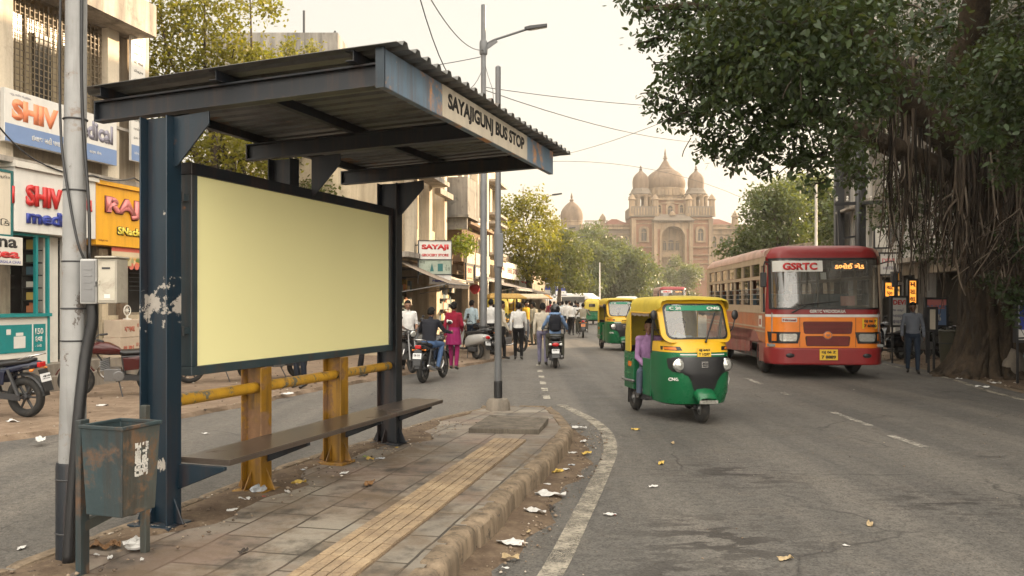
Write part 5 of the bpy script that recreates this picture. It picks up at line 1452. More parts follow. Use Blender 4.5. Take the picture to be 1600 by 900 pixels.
# shop goods, awnings, boards along the row
shelves('goods_shelf', 'red and white goods display stacked behind the woman in red', None if False else type('P',(),{'matrix_basis':RM,'rotation_euler':bpy.data.objects['building'].rotation_euler})(), 4.2, 6.2, .1, 2.7, 6, .2, 31, (.12,.3), .9)
for k, (q0, q1, lab) in enumerate(((-1.9,2.6,'goods shelf under the brown awning by the SAYAJI sign'),(7.2,9.9,'goods shelf in the shop below the orange sign'),(11,13,'goods shelf in the shop just left of the tall lamp post'),(13.8,16.9,'goods shelf in the shop just right of the tall lamp post'),(17.8,23,'goods shelf in the near half of the low shop row'),(24,29.9,'goods shelf in the far half of the low shop row'))):
    shelves('goods_shelf', lab, type('P',(),{'matrix_basis':RM,'rotation_euler':bpy.data.objects['building'].rotation_euler})(), q0, q1, .1, 2.6, 5, .75, 40+k, (.12,.35), .85)
def awning(lab, q0, q1, z, out, drop, mat):
    o = rthing('awning', lab, 'awning', q0, -.05, z, 'awnings over the left shops'); w = q1-q0
    b = MB(); n = 12
    b.loft([[(w*i/n, -out*k/4, -drop*k/4 - .05*math.sin(PI*k/4) + .015*math.sin(i*1.1)) for i in range(n+1)] for k in range(5)] + [[(w*i/n, -out-.01, -drop-.16+.03*(i % 2)) for i in range(n+1)]], cap=False, close=False)
    b.build('cloth', mat, o)
    b = MB(); b.tube([(0,-out,-drop-.02),(w,-out,-drop-.02)], .02, 6); b.tube([(.05,0,-drop-.3),(.05,-out,-drop-.02)], .015, 6); b.tube([(w-.05,0,-drop-.3),(w-.05,-out,-drop-.02)], .015, 6); b.build('frame', M['steel'], o)
awning('long brown cloth awning sloping out at the shelter end post', -2.4, .6, 3.05, 1.7, .75, M['awn'])
awning('short pale awning between the brown awning and the red goods', .9, 3.0, 2.9, 1.1, .4, M['wall_pale'])
awning('grey tin awning over the shops below the orange sign', 6.2, 10.4, 3.0, 1.3, .3, M['tin'])
awning('low tin awning just right of the tall lamp post', 13.6, 20, 2.75, 1.4, .35, M['tin'])
awning('farther cream awning over the low shop row', 21, 29, 2.6, 1.5, .4, M['awn'])
def rboard(lab, q0, q1, z0, z1, mat, txts, y=-.55, frame=None, th=.08):
    o = rthing('signboard', lab, 'signboard', q0, y, z0); w, h = q1-q0, z1-z0
    b = MB(); b.bb(0,w,0,th,0,h); b.build('panel', M[mat], o)
    if frame:
        b = MB(); f=.07; b.bb(-.03,w+.03,-.02,th*.6,-.03,f); b.bb(-.03,w+.03,-.02,th*.6,h-f,h+.03); b.bb(-.03,f,-.02,th*.6,f,h-f); b.bb(w-f,w+.03,-.02,th*.6,f,h-f); b.build('frame', M[frame], o)
    for s, x, z, tw, thh, m_ in txts: text(s, tw*w, thh*h, (x*w,-.003,z*h), (1,0,0), (0,0,1), M[m_], o, bold=.04)
    return o
M['orsign'] = plain('orange_cream_sign', (.58,.36,.22), .5, var=.1)
rboard('dark framed orange board with red 80 hanging over the shops', rq(712), rq(724), rzz(718,441), rzz(718,413), 'orsign', [('80',.2,.5,.6,.3,'red3d'),('SAHAJ',.15,.15,.7,.12,'red3d')], -1.0, 'char')
rboard('dark framed white board with grey letters next to the orange board', rq(727), rq(741), rzz(734,435), rzz(734,416), 'white', [('TP',.3,.55,.4,.25,'grey_t'),('૯',.4,.15,.2,.2,'grey_t')], -1.0, 'char')
rboard('plain cream fascia board left of the orange board', rq(700), rq(711), rzz(706,443), rzz(706,410), 'cream', [], -.45)
rboard('cream board above the shop at the foot of the tall lamp post', rq(744), rq(754), rzz(750,440), rzz(750,421), 'cream', [('AMI',.2,.4,.6,.3,'maroon')], -.5)
rboard('cream board lettered in brown just right of the tall lamp post', 14.0, 17.0, 2.95, 3.75, 'cream', [('ન્યુ મમતા',.1,.35,.7,.4,'maroon')], -.4)
rboard('long cream board with brown letters on the low shop row', 17.6, 22.6, 2.95, 3.85, 'cream', [('SHREE STORES',.08,.35,.8,.35,'maroon')], -.3)
rboard('pale board with red letters in the middle of the low shop row', 23, 26.4, 2.95, 3.8, 'white', [('POOJA',.15,.3,.7,.4,'red3d')], -.3)
rboard('faded board at the far end of the low shop row', 26.8, 30.2, 2.9, 3.7, 'orsign', [('PAN',.2,.3,.5,.4,'maroon')], -.3)
# the SAYAJI sign, hung square to the street
sj = thing('hanging_sign', 'white SAYAJI sign with red letters hung over two smaller boards', 'signboard', dp(680, 443, 27.0), .06)
k_ = 27.0/FPX
b = MB(); b.bb(-25*k_, 25*k_, -.06, .06, 38*k_, 66*k_); p = b.build('panel', M['white'], sj)
text('SAYAJI', 42*k_, 10*k_, (-21*k_,-.063,51*k_), (1,0,0), (0,0,1), M['red3d'], p, bold=.06); text('GROCERY STORE', 42*k_, 4.4*k_, (-21*k_,-.063,42*k_), (1,0,0), (0,0,1), M['red3d'], p, bold=.05)
b = MB()
for x0,x1,z0,z1 in ((-26,26,36.6,38),(-26,26,66,67.4),(-26,-25,38,66),(25,26,38,66),(-26,26,13.2,14.6),(-26,-25,14.6,36.6),(25,26,14.6,36.6),(-27.4,-26,0,67.4)): b.bb(x0*k_,x1*k_,-.08,.08,z0*k_,z1*k_)
b.build('frame', M['char'], sj)
b = MB(); b.bb(-25*k_,25*k_,-.05,.05,14.7*k_,36.5*k_); p = b.build('panel', plain('greenish_board', (.33,.38,.31), .6, dirt=(.04,.09,.055), da=.36, ds=4), sj); p['label'] = 'pale green picture board'
b = MB(); b.prism([(-8*k_,-.052,19*k_),(-2*k_,-.052,19*k_),(-5*k_,-.052,32*k_)],(0,-.004,0)); b.bb(4*k_,12*k_,-.056,-.051,19*k_,31*k_); b.build('picture', M['tealdk'], p)
text('અ.ફ', 8*k_, 4*k_, (-24*k_,-.053,31*k_), (1,0,0), (0,0,1), M['blacktxt'], p); text('ઘી તેલ', 7*k_, 9*k_, (16*k_,-.053,20*k_), (1,0,0), (0,0,1), M['blacktxt'], p)
b = MB(); b.bb(-9*k_,25*k_,-.05,.05,-1*k_,13*k_); p = b.build('panel', M['white'], sj); text('Namaste', 24*k_, 4*k_, (-4*k_,-.053,2.5*k_), (1,0,0), (0,0,1), M['blue3d'], p, bold=.05); text('ચા', 6*k_, 2.6*k_, (8*k_,-.053,8.5*k_), (1,0,0), (0,0,1), M['grey_t'], p)
b = MB()
for z in (10, 40, 60): b.tube([(-27*k_,0,z*k_),(-60*k_,.3,z*k_)], .02, 6)
b.build('bracket', M['char'], sj)
# market umbrella/balloon hanging in front
o = thing('hanging_bag', 'red bag hanging from the shop front left of the tall lamp post', 'bag', dp(742,452,36.5))
b = MB(); b.ell((0,0,0),(.24,.14,.22),14,8,lambda q: Vector((q.x*(1+.3*q.z),q.y,q.z))); b.tube([(-.1,0,.2),(0,0,.38),(.1,0,.2)],.012,5); b.build('pouch', plain('red_cloth',(.5,.04,.06),.6), o, smooth=True)
b = MB(); b.lathe([(.06,-.5),(.06,.95)],8,(-.28,.05,0)); bo = b.build('yellow_post', M['signyel'], o) if False else None

# ---------------- right-hand buildings ----------------
GO = Vector((13.6, 25.0, 0)); GRZ = math.atan2(-.99, -.14)   # local x runs towards the camera, -y faces the street
GM = Matrix.Translation(GO) @ Matrix.Rotation(GRZ, 4, 'Z')
wb = thing('building', 'white stained building with sunshades behind the bus and banyan', 'building', GO, GRZ)
b = MB()
hs = [(-12.6+2.5*k, -11.2+2.5*k, z, z+1.7) for k in range(15) for z in (4.0, 7.2, 10.2)] + [(-13.4+3.4*k, -10.6+3.4*k, .1, 2.7) for k in range(11)]
wall_holes(b, -14, 25, 0, 14.6, hs, 0, .3); shell(b, -14, 25, 10, 0, 14.6); b.build('wall', M['wall_white'], wb)
for a, c, e, f in hs[:45]:
    if a < 6: window(wb, a, c, e, f, M['windark'], M['wall_grey'], .2, 2)
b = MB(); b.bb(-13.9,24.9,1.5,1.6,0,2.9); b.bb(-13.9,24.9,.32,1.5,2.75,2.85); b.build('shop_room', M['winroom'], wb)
for k in range(15):
    for z in (5.8, 9.0): b = MB(); b.prism([(-12.9+2.5*k,-.003,z),(-12.9+2.5*k,-.7,z-.12),(-12.9+2.5*k,-.7,z-.03),(-12.9+2.5*k,-.003,z+.14)],(2.0,0,0)); b.build('sunshade', M['wall_grey'], wb)
b = MB(); b.bb(-14,25,-.8,-.003,3.05,3.2)
for k in range(8): b.bb(-13.5+5*k,-13.2+5*k,-.3,-.003,.0,12.5)
b.build('ledge', M['wall_grey'], wb)
b = MB(); b.bb(-13.2,-12.85,-.7,-.31,3.2,9); b.bb(-9.5,-9.38,-.5,-.31,3.2,10); b.build('downpipe', M['char'], wb)
sb2 = thing('building', 'plain tan building on the right beyond the white one', 'building', (19.5, 52, 0), R(98)+PI)
b = MB(); b.bb(-12,10,0,8,0,5.5); b.build('wall', M['wall_tan'], sb2)
b = MB(); b.bb(-12,10,-.5,-.002,2.9,3.1); b.build('ledge', M['wall_grey'], sb2)
def gq(px):
    rho = (px-800)/FPX      # local x = -(distance beyond GO)
    s = (13.6-rho*25)/(rho*.99-.14); return -s
def gthing(name, lab, cat, q, y, z): return thing(name, lab, cat, GM @ Vector((q,y,z)), GRZ)
def gboard(lab, px, d, w, h, pz, mat, txts, rz=None, em=None, cat='signboard', legs=False):
    P = dp(px, pz, d); o = thing('signboard', lab, cat, P, 0 if rz is None else rz)
    b = MB(); b.bb(-w/2,w/2,-.05,.05,0,h); p = b.build('panel', M[mat], o)
    b = MB(); f=.04; b.bb(-w/2-.02,w/2+.02,-.065,.06,-.02,f); b.bb(-w/2-.02,w/2+.02,-.065,.06,h-f,h+.02); b.bb(-w/2-.02,-w/2+f,-.065,.06,f,h-f); b.bb(w/2-f,w/2+.02,-.065,.06,f,h-f); b.build('frame', M['char'], o)
    for s, x, z, tw, th, m_ in txts: text(s, tw*w, th*h, (-w/2+x*w,-.053,z*h), (1,0,0), (0,0,1), M[m_], p, bold=.04)
    if legs:
        b = MB(); zb = P.z
        for x in (-w/2+.05, w/2-.05): b.bar((x,0,-zb-.02),(x,0,-.02),.04,.04)
        b.build('stand', M['char'], o)
    return o
M['lit_orange'] = emit('lit_orange_sign', (1.0,.36,.05), .45)
M['lit_yellow'] = emit('lit_yellow_sign', (.95,.50,.12), .28)
gboard('lit orange shop sign above the parked scooters, squarest of the two', 1389, 27, .36, .52, 465, 'lit_orange', [('ચા',.2,.5,.6,.25,'maroon'),('૫૦',.25,.15,.5,.25,'maroon')])
gboard('tall narrow lit orange shop sign above the walking man', 1425, 25.5, .28, .75, 475, 'lit_orange', [('મ',.2,.7,.6,.2,'redprint'),('સા',.2,.4,.6,.2,'redprint'),('લા',.2,.1,.6,.2,'redprint')])
gboard('small unlit yellow box sign over the lit orange sign', 1400, 26.5, .27, .30, 440, 'signyel', [])
gboard('slim lit strip sign between the two orange signs', 1403, 27.2, .14, .5, 470, 'lit_yellow', [('ચા',.15,.6,.7,.2,'maroon')])
gboard('pinkish white hoarding on the white building above the bus corner', 1389, 29, .66, .78, 430, 'white', [('DEVI',.15,.55,.6,.2,'pink3d'),('HOTEL',.2,.25,.55,.14,'grey_t')], R(-14))
gboard('white hoarding panel higher on the white building', 1378, 31, .55, .8, 388, 'panelw', [], R(-20))
gboard('white standing board with red DEVI heading beside the walking man', 1404, 23.5, .46, .85, 510, 'white', [('DEVI',.12,.72,.76,.16,'red3d'),('ચા નાસ્તો',.1,.48,.7,.12,'grey_t'),('ખમણ',.1,.28,.6,.12,'grey_t'),('ફાફડા',.1,.1,.65,.12,'grey_t')], legs=True)
gboard('blank pale beige board on a pole right of the walking man', 1455, 20.5, .24, .57, 517, 'cream', [], R(8), legs=True)
gboard('pink and blue banner behind the blank beige board', 1462, 23.5, .62, .8, 510, 'bluegrad', [('SALE',.12,.62,.75,.2,'pink3d'),('૫૦%',.2,.2,.5,.25,'white')], legs=True)
b = MB(); b.bb(-.31,.31,-.058,-.052,.60,.79)
b.build('pink_strip', M['pink3d'], bpy.data.objects['signboard'] if False else [o for o in COL.objects if o.get('label','').startswith('pink and blue')][0])
bl = gboard('white sign with a dark blue square at the right edge of the photo', 1606, 17.8, .52, .92, 534, 'white', [], R(-5), legs=True)
b = MB(); b.bb(-.20,.22,-.062,-.052,.26,.86); p = b.build('blue_square', M['blue3d'], bl); text('P', .2, .35, (-.1,-.064,.38), (1,0,0), (0,0,1), M['white'], p, bold=.06)
# ---------------- people ----------------
def cloth(name, c, check=None, rough=.85):
    if name in _mc: return _mc[name]
    g = NT(name); n = g.noise(5, 4, .6, dist=1.2); col = g.mix(g.ramp(n, [(.3,0),(.7,1)]), sc(c,.78), sc(c,1.12))
    if check:
        ck = g.n('ShaderNodeTexChecker'); ck.inputs['Scale'].default_value = 42; g.l(g.tc.outputs['Object'], ck.inputs['Vector']); col = g.mix(g.math('MULTIPLY', ck.outputs['Fac'], .6), col, check)
    g.set(col, rough, normal=g.bump(g.noise(7, 2, .4, dist=1.6), .5, .02), spec=.2); _mc[name] = g.mat; return g.mat
M['skin'] = plain('skin', (.20,.105,.062), .5, var=.12, vs=6, bump=.05)
M['skin2'] = plain('skin_dark', (.12,.062,.038), .5, var=.12, vs=6, bump=.05)
M['hair'] = plain('hair', (.007,.006,.005), .75, bs=60, bump=.5, spec=.15)
M['shoe'] = plain('shoe', (.022,.018,.015), .5)
M['eye'] = plain('eye', (.015,.01,.008), .2)
M['lip'] = plain('lip', (.16,.06,.045), .5)
def ellring(c, x, y, a, b, n=20):
    return [Vector(c) + x*(a*math.cos(2*PI*i/n)) + y*(b*math.sin(2*PI*i/n)) for i in range(n)]
def figure(label, J, cols, loc=(0,0,0), rz=0, vox=.010, short=False, group=None, hairlen=0, skirt=None, face=True, parent_names=True, fat=1.0, curl=.8, cap=False):
    """J: joint positions in the figure's own frame (+y is forward). One continuous skin, plus hair, eyes and mouth"""
    V_ = {k: Vector(v) for k, v in J.items()}
    b = MB(); prim = []
    def C(p, q, ra, rb, tagi, n=12):
        b.cap(p, q, ra, rb, n, 4); prim.append((Vector(p), Vector(q), ra, rb, tagi))
    P, W_, CH, N_, H_ = V_['pelvis'], V_['waist'], V_['chest'], V_['neck'], V_['head']
    LS, RS = V_['ls'], V_['rs']; sx = (RS-LS).normalized(); hx = (V_['rh']-V_['lh']).normalized()
    up = (N_-P).normalized()
    def fwd(x, u): f = u.cross(x); return f.normalized()
    f_ = fwd(sx, up)
    k = fat
    rg = [ellring(P-up*.09, hx, fwd(hx,up), .10*k, .085*k), ellring(P-up*.05, hx, fwd(hx,up), .158*k, .115*k), ellring(P+up*.03, hx, fwd(hx,up), .165*k, .12*k), ellring(W_, (hx+sx).normalized(), f_, .146*k, .108*k),
          ellring(W_.lerp(CH,.5), sx, f_, .158*k, .115*k), ellring(CH, sx, f_, .172*k, .118*k), ellring(CH.lerp(N_,.5), sx, f_, .165*k, .102*k), ellring(CH.lerp(N_,.8), sx, f_, .115*k, .078*k), ellring(N_, sx, f_, .055, .055)]
    b.loft(rg); 
    prim.append((P-up*.10, P-up*.01, .135*k, .135*k, 1))
    for a_, c_, r_ in ((P+up*.02, P+up*.05, .125), (P+up*.03, W_, .13), (W_, CH, .135), (CH, N_-up*.05, .11)): prim.append((a_, c_, r_*k, r_*k, 0))
    C(LS, RS, .062, .062, 0)
    C(N_-up*.03, N_+(H_-N_)*.55, .054, .050, 2)
    hu = (H_-N_).normalized(); hf = V_['look'].normalized() if 'look' in V_ else f_; hf = (hf - hu*hf.dot(hu)).normalized(); hr = hf.cross(hu)
    def HP(x, y, z): return H_ + hr*x + hf*y + hu*z
    rings = []
    for kk in range(11):
        t = -PI/2+PI*kk/10; z = .118*math.sin(t); w = .078*max(.05, math.cos(t)); dd = .096*max(.05, math.cos(t))
        if z < 0: w *= 1-.22*(-z/.118)
        rings.append([HP(w*math.cos(2*PI*i/16), (dd*math.sin(2*PI*i/16)) + (.012 if z < -.03 else 0), z) for i in range(16)])
    b.loft(rings); prim.append((HP(0,0,-.04), HP(0,0,.04), .08, .08, 2))
    C(HP(0,.092,.012), HP(0,.108,-.022), .009, .014, 2, 8)
    C(HP(0,.07,-.085), HP(0,.078,-.09), .03, .026, 2, 8)
    for s_ in (-1, 1): C(HP(s_*.078,-.005,.012), HP(s_*.082,-.012,-.022), .014, .010, 2, 8)
    C(HP(-.04,.078,.03), HP(.04,.078,.03), .014, .014, 2, 8)
    fore = 2 if short else 0
    for s_, S in (('l', -1), ('r', 1)):
        sh, el, wr = V_[s_+'s'], V_[s_+'e'], V_[s_+'w']
        C(sh, el, .056*k, .043, 0)
        m_ = sh.lerp(el, .55)
        C(el, wr, .041, .027, fore)
        if not short: C(el, el.lerp(wr,.9), .045, .036, 0)
        else: C(sh, m_, .062*k, .056, 0)
        hd = V_.get(s_+'hand'); d = (wr-el).normalized() if hd is None else (hd-wr).normalized()
        side = d.cross(Vector((0,1,0)) if abs(d.y) < .8 else Vector((0,0,1))).normalized(); nrm = side.cross(d).normalized()
        if nrm.dot(Vector((0,1,0))) < 0 and abs(d.y) < .8: nrm = -nrm; side = -side
        for q in (-.026, -.009, .009, .026):
            C(wr, wr+d*.082+nrm*q, .018, .0135, 2, 8)
        for i, q in enumerate((-.029, -.010, .010, .029)):
            L_ = (.058,.072,.076,.066)[i]; a_ = wr+d*.085+nrm*q; b1 = a_+d*L_*.5*math.cos(curl*.4)-side*S*L_*.5*math.sin(curl*.4); c1 = b1+d*L_*.5*math.cos(curl)-side*S*L_*.5*math.sin(curl)
            C(a_, b1, .0100, .0095, 2, 8); C(b1, c1, .0095, .0085, 2, 8)
        t0 = wr+d*.03+nrm*.026; t1 = t0+d*.035+nrm*.030-side*S*.01; t2 = t1+d*.03+nrm*.006-side*S*.012
        C(t0, t1, .0130, .0115, 2, 8); C(t1, t2, .0115, .0095, 2, 8)
        hp, kn, an, to = V_[s_+'h'], V_[s_+'k'], V_[s_+'a'], V_[s_+'t']
        C(hp, kn, .088*k, .060, 1); C(kn, kn.lerp(an,.35), .058, .058, 1); C(kn.lerp(an,.35), kn.lerp(an,.93), .058, .046, 1); C(kn.lerp(an,.8), an, .042, .036, 2 if 'bare' in J else 1)
        fd = (to-an); C(an-Vector((0,0,.02))-fd.normalized()*.03, to, .040, .033, 3); C(an-fd.normalized()*.045-Vector((0,0,.03)), an, .034, .036, 3)
    if skirt:
        z0 = skirt; rgs = []
        for t in range(6):
            u = t/5; z = P.z+.06 + (z0-P.z-.06)*u; rgs.append([Vector((P.x,P.y,z)) + Vector(((.158+.035*u+.012*math.sin(i*2.1)*u)*math.cos(2*PI*i/24), (.125+.06*u+.012*math.sin(i*2.7)*u)*math.sin(2*PI*i/24), 0)) for i in range(24)])
        b.loft(rgs); prim.append((P+Vector((0,0,.05)), Vector((P.x,P.y,z0)), .16, .20, 4))
    tmp = b.build('tmp', M['skin'], fix=True)
    rm = tmp.modifiers.new('r', 'REMESH'); rm.mode = 'VOXEL'; rm.voxel_size = vox; rm.use_smooth_shade = True
    sm = tmp.modifiers.new('s', 'SMOOTH'); sm.iterations = 3; sm.factor = .5
    dg = bpy.context.evaluated_depsgraph_get(); me = bpy.data.meshes.new_from_object(tmp.evaluated_get(dg))
    bpy.data.objects.remove(tmp)
    me.name = 'person'; me.materials.clear()

    for m in cols[:5]: me.materials.append(m)
    nf = len(me.polygons); ctr = np.empty(nf*3); me.polygons.foreach_get('center', ctr); ctr = ctr.reshape(-1,3)
    best = np.full(nf, 9.0); idx = np.zeros(nf, int)
    for a_, c_, ra, rb, tg in prim:
        a_, c_ = np.array(a_), np.array(c_); d = c_-a_; L2 = max(d@d, 1e-9); t = np.clip((ctr-a_)@d/L2, 0, 1)
        dist = np.linalg.norm(ctr-(a_+t[:,None]*d), axis=1) - (ra+(rb-ra)*t)
        m_ = dist < best; best[m_] = dist[m_]; idx[m_] = tg
    me.polygons.foreach_set('material_index', np.minimum(idx, len(me.materials)-1).astype(np.int32))
    me.polygons.foreach_set('use_smooth', np.ones(nf, bool))
    o = bpy.data.objects.new('person', me); COL.objects.link(o); o.location = loc; o.rotation_euler.z = rz
    tag(o, label, 'person', group)
    if not cap:
        hb = MB()
        def hf_(q):
            s_ = 1.0
            if q.y > -.15 and q.z < .38 - .5*q.y*0: s_ = .80
            if q.y > .45 and q.z < .55: s_ = .80
            if q.z < -.45 and q.y > -.6: s_ = .78
            return q*s_
        rings = []; m = 14; n = 20
        for kk in range(m+1):
            t = -PI/2+PI*kk/m; ct = max(math.cos(t), .03); ring = []
            for i in range(n):
                q = hf_(Vector((ct*math.cos(2*PI*i/n), ct*math.sin(2*PI*i/n), math.sin(t))))
                wob = 1+.03*math.sin(i*3.7+kk*2.3)
                ring.append(HP(q.x*.089*wob, q.y*.107*wob-.006, q.z*.124*wob+.012))
            rings.append(ring)
        hb.loft(rings)
        if hairlen:
            hb.cap(HP(0,-.09,-.03), HP(0,-.10,-.03-hairlen), .05, .025); 
        hb.build('hair', M['hair'], o, smooth=True)
    if face:
        eb = MB()
        for s_ in (-1, 1): eb.ell(HP(s_*.031,.086,.010), (.013,.010,.008), 8, 6)
        eb.build('eyes', M['eye'], o)
        mb2 = MB(); mb2.cap(HP(-.022,.097,-.055), HP(.022,.097,-.055), .007, .007, 8, 3); mb2.build('mouth', M['lip'], o)
    return o
def stand(h=1.70, stride=0.0, swing=.15, lean=0, arms=None, w=1.0):
    k = h/1.70; S = lambda x, y, z: (x*k*w, y*k, z*k)
    st = stride
    J = dict(pelvis=S(0,0,.93), waist=S(0,.01+lean*.1,1.06), chest=S(0,.0+lean*.25,1.27), neck=S(0,-.01+lean*.42,1.45), head=S(0,.02+lean*.5,1.585),
        ls=S(-.165,-.005+lean*.38,1.385), rs=S(.165,-.005+lean*.38,1.385), le=S(-.225,-.03-swing*.5,1.11), re=S(.225,-.03+swing*.5,1.11), lw=S(-.225,.03-swing,.87), rw=S(.225,.05+swing,.87),
        lh=S(-.092,0,.885), rh=S(.092,0,.885), lk=S(-.095,.03+st*.5,.49), rk=S(.095,.03-st*.25,.49), la=S(-.095,st*.8-.02,.085), ra=S(.095,-st*.8-.02,.085+.06*abs(st)), lt=S(-.11,st*.8+.13,.035), rt=S(.11,-st*.8+.12,.035+.02*abs(st)))
    if arms: J.update({a: S(*v) for a, v in arms.items()})
    return J
def sit(seat=.62, h=1.7, foot=.08, knee_y=.42, arms=None, lean=0.0, spread=.13, foot_y=None, hunch=0.0):
    k = h/1.7; fy = knee_y+.02 if foot_y is None else foot_y
    J = dict(pelvis=(0,0,seat+.10), waist=(0,-.01+lean*.3,seat+.24), chest=(0,lean*.75-hunch*.3,seat+.45), neck=(0,lean*1.2,seat+.63), head=(0,.03+lean*1.35,seat+.765),
        ls=(-.165,lean*1.05,seat+.565), rs=(.165,lean*1.05,seat+.565), le=(-.23,.05+lean,seat+.31), re=(.23,.05+lean,seat+.31), lw=(-.17,.26+lean,seat+.22), rw=(.17,.26+lean,seat+.22),
        lh=(-.09,.02,seat+.075), rh=(.09,.02,seat+.075), lk=(-spread,knee_y,seat+.07), rk=(spread,knee_y,seat+.07), la=(-spread,fy,foot), ra=(spread,fy,foot), lt=(-spread-.01,fy+.14,foot-.05), rt=(spread+.01,fy+.14,foot-.05))
    if arms: J.update(arms)
    return J
TR = {'navy': cloth('trousers_navy',(.016,.019,.028)), 'black': cloth('trousers_black',(.013,.012,.013)), 'jeans': cloth('jeans',(.055,.10,.20)), 'grey': cloth('trousers_grey',(.10,.11,.13)), 'dkjeans': cloth('dark_jeans',(.020,.030,.05)), 'khaki': cloth('trousers_khaki',(.055,.055,.042)), 'slate': cloth('slate',(.07,.085,.12))}
SH = {'white': cloth('shirt_white',(.60,.59,.57)), 'black': cloth('shirt_black',(.017,.018,.024)), 'grey': cloth('shirt_grey',(.20,.205,.21)), 'maroon': cloth('kurta_maroon',(.20,.010,.028)), 'sky': cloth('shirt_sky',(.16,.25,.42)), 'paleblue': cloth('shirt_pale_blue',(.34,.42,.46)), 'lav': cloth('shirt_lavender',(.30,.17,.32)), 'check': cloth('shirt_check',(.16,.045,.07),(.30,.20,.24)), 'bluegrey': cloth('shirt_blue_grey',(.12,.135,.165),(.19,.20,.23)), 'olive': cloth('shirt_olive',(.22,.20,.15)), 'magenta': cloth('trousers_magenta',(.22,.016,.085)), 'yellow': cloth('shirt_yellow',(.50,.30,.02)), 'cream': cloth('shirt_cream',(.45,.40,.32))}
def at(px, py, z=0.0): return gp(px, py, z)
def person_at(label, px, py, J, cols, face_to, z=0.0, **k):
    return figure(label, J, cols, at(px, py, z), heading(*face_to), **k)
sk, sk2, so = M['skin'], M['skin2'], M['shoe']
# the man walking on the right, towards us
person_at('man in blue-grey shirt and dark trousers walking beside the banyan trunk', 1426, 583, stand(1.72, .16, .06, arms=dict(le=(-.235,-.05,1.12), lw=(-.245,.02,.88), re=(.235,.0,1.12), rw=(.24,.09,.90))), [SH['bluegrey'], TR['dkjeans'], sk2, so], (-.35,-1), .006, vox=.0095)
# white shirt walking away in the middle
person_at('man in white shirt and black trousers walking away alone in mid-street', 810, 562, stand(1.70, .10, .12), [SH['white'], TR['black'], sk2, so], (.05,1), 0, vox=.011, face=False)
# woman in red
w = person_at('woman in maroon kurta and magenta trousers walking beside the motorcycle', 709, 578, stand(1.66, .16, .10, w=.93, arms=dict(rw=(.20,.12,.98), re=(.24,-.03,1.13))), [SH['maroon'], SH['magenta'], sk, so, SH['magenta']], (.12,1), LPZ, vox=.011, skirt=.62, face=False, hairlen=.02)
b = MB(); b.ell((.0-.07,-.118,1.18),(.065,.012,.05),12,6); b.ell((-.13,-.11,1.20),(.03,.012,.045),10,6); b.build('white_print', M['white'], w)
# man at the end post
person_at('man in white shirt facing us beside the shelter end post', 637, 577, stand(1.70, .04, .0, arms=dict(rw=(.10,.20,1.02), re=(.24,.02,1.12), lw=(-.19,.16,.98))), [SH['white'], TR['black'], sk, so], (.25,-1), LPZ, vox=.010, short=True)
# legs seen under the board
person_at('person in dark jeans whose legs show under the left of the panel', 470, 606, stand(1.70, .02, .05), [SH['paleblue'], TR['navy'], sk, so], (-.5,-1), LPZ, vox=.011)
person_at('person in black trousers whose legs show under the right of the panel', 563, 588, stand(1.66, .04, .05), [SH['cream'], TR['black'], sk, so], (1,.3), LPZ, vox=.012, face=False)
person_at('man in pale blue shirt standing by the shops left of the tall lamp post', 737, 552, stand(1.70, .03, .05), [SH['paleblue'], TR['dkjeans'], sk, so], (.5,.9), LPZ, vox=.012, short=True, face=False)
person_at('man in white shirt standing between the lamp post and the island pole', 767, 553, stand(1.74, .03, .05), [SH['white'], TR['black'], sk2, so], (.2,1), LPZ, vox=.012, face=False)
person_at('man in dark trousers and white shirt stepping out right of the island pole', 783, 562, stand(1.68, .2, .1), [SH['cream'], TR['black'], sk2, so], (1,.4), LPZ, vox=.012, face=False)
person_at('person in white shirt and lavender trousers walking left of the backpack rider', 848, 571, stand(1.70, .12, .08), [SH['cream'], cloth('trousers_lavender',(.16,.15,.22)), sk, so], (.1,1), 0, vox=.011, face=False)
person_at('vendor in yellow shirt standing among the food carts', 822, 535, stand(1.66, .02, .05), [SH['yellow'], TR['grey'], sk2, so], (.6,-.5), LPZ, vox=.014, face=False)
person_at('customer in grey-brown shirt at the carts behind the walking man', 834, 540, stand(1.62, .02, .05), [SH['olive'], TR['khaki'], sk2, so], (-.7,.6), LPZ, vox=.014, face=False)
crowd = [(872,524,'white','black','leftmost of the far crowd, white shirt, by the banner pole'),(879,520,'paleblue','navy','far crowd walker in pale blue shirt behind the backpack rider'),(885,523,'white','dkjeans','far crowd walker in white shirt right of the backpack rider'),(890,518,'cream','black','far crowd walker in cream shirt beside the white van'),(893,524,'white','black','far crowd walker in long white shirt nearest the grey biker'),
    (899,519,'black','navy','far crowd walker in black shirt just left of the grey biker'),(903,522,'white','khaki','far crowd walker in white shirt touching the grey biker'),(866,517,'olive','navy','far crowd walker in olive shirt past the carts'),(860,519,'maroon','black','far crowd walker in maroon shirt past the carts'),(876,515,'yellow','navy','small far walker in yellow shirt in the middle of the crowd')]
for px, py, s_, t_, lab in crowd:
    person_at(lab, px, py, stand(1.62+rnd.uniform(0,.12), .12*rnd.choice((-1,1)), .08), [SH[s_], TR[t_], sk2, so], (rnd.uniform(-.2,.3), rnd.choice((1,1,-1))), 0 if py < 520 or px > 868 else LPZ, vox=.02, face=False, group='people crowding the far street')
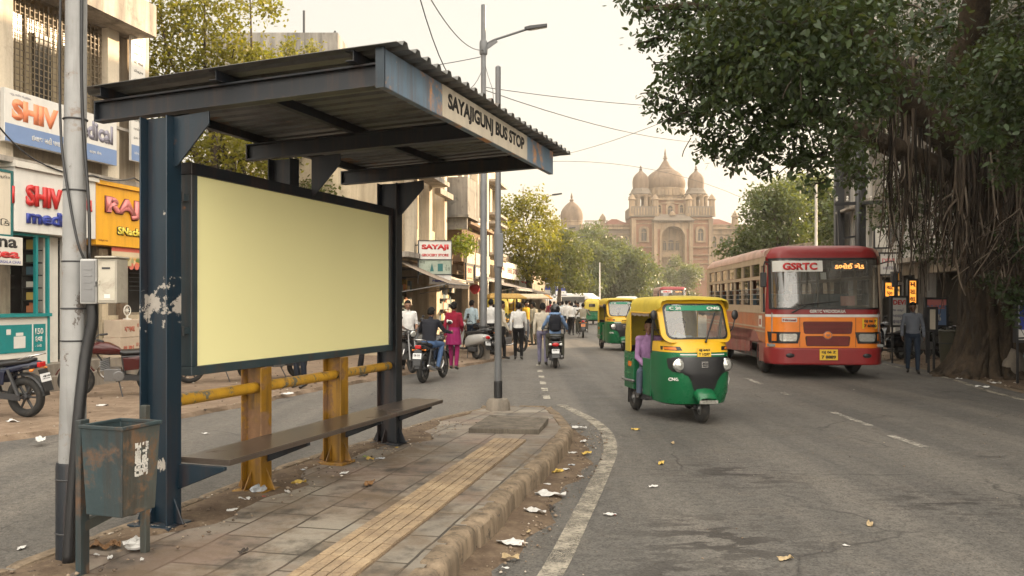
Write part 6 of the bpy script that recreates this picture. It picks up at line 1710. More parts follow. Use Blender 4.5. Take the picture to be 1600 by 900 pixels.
# ---------------- two-wheelers ----------------
def wheel(par, c, R_, w, spokes=0, rim='steel', name='wheel', tyre_r=None):
    tr = tyre_r or w*.55
    b = MB()
    b.lathe([(.03,-w*.5),(.045,-w*.3),(.045,w*.3),(.03,w*.5)], 12, c, 'x')
    rr = R_-tr*1.6
    b.torus(c, rr, .014, 'x', 28, 6, w/.05*.6)
    if spokes:
        for k in range(spokes):
            a = 2*PI*k/spokes; b.bar((c[0],c[1]+.04*math.cos(a),c[2]+.04*math.sin(a)), (c[0],c[1]+rr*math.cos(a),c[2]+rr*math.sin(a)), .035 if spokes < 9 else .006, .02 if spokes < 9 else .006)
    else:
        b.lathe([(.04,-w*.32),(rr,-w*.22),(rr,w*.22),(.04,w*.32)], 24, c, 'x')
    o = b.build(name, M[rim], par)
    b = MB(); b.torus(c, R_-tr, tr, 'x', 32, 10, w/(2*tr)); b.build('tyre', M['rubber'], o, smooth=True)
    return o
def arc(b, c, R_, w, a0, a1, th=.006, n=10):
    """curved mudguard strip round an axle; angles in degrees from +y upwards"""
    rg = []
    for k in range(n+1):
        a = R(a0+(a1-a0)*k/n); y, z = math.cos(a), math.sin(a)
        rg.append([(c[0]+x, c[1]+y*(R_-dr), c[2]+z*(R_-dr)) for x, dr in ((-w/2,.02),(-w/2*.7,0),(w/2*.7,0),(w/2,.02),(w/2*.7,th),(-w/2*.7,th))])
    b.loft(rg)
def secs(b, S, n=14, p=2.6):
    """body from rounded sections: (y, z centre, half width, half height)"""
    rg = []
    for y, z, w, h in S:
        r_ = []
        for i in range(n):
            a = 2*PI*i/n; ca, sa = math.cos(a), math.sin(a)
            r_.append((w*math.copysign(abs(ca)**(2/p), ca), y, z+h*math.copysign(abs(sa)**(2/p), sa)))
        rg.append(r_)
    b.loft(rg)
def gloss(name, c, rough=.25):
    if name in M: return M[name]
    M[name] = plain(name, c, rough, var=.15, dirt=(.08,.06,.045), da=.24, ds=4, bump=.02); return M[name]
gloss('bike_black', (.012,.012,.014)); gloss('bike_red', (.055,.008,.008)); gloss('bike_blue', (.012,.016,.035)); gloss('bike_grey', (.14,.145,.15)); gloss('bike_white', (.34,.335,.32)); gloss('bike_paleblue', (.36,.46,.48))
def motorcycle(label, loc, hx, hy, lean=0, tank='bike_black', plate='plate_w', ptxt='GJ 06', group=None, stand_=True, grp=None):
    t = thing('motorcycle', label, 'motorcycle', loc, heading(hx,hy), group); t.rotation_euler.y = R(lean)
    RA, FA = (0,-.63,.30), (0,.64,.30)
    wheel(t, RA, .30, .11, 6, 'char'); wheel(t, FA, .30, .09, 6, 'char')
    b = MB(); secs(b, [(-.10,.80,.05,.04),(-.05,.82,.10,.07),(.10,.86,.135,.11),(.25,.88,.14,.115),(.36,.87,.11,.10),(.43,.85,.04,.05)], 16); b.build('tank', M[tank], t, smooth=True, auto=60)
    b = MB(); secs(b, [(-.82,.86,.05,.02),(-.78,.85,.10,.035),(-.55,.825,.125,.05),(-.35,.80,.125,.05),(-.15,.79,.11,.05),(-.04,.81,.07,.04)], 14); b.build('seat', M['black'], t, smooth=True, auto=60)
    b = MB(); secs(b, [(-.92,.80,.04,.03),(-.86,.79,.085,.055),(-.65,.76,.11,.055),(-.40,.70,.115,.07),(-.2,.68,.10,.06)], 14); b.build('tail_cowl', M[tank], t, smooth=True, auto=60)
    b = MB(); b.box((0,-.915,.79),(.13,.05,.075)); b.build('tail_lamp', M['redlamp'], t, bevel=.012)
    for s in (-1,1):
        b = MB(); b.ell((s*.14,-.86,.72),(.022,.035,.022),8,6); b.tube([(s*.05,-.84,.73),(s*.13,-.86,.72)],.008,5); b.build('indicator', M['orlamp'], t)
    b = MB(); b.tube(smooth_path([(-.11,-.62,.86),(-.12,-.80,.92),(-.08,-.93,.94),(0,-.95,.945),(.08,-.93,.94),(.12,-.80,.92),(.11,-.62,.86)],4), .012, 7); b.build('grab_rail', M['chrome'], t, smooth=True)
    b = MB(); arc(b, RA, .36, .15, 60, 175); b.bar((0,-.93,.72),(0,-1.02,.40),.17,.015,(0,0,1)) ; b.build('rear_mudguard', M['black'], t)
    b = MB(); b.box((0,-.975,.60),(.19,.012,.12), rx=R(-14)); p = b.build('number_plate', M[plate], t); text(ptxt, .15, .035, (-.075,-.990,.605), (1,0,0), (0,-.24,.97), M['blacktxt'], p, bold=.05); text('CD 2389', .15, .035, (-.075,-.979,.558), (1,0,0), (0,-.24,.97), M['blacktxt'], p, bold=.05)
    b = MB(); arc(b, FA, .345, .12, 20, 150); b.build('front_mudguard', M[tank], t)
    b = MB()
    for s in (-1,1): b.tube([(s*.075,.64,.30),(s*.075,.46,.74),(s*.075,.38,.98)], [.026,.022,.018], 8)
    b.box((0,.40,.93),(.19,.05,.03)); b.build('fork', M['steel'], t, smooth=True, auto=40)
    b = MB(); b.tube(smooth_path([(-.36,.18,1.06),(-.22,.30,1.07),(-.06,.38,1.0),(.06,.38,1.0),(.22,.30,1.07),(.36,.18,1.06)],4), .012, 7)
    for s in (-1,1): b.tube([(s*.37,.17,1.06),(s*.26,.27,1.07)],.02,8); b.tube([(s*.24,.30,1.08),(s*.26,.33,1.26)],.006,5)
    b.build('handlebar', M['char'], t, smooth=True, auto=40)
    for s in (-1,1):
        b = MB(); b.ell((s*.27,.33,1.28),(.055,.015,.04),10,6); b.build('mirror', M['black'], t, smooth=True)
    b = MB(); b.lathe([(.02,-.05),(.075,-.02),(.088,.05)], 16, (0,.47,.92), 'y'); h = b.build('headlamp', M[tank], t, smooth=True, auto=50)
    b = MB(); b.lathe([(.08,.05),(.06,.065),(.01,.07)], 16, (0,.47,.92), 'y'); b.build('lens', M['lens'], h, smooth=True)
    b = MB(); b.box((0,.05,.40),(.24,.28,.22)); b.lathe([(.09,-.13),(.10,-.1),(.10,.1),(.09,.13)],14,(0,-.05,.38),'x')
    for k in range(6): b.box((0,.17+.002*k,.50+.032*k),(.20,.17,.016), rx=R(-20))
    b.build('engine', M['steel'], t, bevel=.006, seg=1)
    b = MB(); b.tube(smooth_path([(.09,.26,.55),(.13,.30,.40),(.14,.15,.27),(.15,-.15,.26),(.16,-.45,.30),(.165,-.80,.38)],4), [.02]*12+[.024,.03,.042,.045,.045,.045,.045,.042,.03], 9); b.build('exhaust', M['chrome'], t, smooth=True)
    b = MB()
    for a, c in (((0,.40,.92),(0,.20,.60)),((0,.2,.6),(0,.12,.28)),((0,.38,.95),(0,-.1,.74)),((-.07,-.1,.74),(-.08,-.15,.36)),((.07,-.1,.74),(.08,-.15,.36)),((-.09,-.15,.36),(-.09,-.63,.30)),((.09,-.15,.36),(.09,-.63,.30)),((-.08,-.1,.72),(-.09,-.8,.76)),((.08,-.1,.72),(.09,-.8,.76))): b.tube([a,c],.016,6)
    b.tube([(-.16,-.02,.29),(.16,-.02,.29)],.012,6)
    for s in (-1,1): b.tube([(s*.115,-.60,.34),(s*.115,-.45,.72)],[.03,.024],8)
    b.bar((-.12,-.63,.31),(-.11,-.05,.36),.02,.09); b.build('frame', M['char'], t)
    b = MB()
    for s in (-1,1): b.prism([(s*.115,-.12,.72),(s*.115,-.42,.70),(s*.115,-.38,.50),(s*.115,-.14,.48)],(s*.03,0,0))
    b.build('side_panel', M[tank], t, bevel=.012)
    if stand_: b = MB(); b.tube([(-.08,-.05,.28),(-.24,-.12,.02),(-.25,-.06,.012)],.012,6); b.build('side_stand', M['char'], t)
    return t
def scooter(label, loc, hx, hy, lean=0, body='bike_black', group=None, plate='plate_w', ptxt='GJ 06'):
    t = thing('scooter', label, 'scooter', loc, heading(hx,hy), group); t.rotation_euler.y = R(lean)
    RA, FA = (0,-.52,.24), (0,.66,.24)
    wheel(t, RA, .24, .12, 0, 'steel'); wheel(t, FA, .24, .10, 5, 'steel')
    b = MB(); secs(b, [(-.90,.62,.05,.05),(-.86,.62,.13,.10),(-.70,.60,.19,.15),(-.45,.56,.20,.17),(-.20,.52,.17,.18),(-.06,.48,.12,.16),(-.02,.46,.08,.12)], 18, 3); b.build('rear_body', M[body], t, smooth=True, auto=60)
    b = MB(); secs(b, [(-.80,.80,.08,.02),(-.74,.79,.14,.04),(-.45,.77,.16,.055),(-.15,.755,.14,.055),(0,.75,.07,.035)], 14); b.build('seat', M['black'], t, smooth=True, auto=60)
    b = MB(); secs(b, [(-.1,.30,.15,.03),(.25,.29,.18,.03),(.40,.30,.17,.035)], 12, 5); b.build('footboard', M['char'], t)
    b = MB()
    rg = []
    for z, w, y, d in ((.28,.13,.44,.05),(.45,.20,.46,.07),(.65,.225,.44,.08),(.82,.19,.40,.08),(.93,.10,.36,.06)):
        rg.append([(x*w, y + d*(1-abs(x)**2) , z) for x in (-1,-.7,-.35,0,.35,.7,1)] + [(x*w, y-.05+d*.4*(1-abs(x)**2), z) for x in (1,.7,.35,0,-.35,-.7,-1)])
    b.loft(rg); b.build('apron', M[body], t, smooth=True, auto=60)
    b = MB(); arc(b, FA, .31, .16, 15, 155, .02); b.build('front_mudguard', M[body], t, smooth=True, auto=50)
    b = MB(); b.tube([(0,.66,.24),(.06,.60,.42),(.03,.50,.6)],.022,7); b.tube([(0,.66,.24),(-.06,.60,.42),(-.03,.50,.6)],.022,7); b.build('fork', M['steel'], t)
    b = MB(); secs(b, [(.20,1.0,.10,.04),(.30,1.02,.20,.07),(.40,1.0,.19,.09),(.48,.98,.12,.07),(.5,.97,.06,.04)], 14); b.build('handle_cowl', M[body], t, smooth=True, auto=60)
    b = MB(); b.ell((0,.475,.98),(.09,.03,.05),10,6); b.build('headlamp', M['lens'], t, smooth=True)
    b = MB()
    for s in (-1,1): b.tube([(s*.18,.30,1.02),(s*.36,.20,1.02)],.018,8); b.tube([(s*.2,.32,1.06),(s*.26,.33,1.22)],.007,5)
    b.build('handlebar', M['char'], t)
    for s in (-1,1):
        b = MB(); b.ell((s*.27,.33,1.25),(.055,.015,.045),10,6); b.build('mirror', M['black'], t, smooth=True)
    b = MB(); b.ell((0,-.90,.64),(.09,.035,.05),12,8); b.build('tail_lamp', M['redlamp'], t, smooth=True)
    for s in (-1,1):
        b = MB(); b.ell((s*.135,-.875,.64),(.05,.03,.035),10,6); b.build('indicator', M['lens'], t, smooth=True)
    b = MB(); b.tube(smooth_path([(-.12,-.55,.83),(-.13,-.80,.87),(-.07,-.95,.88),(.07,-.95,.88),(.13,-.80,.87),(.12,-.55,.83)],4),.014,7); b.build('grab_rail', M['bike_grey'], t, smooth=True)
    b = MB(); b.bar((0,-.86,.53),(0,-.97,.30),.20,.02); b.build('rear_mudguard', M['black'], t)
    b = MB(); b.box((0,-.925,.47),(.19,.012,.11), rx=R(-16)); p = b.build('number_plate', M[plate], t); text(ptxt+' 4', .15, .04, (-.075,-.938,.48), (1,0,0), (0,-.27,.96), M['blacktxt'], p, bold=.05)
    b = MB(); b.tube([(.11,-.1,.24),(.15,-.35,.25),(.16,-.45,.27),(.16,-.78,.32)],[.02,.025,.05,.045],9); b.build('exhaust', M['steel'], t, smooth=True)
    b = MB(); b.box((-.10,-.40,.28),(.12,.36,.14)); b.build('engine', M['char'], t, bevel=.02)
    b = MB(); b.tube([(-.06,-.15,.26),(-.12,-.22,.02)],.012,6); b.tube([(.06,-.15,.26),(.12,-.22,.02)],.012,6); b.build('stand', M['char'], t)
    return t

# ---------------- auto-rickshaw ----------------
M['agreen'] = plain('auto_green', (.006,.115,.042), .28, var=.15, dirt=(.05,.05,.035), da=.26, ds=3, bump=.03)
M['ayellow'] = plain('auto_yellow', (.62,.36,.015), .35, var=.1, dirt=(.25,.15,.03), da=.25, ds=3, bump=.02)
M['acanvas'] = plain('auto_canvas', (.50,.38,.035), .6, var=.2, vs=3, dirt=(.22,.17,.05), da=.35, ds=2.5, bump=.4, bs=12)
M['band'] = plain('green_band', (.01,.19,.10), .4, var=.1)
def yf_(x, y0, d, w=.55, p=3.0): return y0 - d*(min(1, abs(x)/w))**p
def auto(label, loc, hx, hy, group=None, detail=True):
    t = thing('auto_rickshaw', label, 'auto rickshaw', loc, heading(hx,hy), group)
    wheel(t, (0,.84,.215), .215, .12, 0, 'steel', 'front_wheel')
    for s in (-1,1): wheel(t, (s*.46,-.70,.215), .215, .12, 0, 'steel', 'rear_wheel')
    def nose(rows):
        b = MB(); rg = []
        for z, w, yf, yb in rows:
            r_ = [(w, yb, z)]
            for k in range(1, 16):
                a = PI*k/16; ca, sa = math.cos(a), math.sin(a)
                r_.append((w*math.copysign(abs(ca)**.55, ca), yb+(yf-yb)*abs(sa)**.8, z))
            r_.append((-w, yb, z)); rg.append(r_)
        b.loft(rg); return b
    body = nose([(.25,.44,.74,.22),(.28,.515,.84,.22),(.45,.545,.92,.22),(.70,.55,.96,.22),(.92,.55,.95,.22),(1.03,.55,.90,.22)]).build('nose', M['agreen'], t, smooth=True, auto=45)
    nose([(1.032,.552,.905,.22),(1.10,.55,.86,.22),(1.175,.545,.80,.22)]).build('dash_panel', M['ayellow'], t, smooth=True, auto=45)
    # front face patches follow the nose curve
    def pf(x, z):
        zs = [.25,.29,.45,.70,.92,1.03,1.10,1.175]; ws = np.interp(z, zs, [.44,.515,.545,.55,.55,.55,.55,.545]); yf = np.interp(z, zs, [.74,.84,.92,.96,.95,.905,.86,.80])
        ca = min(.999, (abs(x)/ws))**(1/.55); sa = math.sqrt(max(0,1-ca*ca)); return .22+(yf-.22)*sa**.8
    def patch(name, outline, mat, off, par, n=14):
        """outline: (z, x0, x1) rows; follows the nose"""
        b = MB(); rg = []
        for z, x0, x1 in outline: rg.append([(x0+(x1-x0)*i/n, pf(x0+(x1-x0)*i/n, z)+off, z) for i in range(n+1)])
        b.loft(rg, cap=False, close=False); return b.build(name, M[mat], par, smooth=True)
    patch('nose_panel', [(.46,-.12,.12),(.52,-.17,.17),(.62,-.20,.20),(.70,-.25,.25),(.755,-.44,.44),(.80,-.475,.475),(.90,-.485,.485),(.94,-.485,.485),(.97,-.38,.38)], 'black', .012, t, 20)
    patch('white_trim', [(.995,-.34,.34),(1.008,-.34,.34)], 'white', .010, t, 20)
    for s in (-1,1):
        x = s*.36; y = pf(x,.85)
        b = MB(); b.lathe([(.098,-.02),(.10,.022),(.088,.028)], 18, (x,y+.0,.85),'y'); h = b.build('headlight', M['chrome'], t, smooth=True, auto=40)
        b = MB(); b.lathe([(.088,.02),(.06,.04),(.02,.046)],18,(x,y,.85),'y'); b.lathe([(.03,.04),(.02,.055)],12,(x,y,.85),'y'); b.build('lens', M['lens'], h, smooth=True)
        b = patch('indicator', [(1.06,min(s*.30,s*.52),max(s*.30,s*.52)),(1.115,min(s*.32,s*.52),max(s*.32,s*.52))], 'black', .006, t, 6)
        patch('indicator_lens', [(1.07,min(s*.37,s*.50),max(s*.37,s*.50)),(1.105,min(s*.38,s*.50),max(s*.38,s*.50))], 'orlamp', .010, b, 6)
    b = MB(); y = pf(0,.86)+.016; b.box((0,y,.86),(.10,.012,.09)); em = b.build('badge', M['chrome'], t, bevel=.004); b = MB(); b.box((0,y+.007,.86),(.07,.006,.055)); b.build('badge_face', M['black'], em); b = MB(); b.box((0,y+.011,.872),(.045,.003,.01)); b.box((0,y+.011,.852),(.06,.003,.012)); b.build('badge_mark', M['chrome'], em)
    for k in range(3): pass
    b = MB(); y = pf(0,1.02)+.03; b.box((0,y,1.035),(.21,.012,.125)); p = b.build('number_plate', M['plate_y'], t)
    text('GJ 6AD', .17, .042, (.085,y+.0075,1.045), (-1,0,0), (0,0,1), M['blacktxt'], p, bold=.05); text('T 1Q37', .17, .042, (.085,y+.0075,.985), (-1,0,0), (0,0,1), M['blacktxt'], p, bold=.05)
    # windscreen frame, leaning back
    def wy(x, z): return .80-.27*(z-1.175)/.62 - .10*(abs(x)/.545)**3.5
    def rr(w0, w1, z0, z1, rad, n=5):
        P = []
        for cx_, cz_, a0 in ((w1-rad, z1-rad, 0),(w0+rad, z1-rad, 90),(w0+rad, z0+rad, 180),(w1-rad, z0+rad, 270)):
            for k in range(n+1): a = R(a0+90*k/n); P.append((cx_+rad*math.cos(a), cz_+rad*math.sin(a)))
        return P
    O, I = rr(-.545,.545,1.17,1.80,.13), rr(-.475,.475,1.225,1.735,.09)
    b = MB(); n = len(O)
    f3 = lambda P, o_: [(x, wy(x,z)+o_, z) for x, z in P]
    b.add(f3(O,-.04)+f3(O,0)+f3(I,.004)+f3(I,-.04), [(a*n+i, a*n+(i+1)%n, ((a+1)%4)*n+(i+1)%n, ((a+1)%4)*n+i) for a in range(4) for i in range(n)])
    b.build('windscreen_frame', M['ayellow'], t, smooth=True, auto=40)
    I2 = rr(-.482,.482,1.218,1.742,.09); I3 = rr(-.455,.455,1.245,1.715,.08)
    b = MB(); b.add(f3(I2,.008)+f3(I3,.008)+f3(I3,-.005)+f3(I2,-.005), [(a*n+i, a*n+(i+1)%n, ((a+1)%4)*n+(i+1)%n, ((a+1)%4)*n+i) for a in range(4) for i in range(n)]); b.build('rubber_seal', M['black'], t)
    def grid(x0,x1,z0,z1,off,nx=10,nz=5):
        b = MB(); b.loft([[(x0+(x1-x0)*i/nx, wy(x0+(x1-x0)*i/nx, z0+(z1-z0)*k/nz)+off, z0+(z1-z0)*k/nz) for i in range(nx+1)] for k in range(nz+1)], cap=False, close=False); return b
    gl = grid(-.46,.46,1.235,1.725,0).build('windscreen', M['glass'], t, smooth=True)
    bd_ = grid(-.43,.43,1.635,1.712,.006,10,1).build('sun_band', M['band'], gl)
    def ft(s, w, h, x, z, mat, par, off=.009):
        y = wy(0,z)+off; return text(s, w, h, (x, y - .0, z), (-1,0,0), (0,-.42,.91), M[mat], par, bold=.05)
    for s_, w_, x_ in (('C 20', .20, .40), ('CNG', .20, -.19)):
        yy = wy(.3, 1.65)+.012; text(s_, w_, .05, (x_, yy+.012, 1.648), (-1,(.06 if x_ > 0 else -.06)*-1,0), (0,-.4,.9), M['white'], bd_, bold=.05)
    b = MB(); P0, P1 = Vector((-.08, wy(0,1.19)+.03, 1.185)), Vector((-.30, wy(.3,1.58)+.025, 1.60)); b.tube([P0,P1],[.012,.006],6); b.tube([P0.lerp(P1,.42),P1],[.016,.012],6); b.ell(tuple(P0),(.02,.02,.02),8,6); b.build('wiper', M['black'], t)
    # roof
    def roofring(y, w, zs, zt):
        return [(w,y,zs),(w,y,zs+(zt-zs)*.45),(w*.96,y,zs+(zt-zs)*.75),(w*.82,y,zs+(zt-zs)*.93),(w*.5,y,zt-.008),(0,y,zt),(-w*.5,y,zt-.008),(-w*.82,y,zs+(zt-zs)*.93),(-w*.96,y,zs+(zt-zs)*.75),(-w,y,zs+(zt-zs)*.45),(-w,y,zs)]
    b = MB(); b.loft([roofring(.60,.53,1.69,1.80),roofring(.57,.555,1.66,1.83),roofring(.42,.565,1.62,1.85),roofring(.1,.565,1.60,1.862),roofring(-.3,.565,1.60,1.855),roofring(-.64,.565,1.60,1.84)], cap=False, close=False)
    o = b.build('roof', M['acanvas'], t, smooth=True, auto=60)
    b = MB(); b.loft([roofring(-.62,.57,.96,1.838),roofring(-.80,.57,.96,1.79),roofring(-.92,.56,.96,1.70),roofring(-.99,.54,.96,1.55),roofring(-1.02,.52,.96,1.3),roofring(-1.03,.50,.96,1.0)], cap=False, close=False)
    hd = b.build('hood', M['acanvas'], t, smooth=True, auto=60)
    b = MB(); b.bb(-.22,.22,-1.045,-1.02,1.28,1.50); b.build('rear_window', M['glassdk'], hd)
    for s in (-1,1): b = MB(); b.tube([(s*.57,-.62,.98),(s*.572,-.62,1.55)]+smooth_path([(s*.57,-.60,1.60),(s*.572,-.1,1.595),(s*.57,.25,1.60),(s*.55,.52,1.66)],3),.012,6); b.build('piping', M['ayellow'], t)
    # doorway curtain edge and pillar
    for s in (-1,1): b = MB(); b.tube([(s*.545,.26,1.0),(s*.545,.30,1.4),(s*.54,.40,1.64)],.022,7); b.build('pillar', M['char'], t)
    for s in (-1,1): b = MB(); b.loft([[(s*.574,-.58+.8*i/10,1.60-.0) for i in range(11)],[(s*.576,-.58+.8*i/10,1.545+.012*math.sin(i*2.3)) for i in range(11)]], cap=False, close=False); b.build('fringe', plain('fringe_cloth',(.25,.2,.16),.9), t)
    # rear body
    b = MB(); b.bb(-.555,.555,-1.0,-.54,.36,.96)
    for k in range(4): b.bb(-.562,.562,-1.006,-.55,.46+.13*k,.485+.13*k)
    b.build('rear_body', M['agreen'], t, bevel=.02)
    b = MB(); b.bb(-.55,.55,-.54,.22,.28,.33); b.bb(-.57,.57,-.36,.05,.25,.279); b.build('floor', M['char'], t)
    for s in (-1,1):
        b = MB(); b.bb(s*.555,s*.53,-.12,.215,.331,.90); b.build('side_panel', M['agreen'], t, bevel=.01)
        b = MB(); b.bb(s*.564,s*.55,-.78,-.64,.72,.80); b.build('reflector', M['orlamp'], t)
        b = MB(); b.tube(smooth_path([(s*.57,-.46,.50),(s*.60,-.6,.50),(s*.60,-.95,.50),(s*.50,-1.06,.50)],3),.022,8); b.build('bumper_rail', M['steel'], t, smooth=True)
        b = MB(); b.prism([(s*.50,-.96,.36),(s*.40,-.96,.36),(s*.40,-.98,.10),(s*.50,-.98,.10)],(0,.01,0)); b.build('mud_flap', M['rubber'], t)
    b = MB(); b.bb(-.5,.5,-.12,.16,.33,.36); b.bb(-.2,.2,-.10,.14,.36,.64); b.build('driver_seat', M['black'], t, bevel=.02)
    b = MB(); b.bb(-.50,.50,-.92,-.40,.50,.62); b.bb(-.50,.50,-.98,-.88,.62,1.05); b.build('passenger_seat', plain('rexine',(.05,.02,.02),.5), t, bevel=.03)
    b = MB(); b.bb(-.53,.53,-.98,-.42,.965,.97) ; b.build('parcel_shelf', M['char'], t) if False else None
    b = MB(); b.tube([(0,.62,.5),(0,.48,1.02)],.02,8); b.tube([(-.28,.44,1.05),(0,.48,1.02),(.28,.44,1.05)],.014,7); b.build('steering_bar', M['char'], t)
    # front wheel gear
    b = MB(); b.prism([(x,.62,.40+.0) for x in (-.12,.12)]+[(.12,.62,.46),(-.12,.62,.46)],(0,.02,0)) if False else None
    b = MB(); rg = []
    for y, w, z, h in ((.66,.10,.47,.09),(.80,.145,.50,.10),(.94,.155,.47,.10),(1.04,.15,.42,.09),(1.10,.14,.36,.06)):
        rg.append([(w,y,z-h),(w*.98,y,z-h*.1),(w*.75,y,z+h*.35),(0,y,z+h*.5),(-w*.75,y,z+h*.35),(-w*.98,y,z-h*.1),(-w,y,z-h)])
    b.loft(rg, cap=False, close=False); fd = b.build('front_fender', M['agreen'], t, smooth=True, auto=60); md = fd.modifiers.new('th','SOLIDIFY'); md.thickness = .008
    b = MB(); b.bb(-.14,.14,1.095,1.106,.31,.36); b.build('fender_edge', plain('worn_edge',(.35,.33,.3),.5,dirt=(.05,.06,.04),da=.5,ds=20), fd)
    b = MB(); b.tube([(.085,.60,.45),(.085,.84,.215)],.022,7); b.tube([(-.085,.60,.45),(-.085,.84,.215)],.022,7); b.tube([(.10,.70,.30),(.10,.66,.5)],.03,8); b.build('fork', M['char'], t)
    # mirrors on stalks
    for s in (-1,1):
        b = MB(); b.tube(smooth_path([(s*.545,.55,1.30),(s*.60,.60,1.36),(s*.635,.60,1.50)],3),.009,6); m_ = b.build('mirror_arm', M['black'], t)
        b = MB(); b.ell((s*.64,.60,1.57),(.055,.022,.075),12,8); b.build('mirror', M['black'], m_, smooth=True)
    text('CNGD', .20, .05, (.50, pf(.44,.63)+.02, .62), (-1,.42,0), (0,0,1), M['white'], body, bold=.05)
    b = MB(); x = -.46; y = pf(x,.62)+.004; b.prism([(x+.03,y+.012,.62),(x,y,.70),(x-.03,y-.03,.62),(x,y,.54)],(0,.004,0)); b.build('diamond_sticker', M['white'], body)
    return t

# ---------------- bus ----------------
M['borange'] = plain('bus_orange', (.74,.205,.018), .32, var=.12, dirt=(.20,.09,.03), da=.28, ds=2.2, bump=.02)
M['bside'] = plain('bus_faded_orange', (.42,.13,.05), .5, var=.22, vs=1.4, dirt=(.22,.14,.09), da=.42, ds=1.4, streak=.25)
M['bmaroon'] = plain('bus_maroon', (.23,.016,.017), .35, var=.12, dirt=(.09,.04,.03), da=.25, ds=2.5, bump=.02)
M['bskirt'] = plain('bus_skirt', (.24,.07,.06), .55, var=.2, dirt=(.17,.10,.07), da=.45, ds=1.8, streak=.3)
M['bcream'] = plain('bus_cream', (.36,.27,.185), .5, var=.12, dirt=(.25,.16,.10), da=.3, ds=2)
M['broof'] = plain('bus_roof', (.40,.24,.18), .5, var=.2, dirt=(.2,.14,.1), da=.4, ds=1.5)
M['bgrille'] = plain('bus_grille', (.085,.022,.012), .6)
M['led'] = emit('led_text', (1.0,.40,.10), 1.1)
M['binter'] = plain('bus_interior', (.22,.23,.22), .6)
M['bseat'] = plain('bus_seat', (.06,.10,.13), .7)
def fy(x, z):
    y = -.42*max(0, (abs(x)-.95)/.35)**2
    if z > 1.55: y -= .16*(z-1.55)/1.3
    return y
def fpatch(name, rows, off, mat, par, n=16, th=0):
    """rows (z, x0, x1) on the bus front"""
    b = MB(); b.loft([[(x0+(x1-x0)*i/n, fy(x0+(x1-x0)*i/n, z)+off, z) for i in range(n+1)] for z, x0, x1 in rows], cap=False, close=False)
    o = b.build(name, M[mat], par, smooth=True)
    if th: md = o.modifiers.new('th','SOLIDIFY'); md.thickness = th; md.offset = 0
    return o
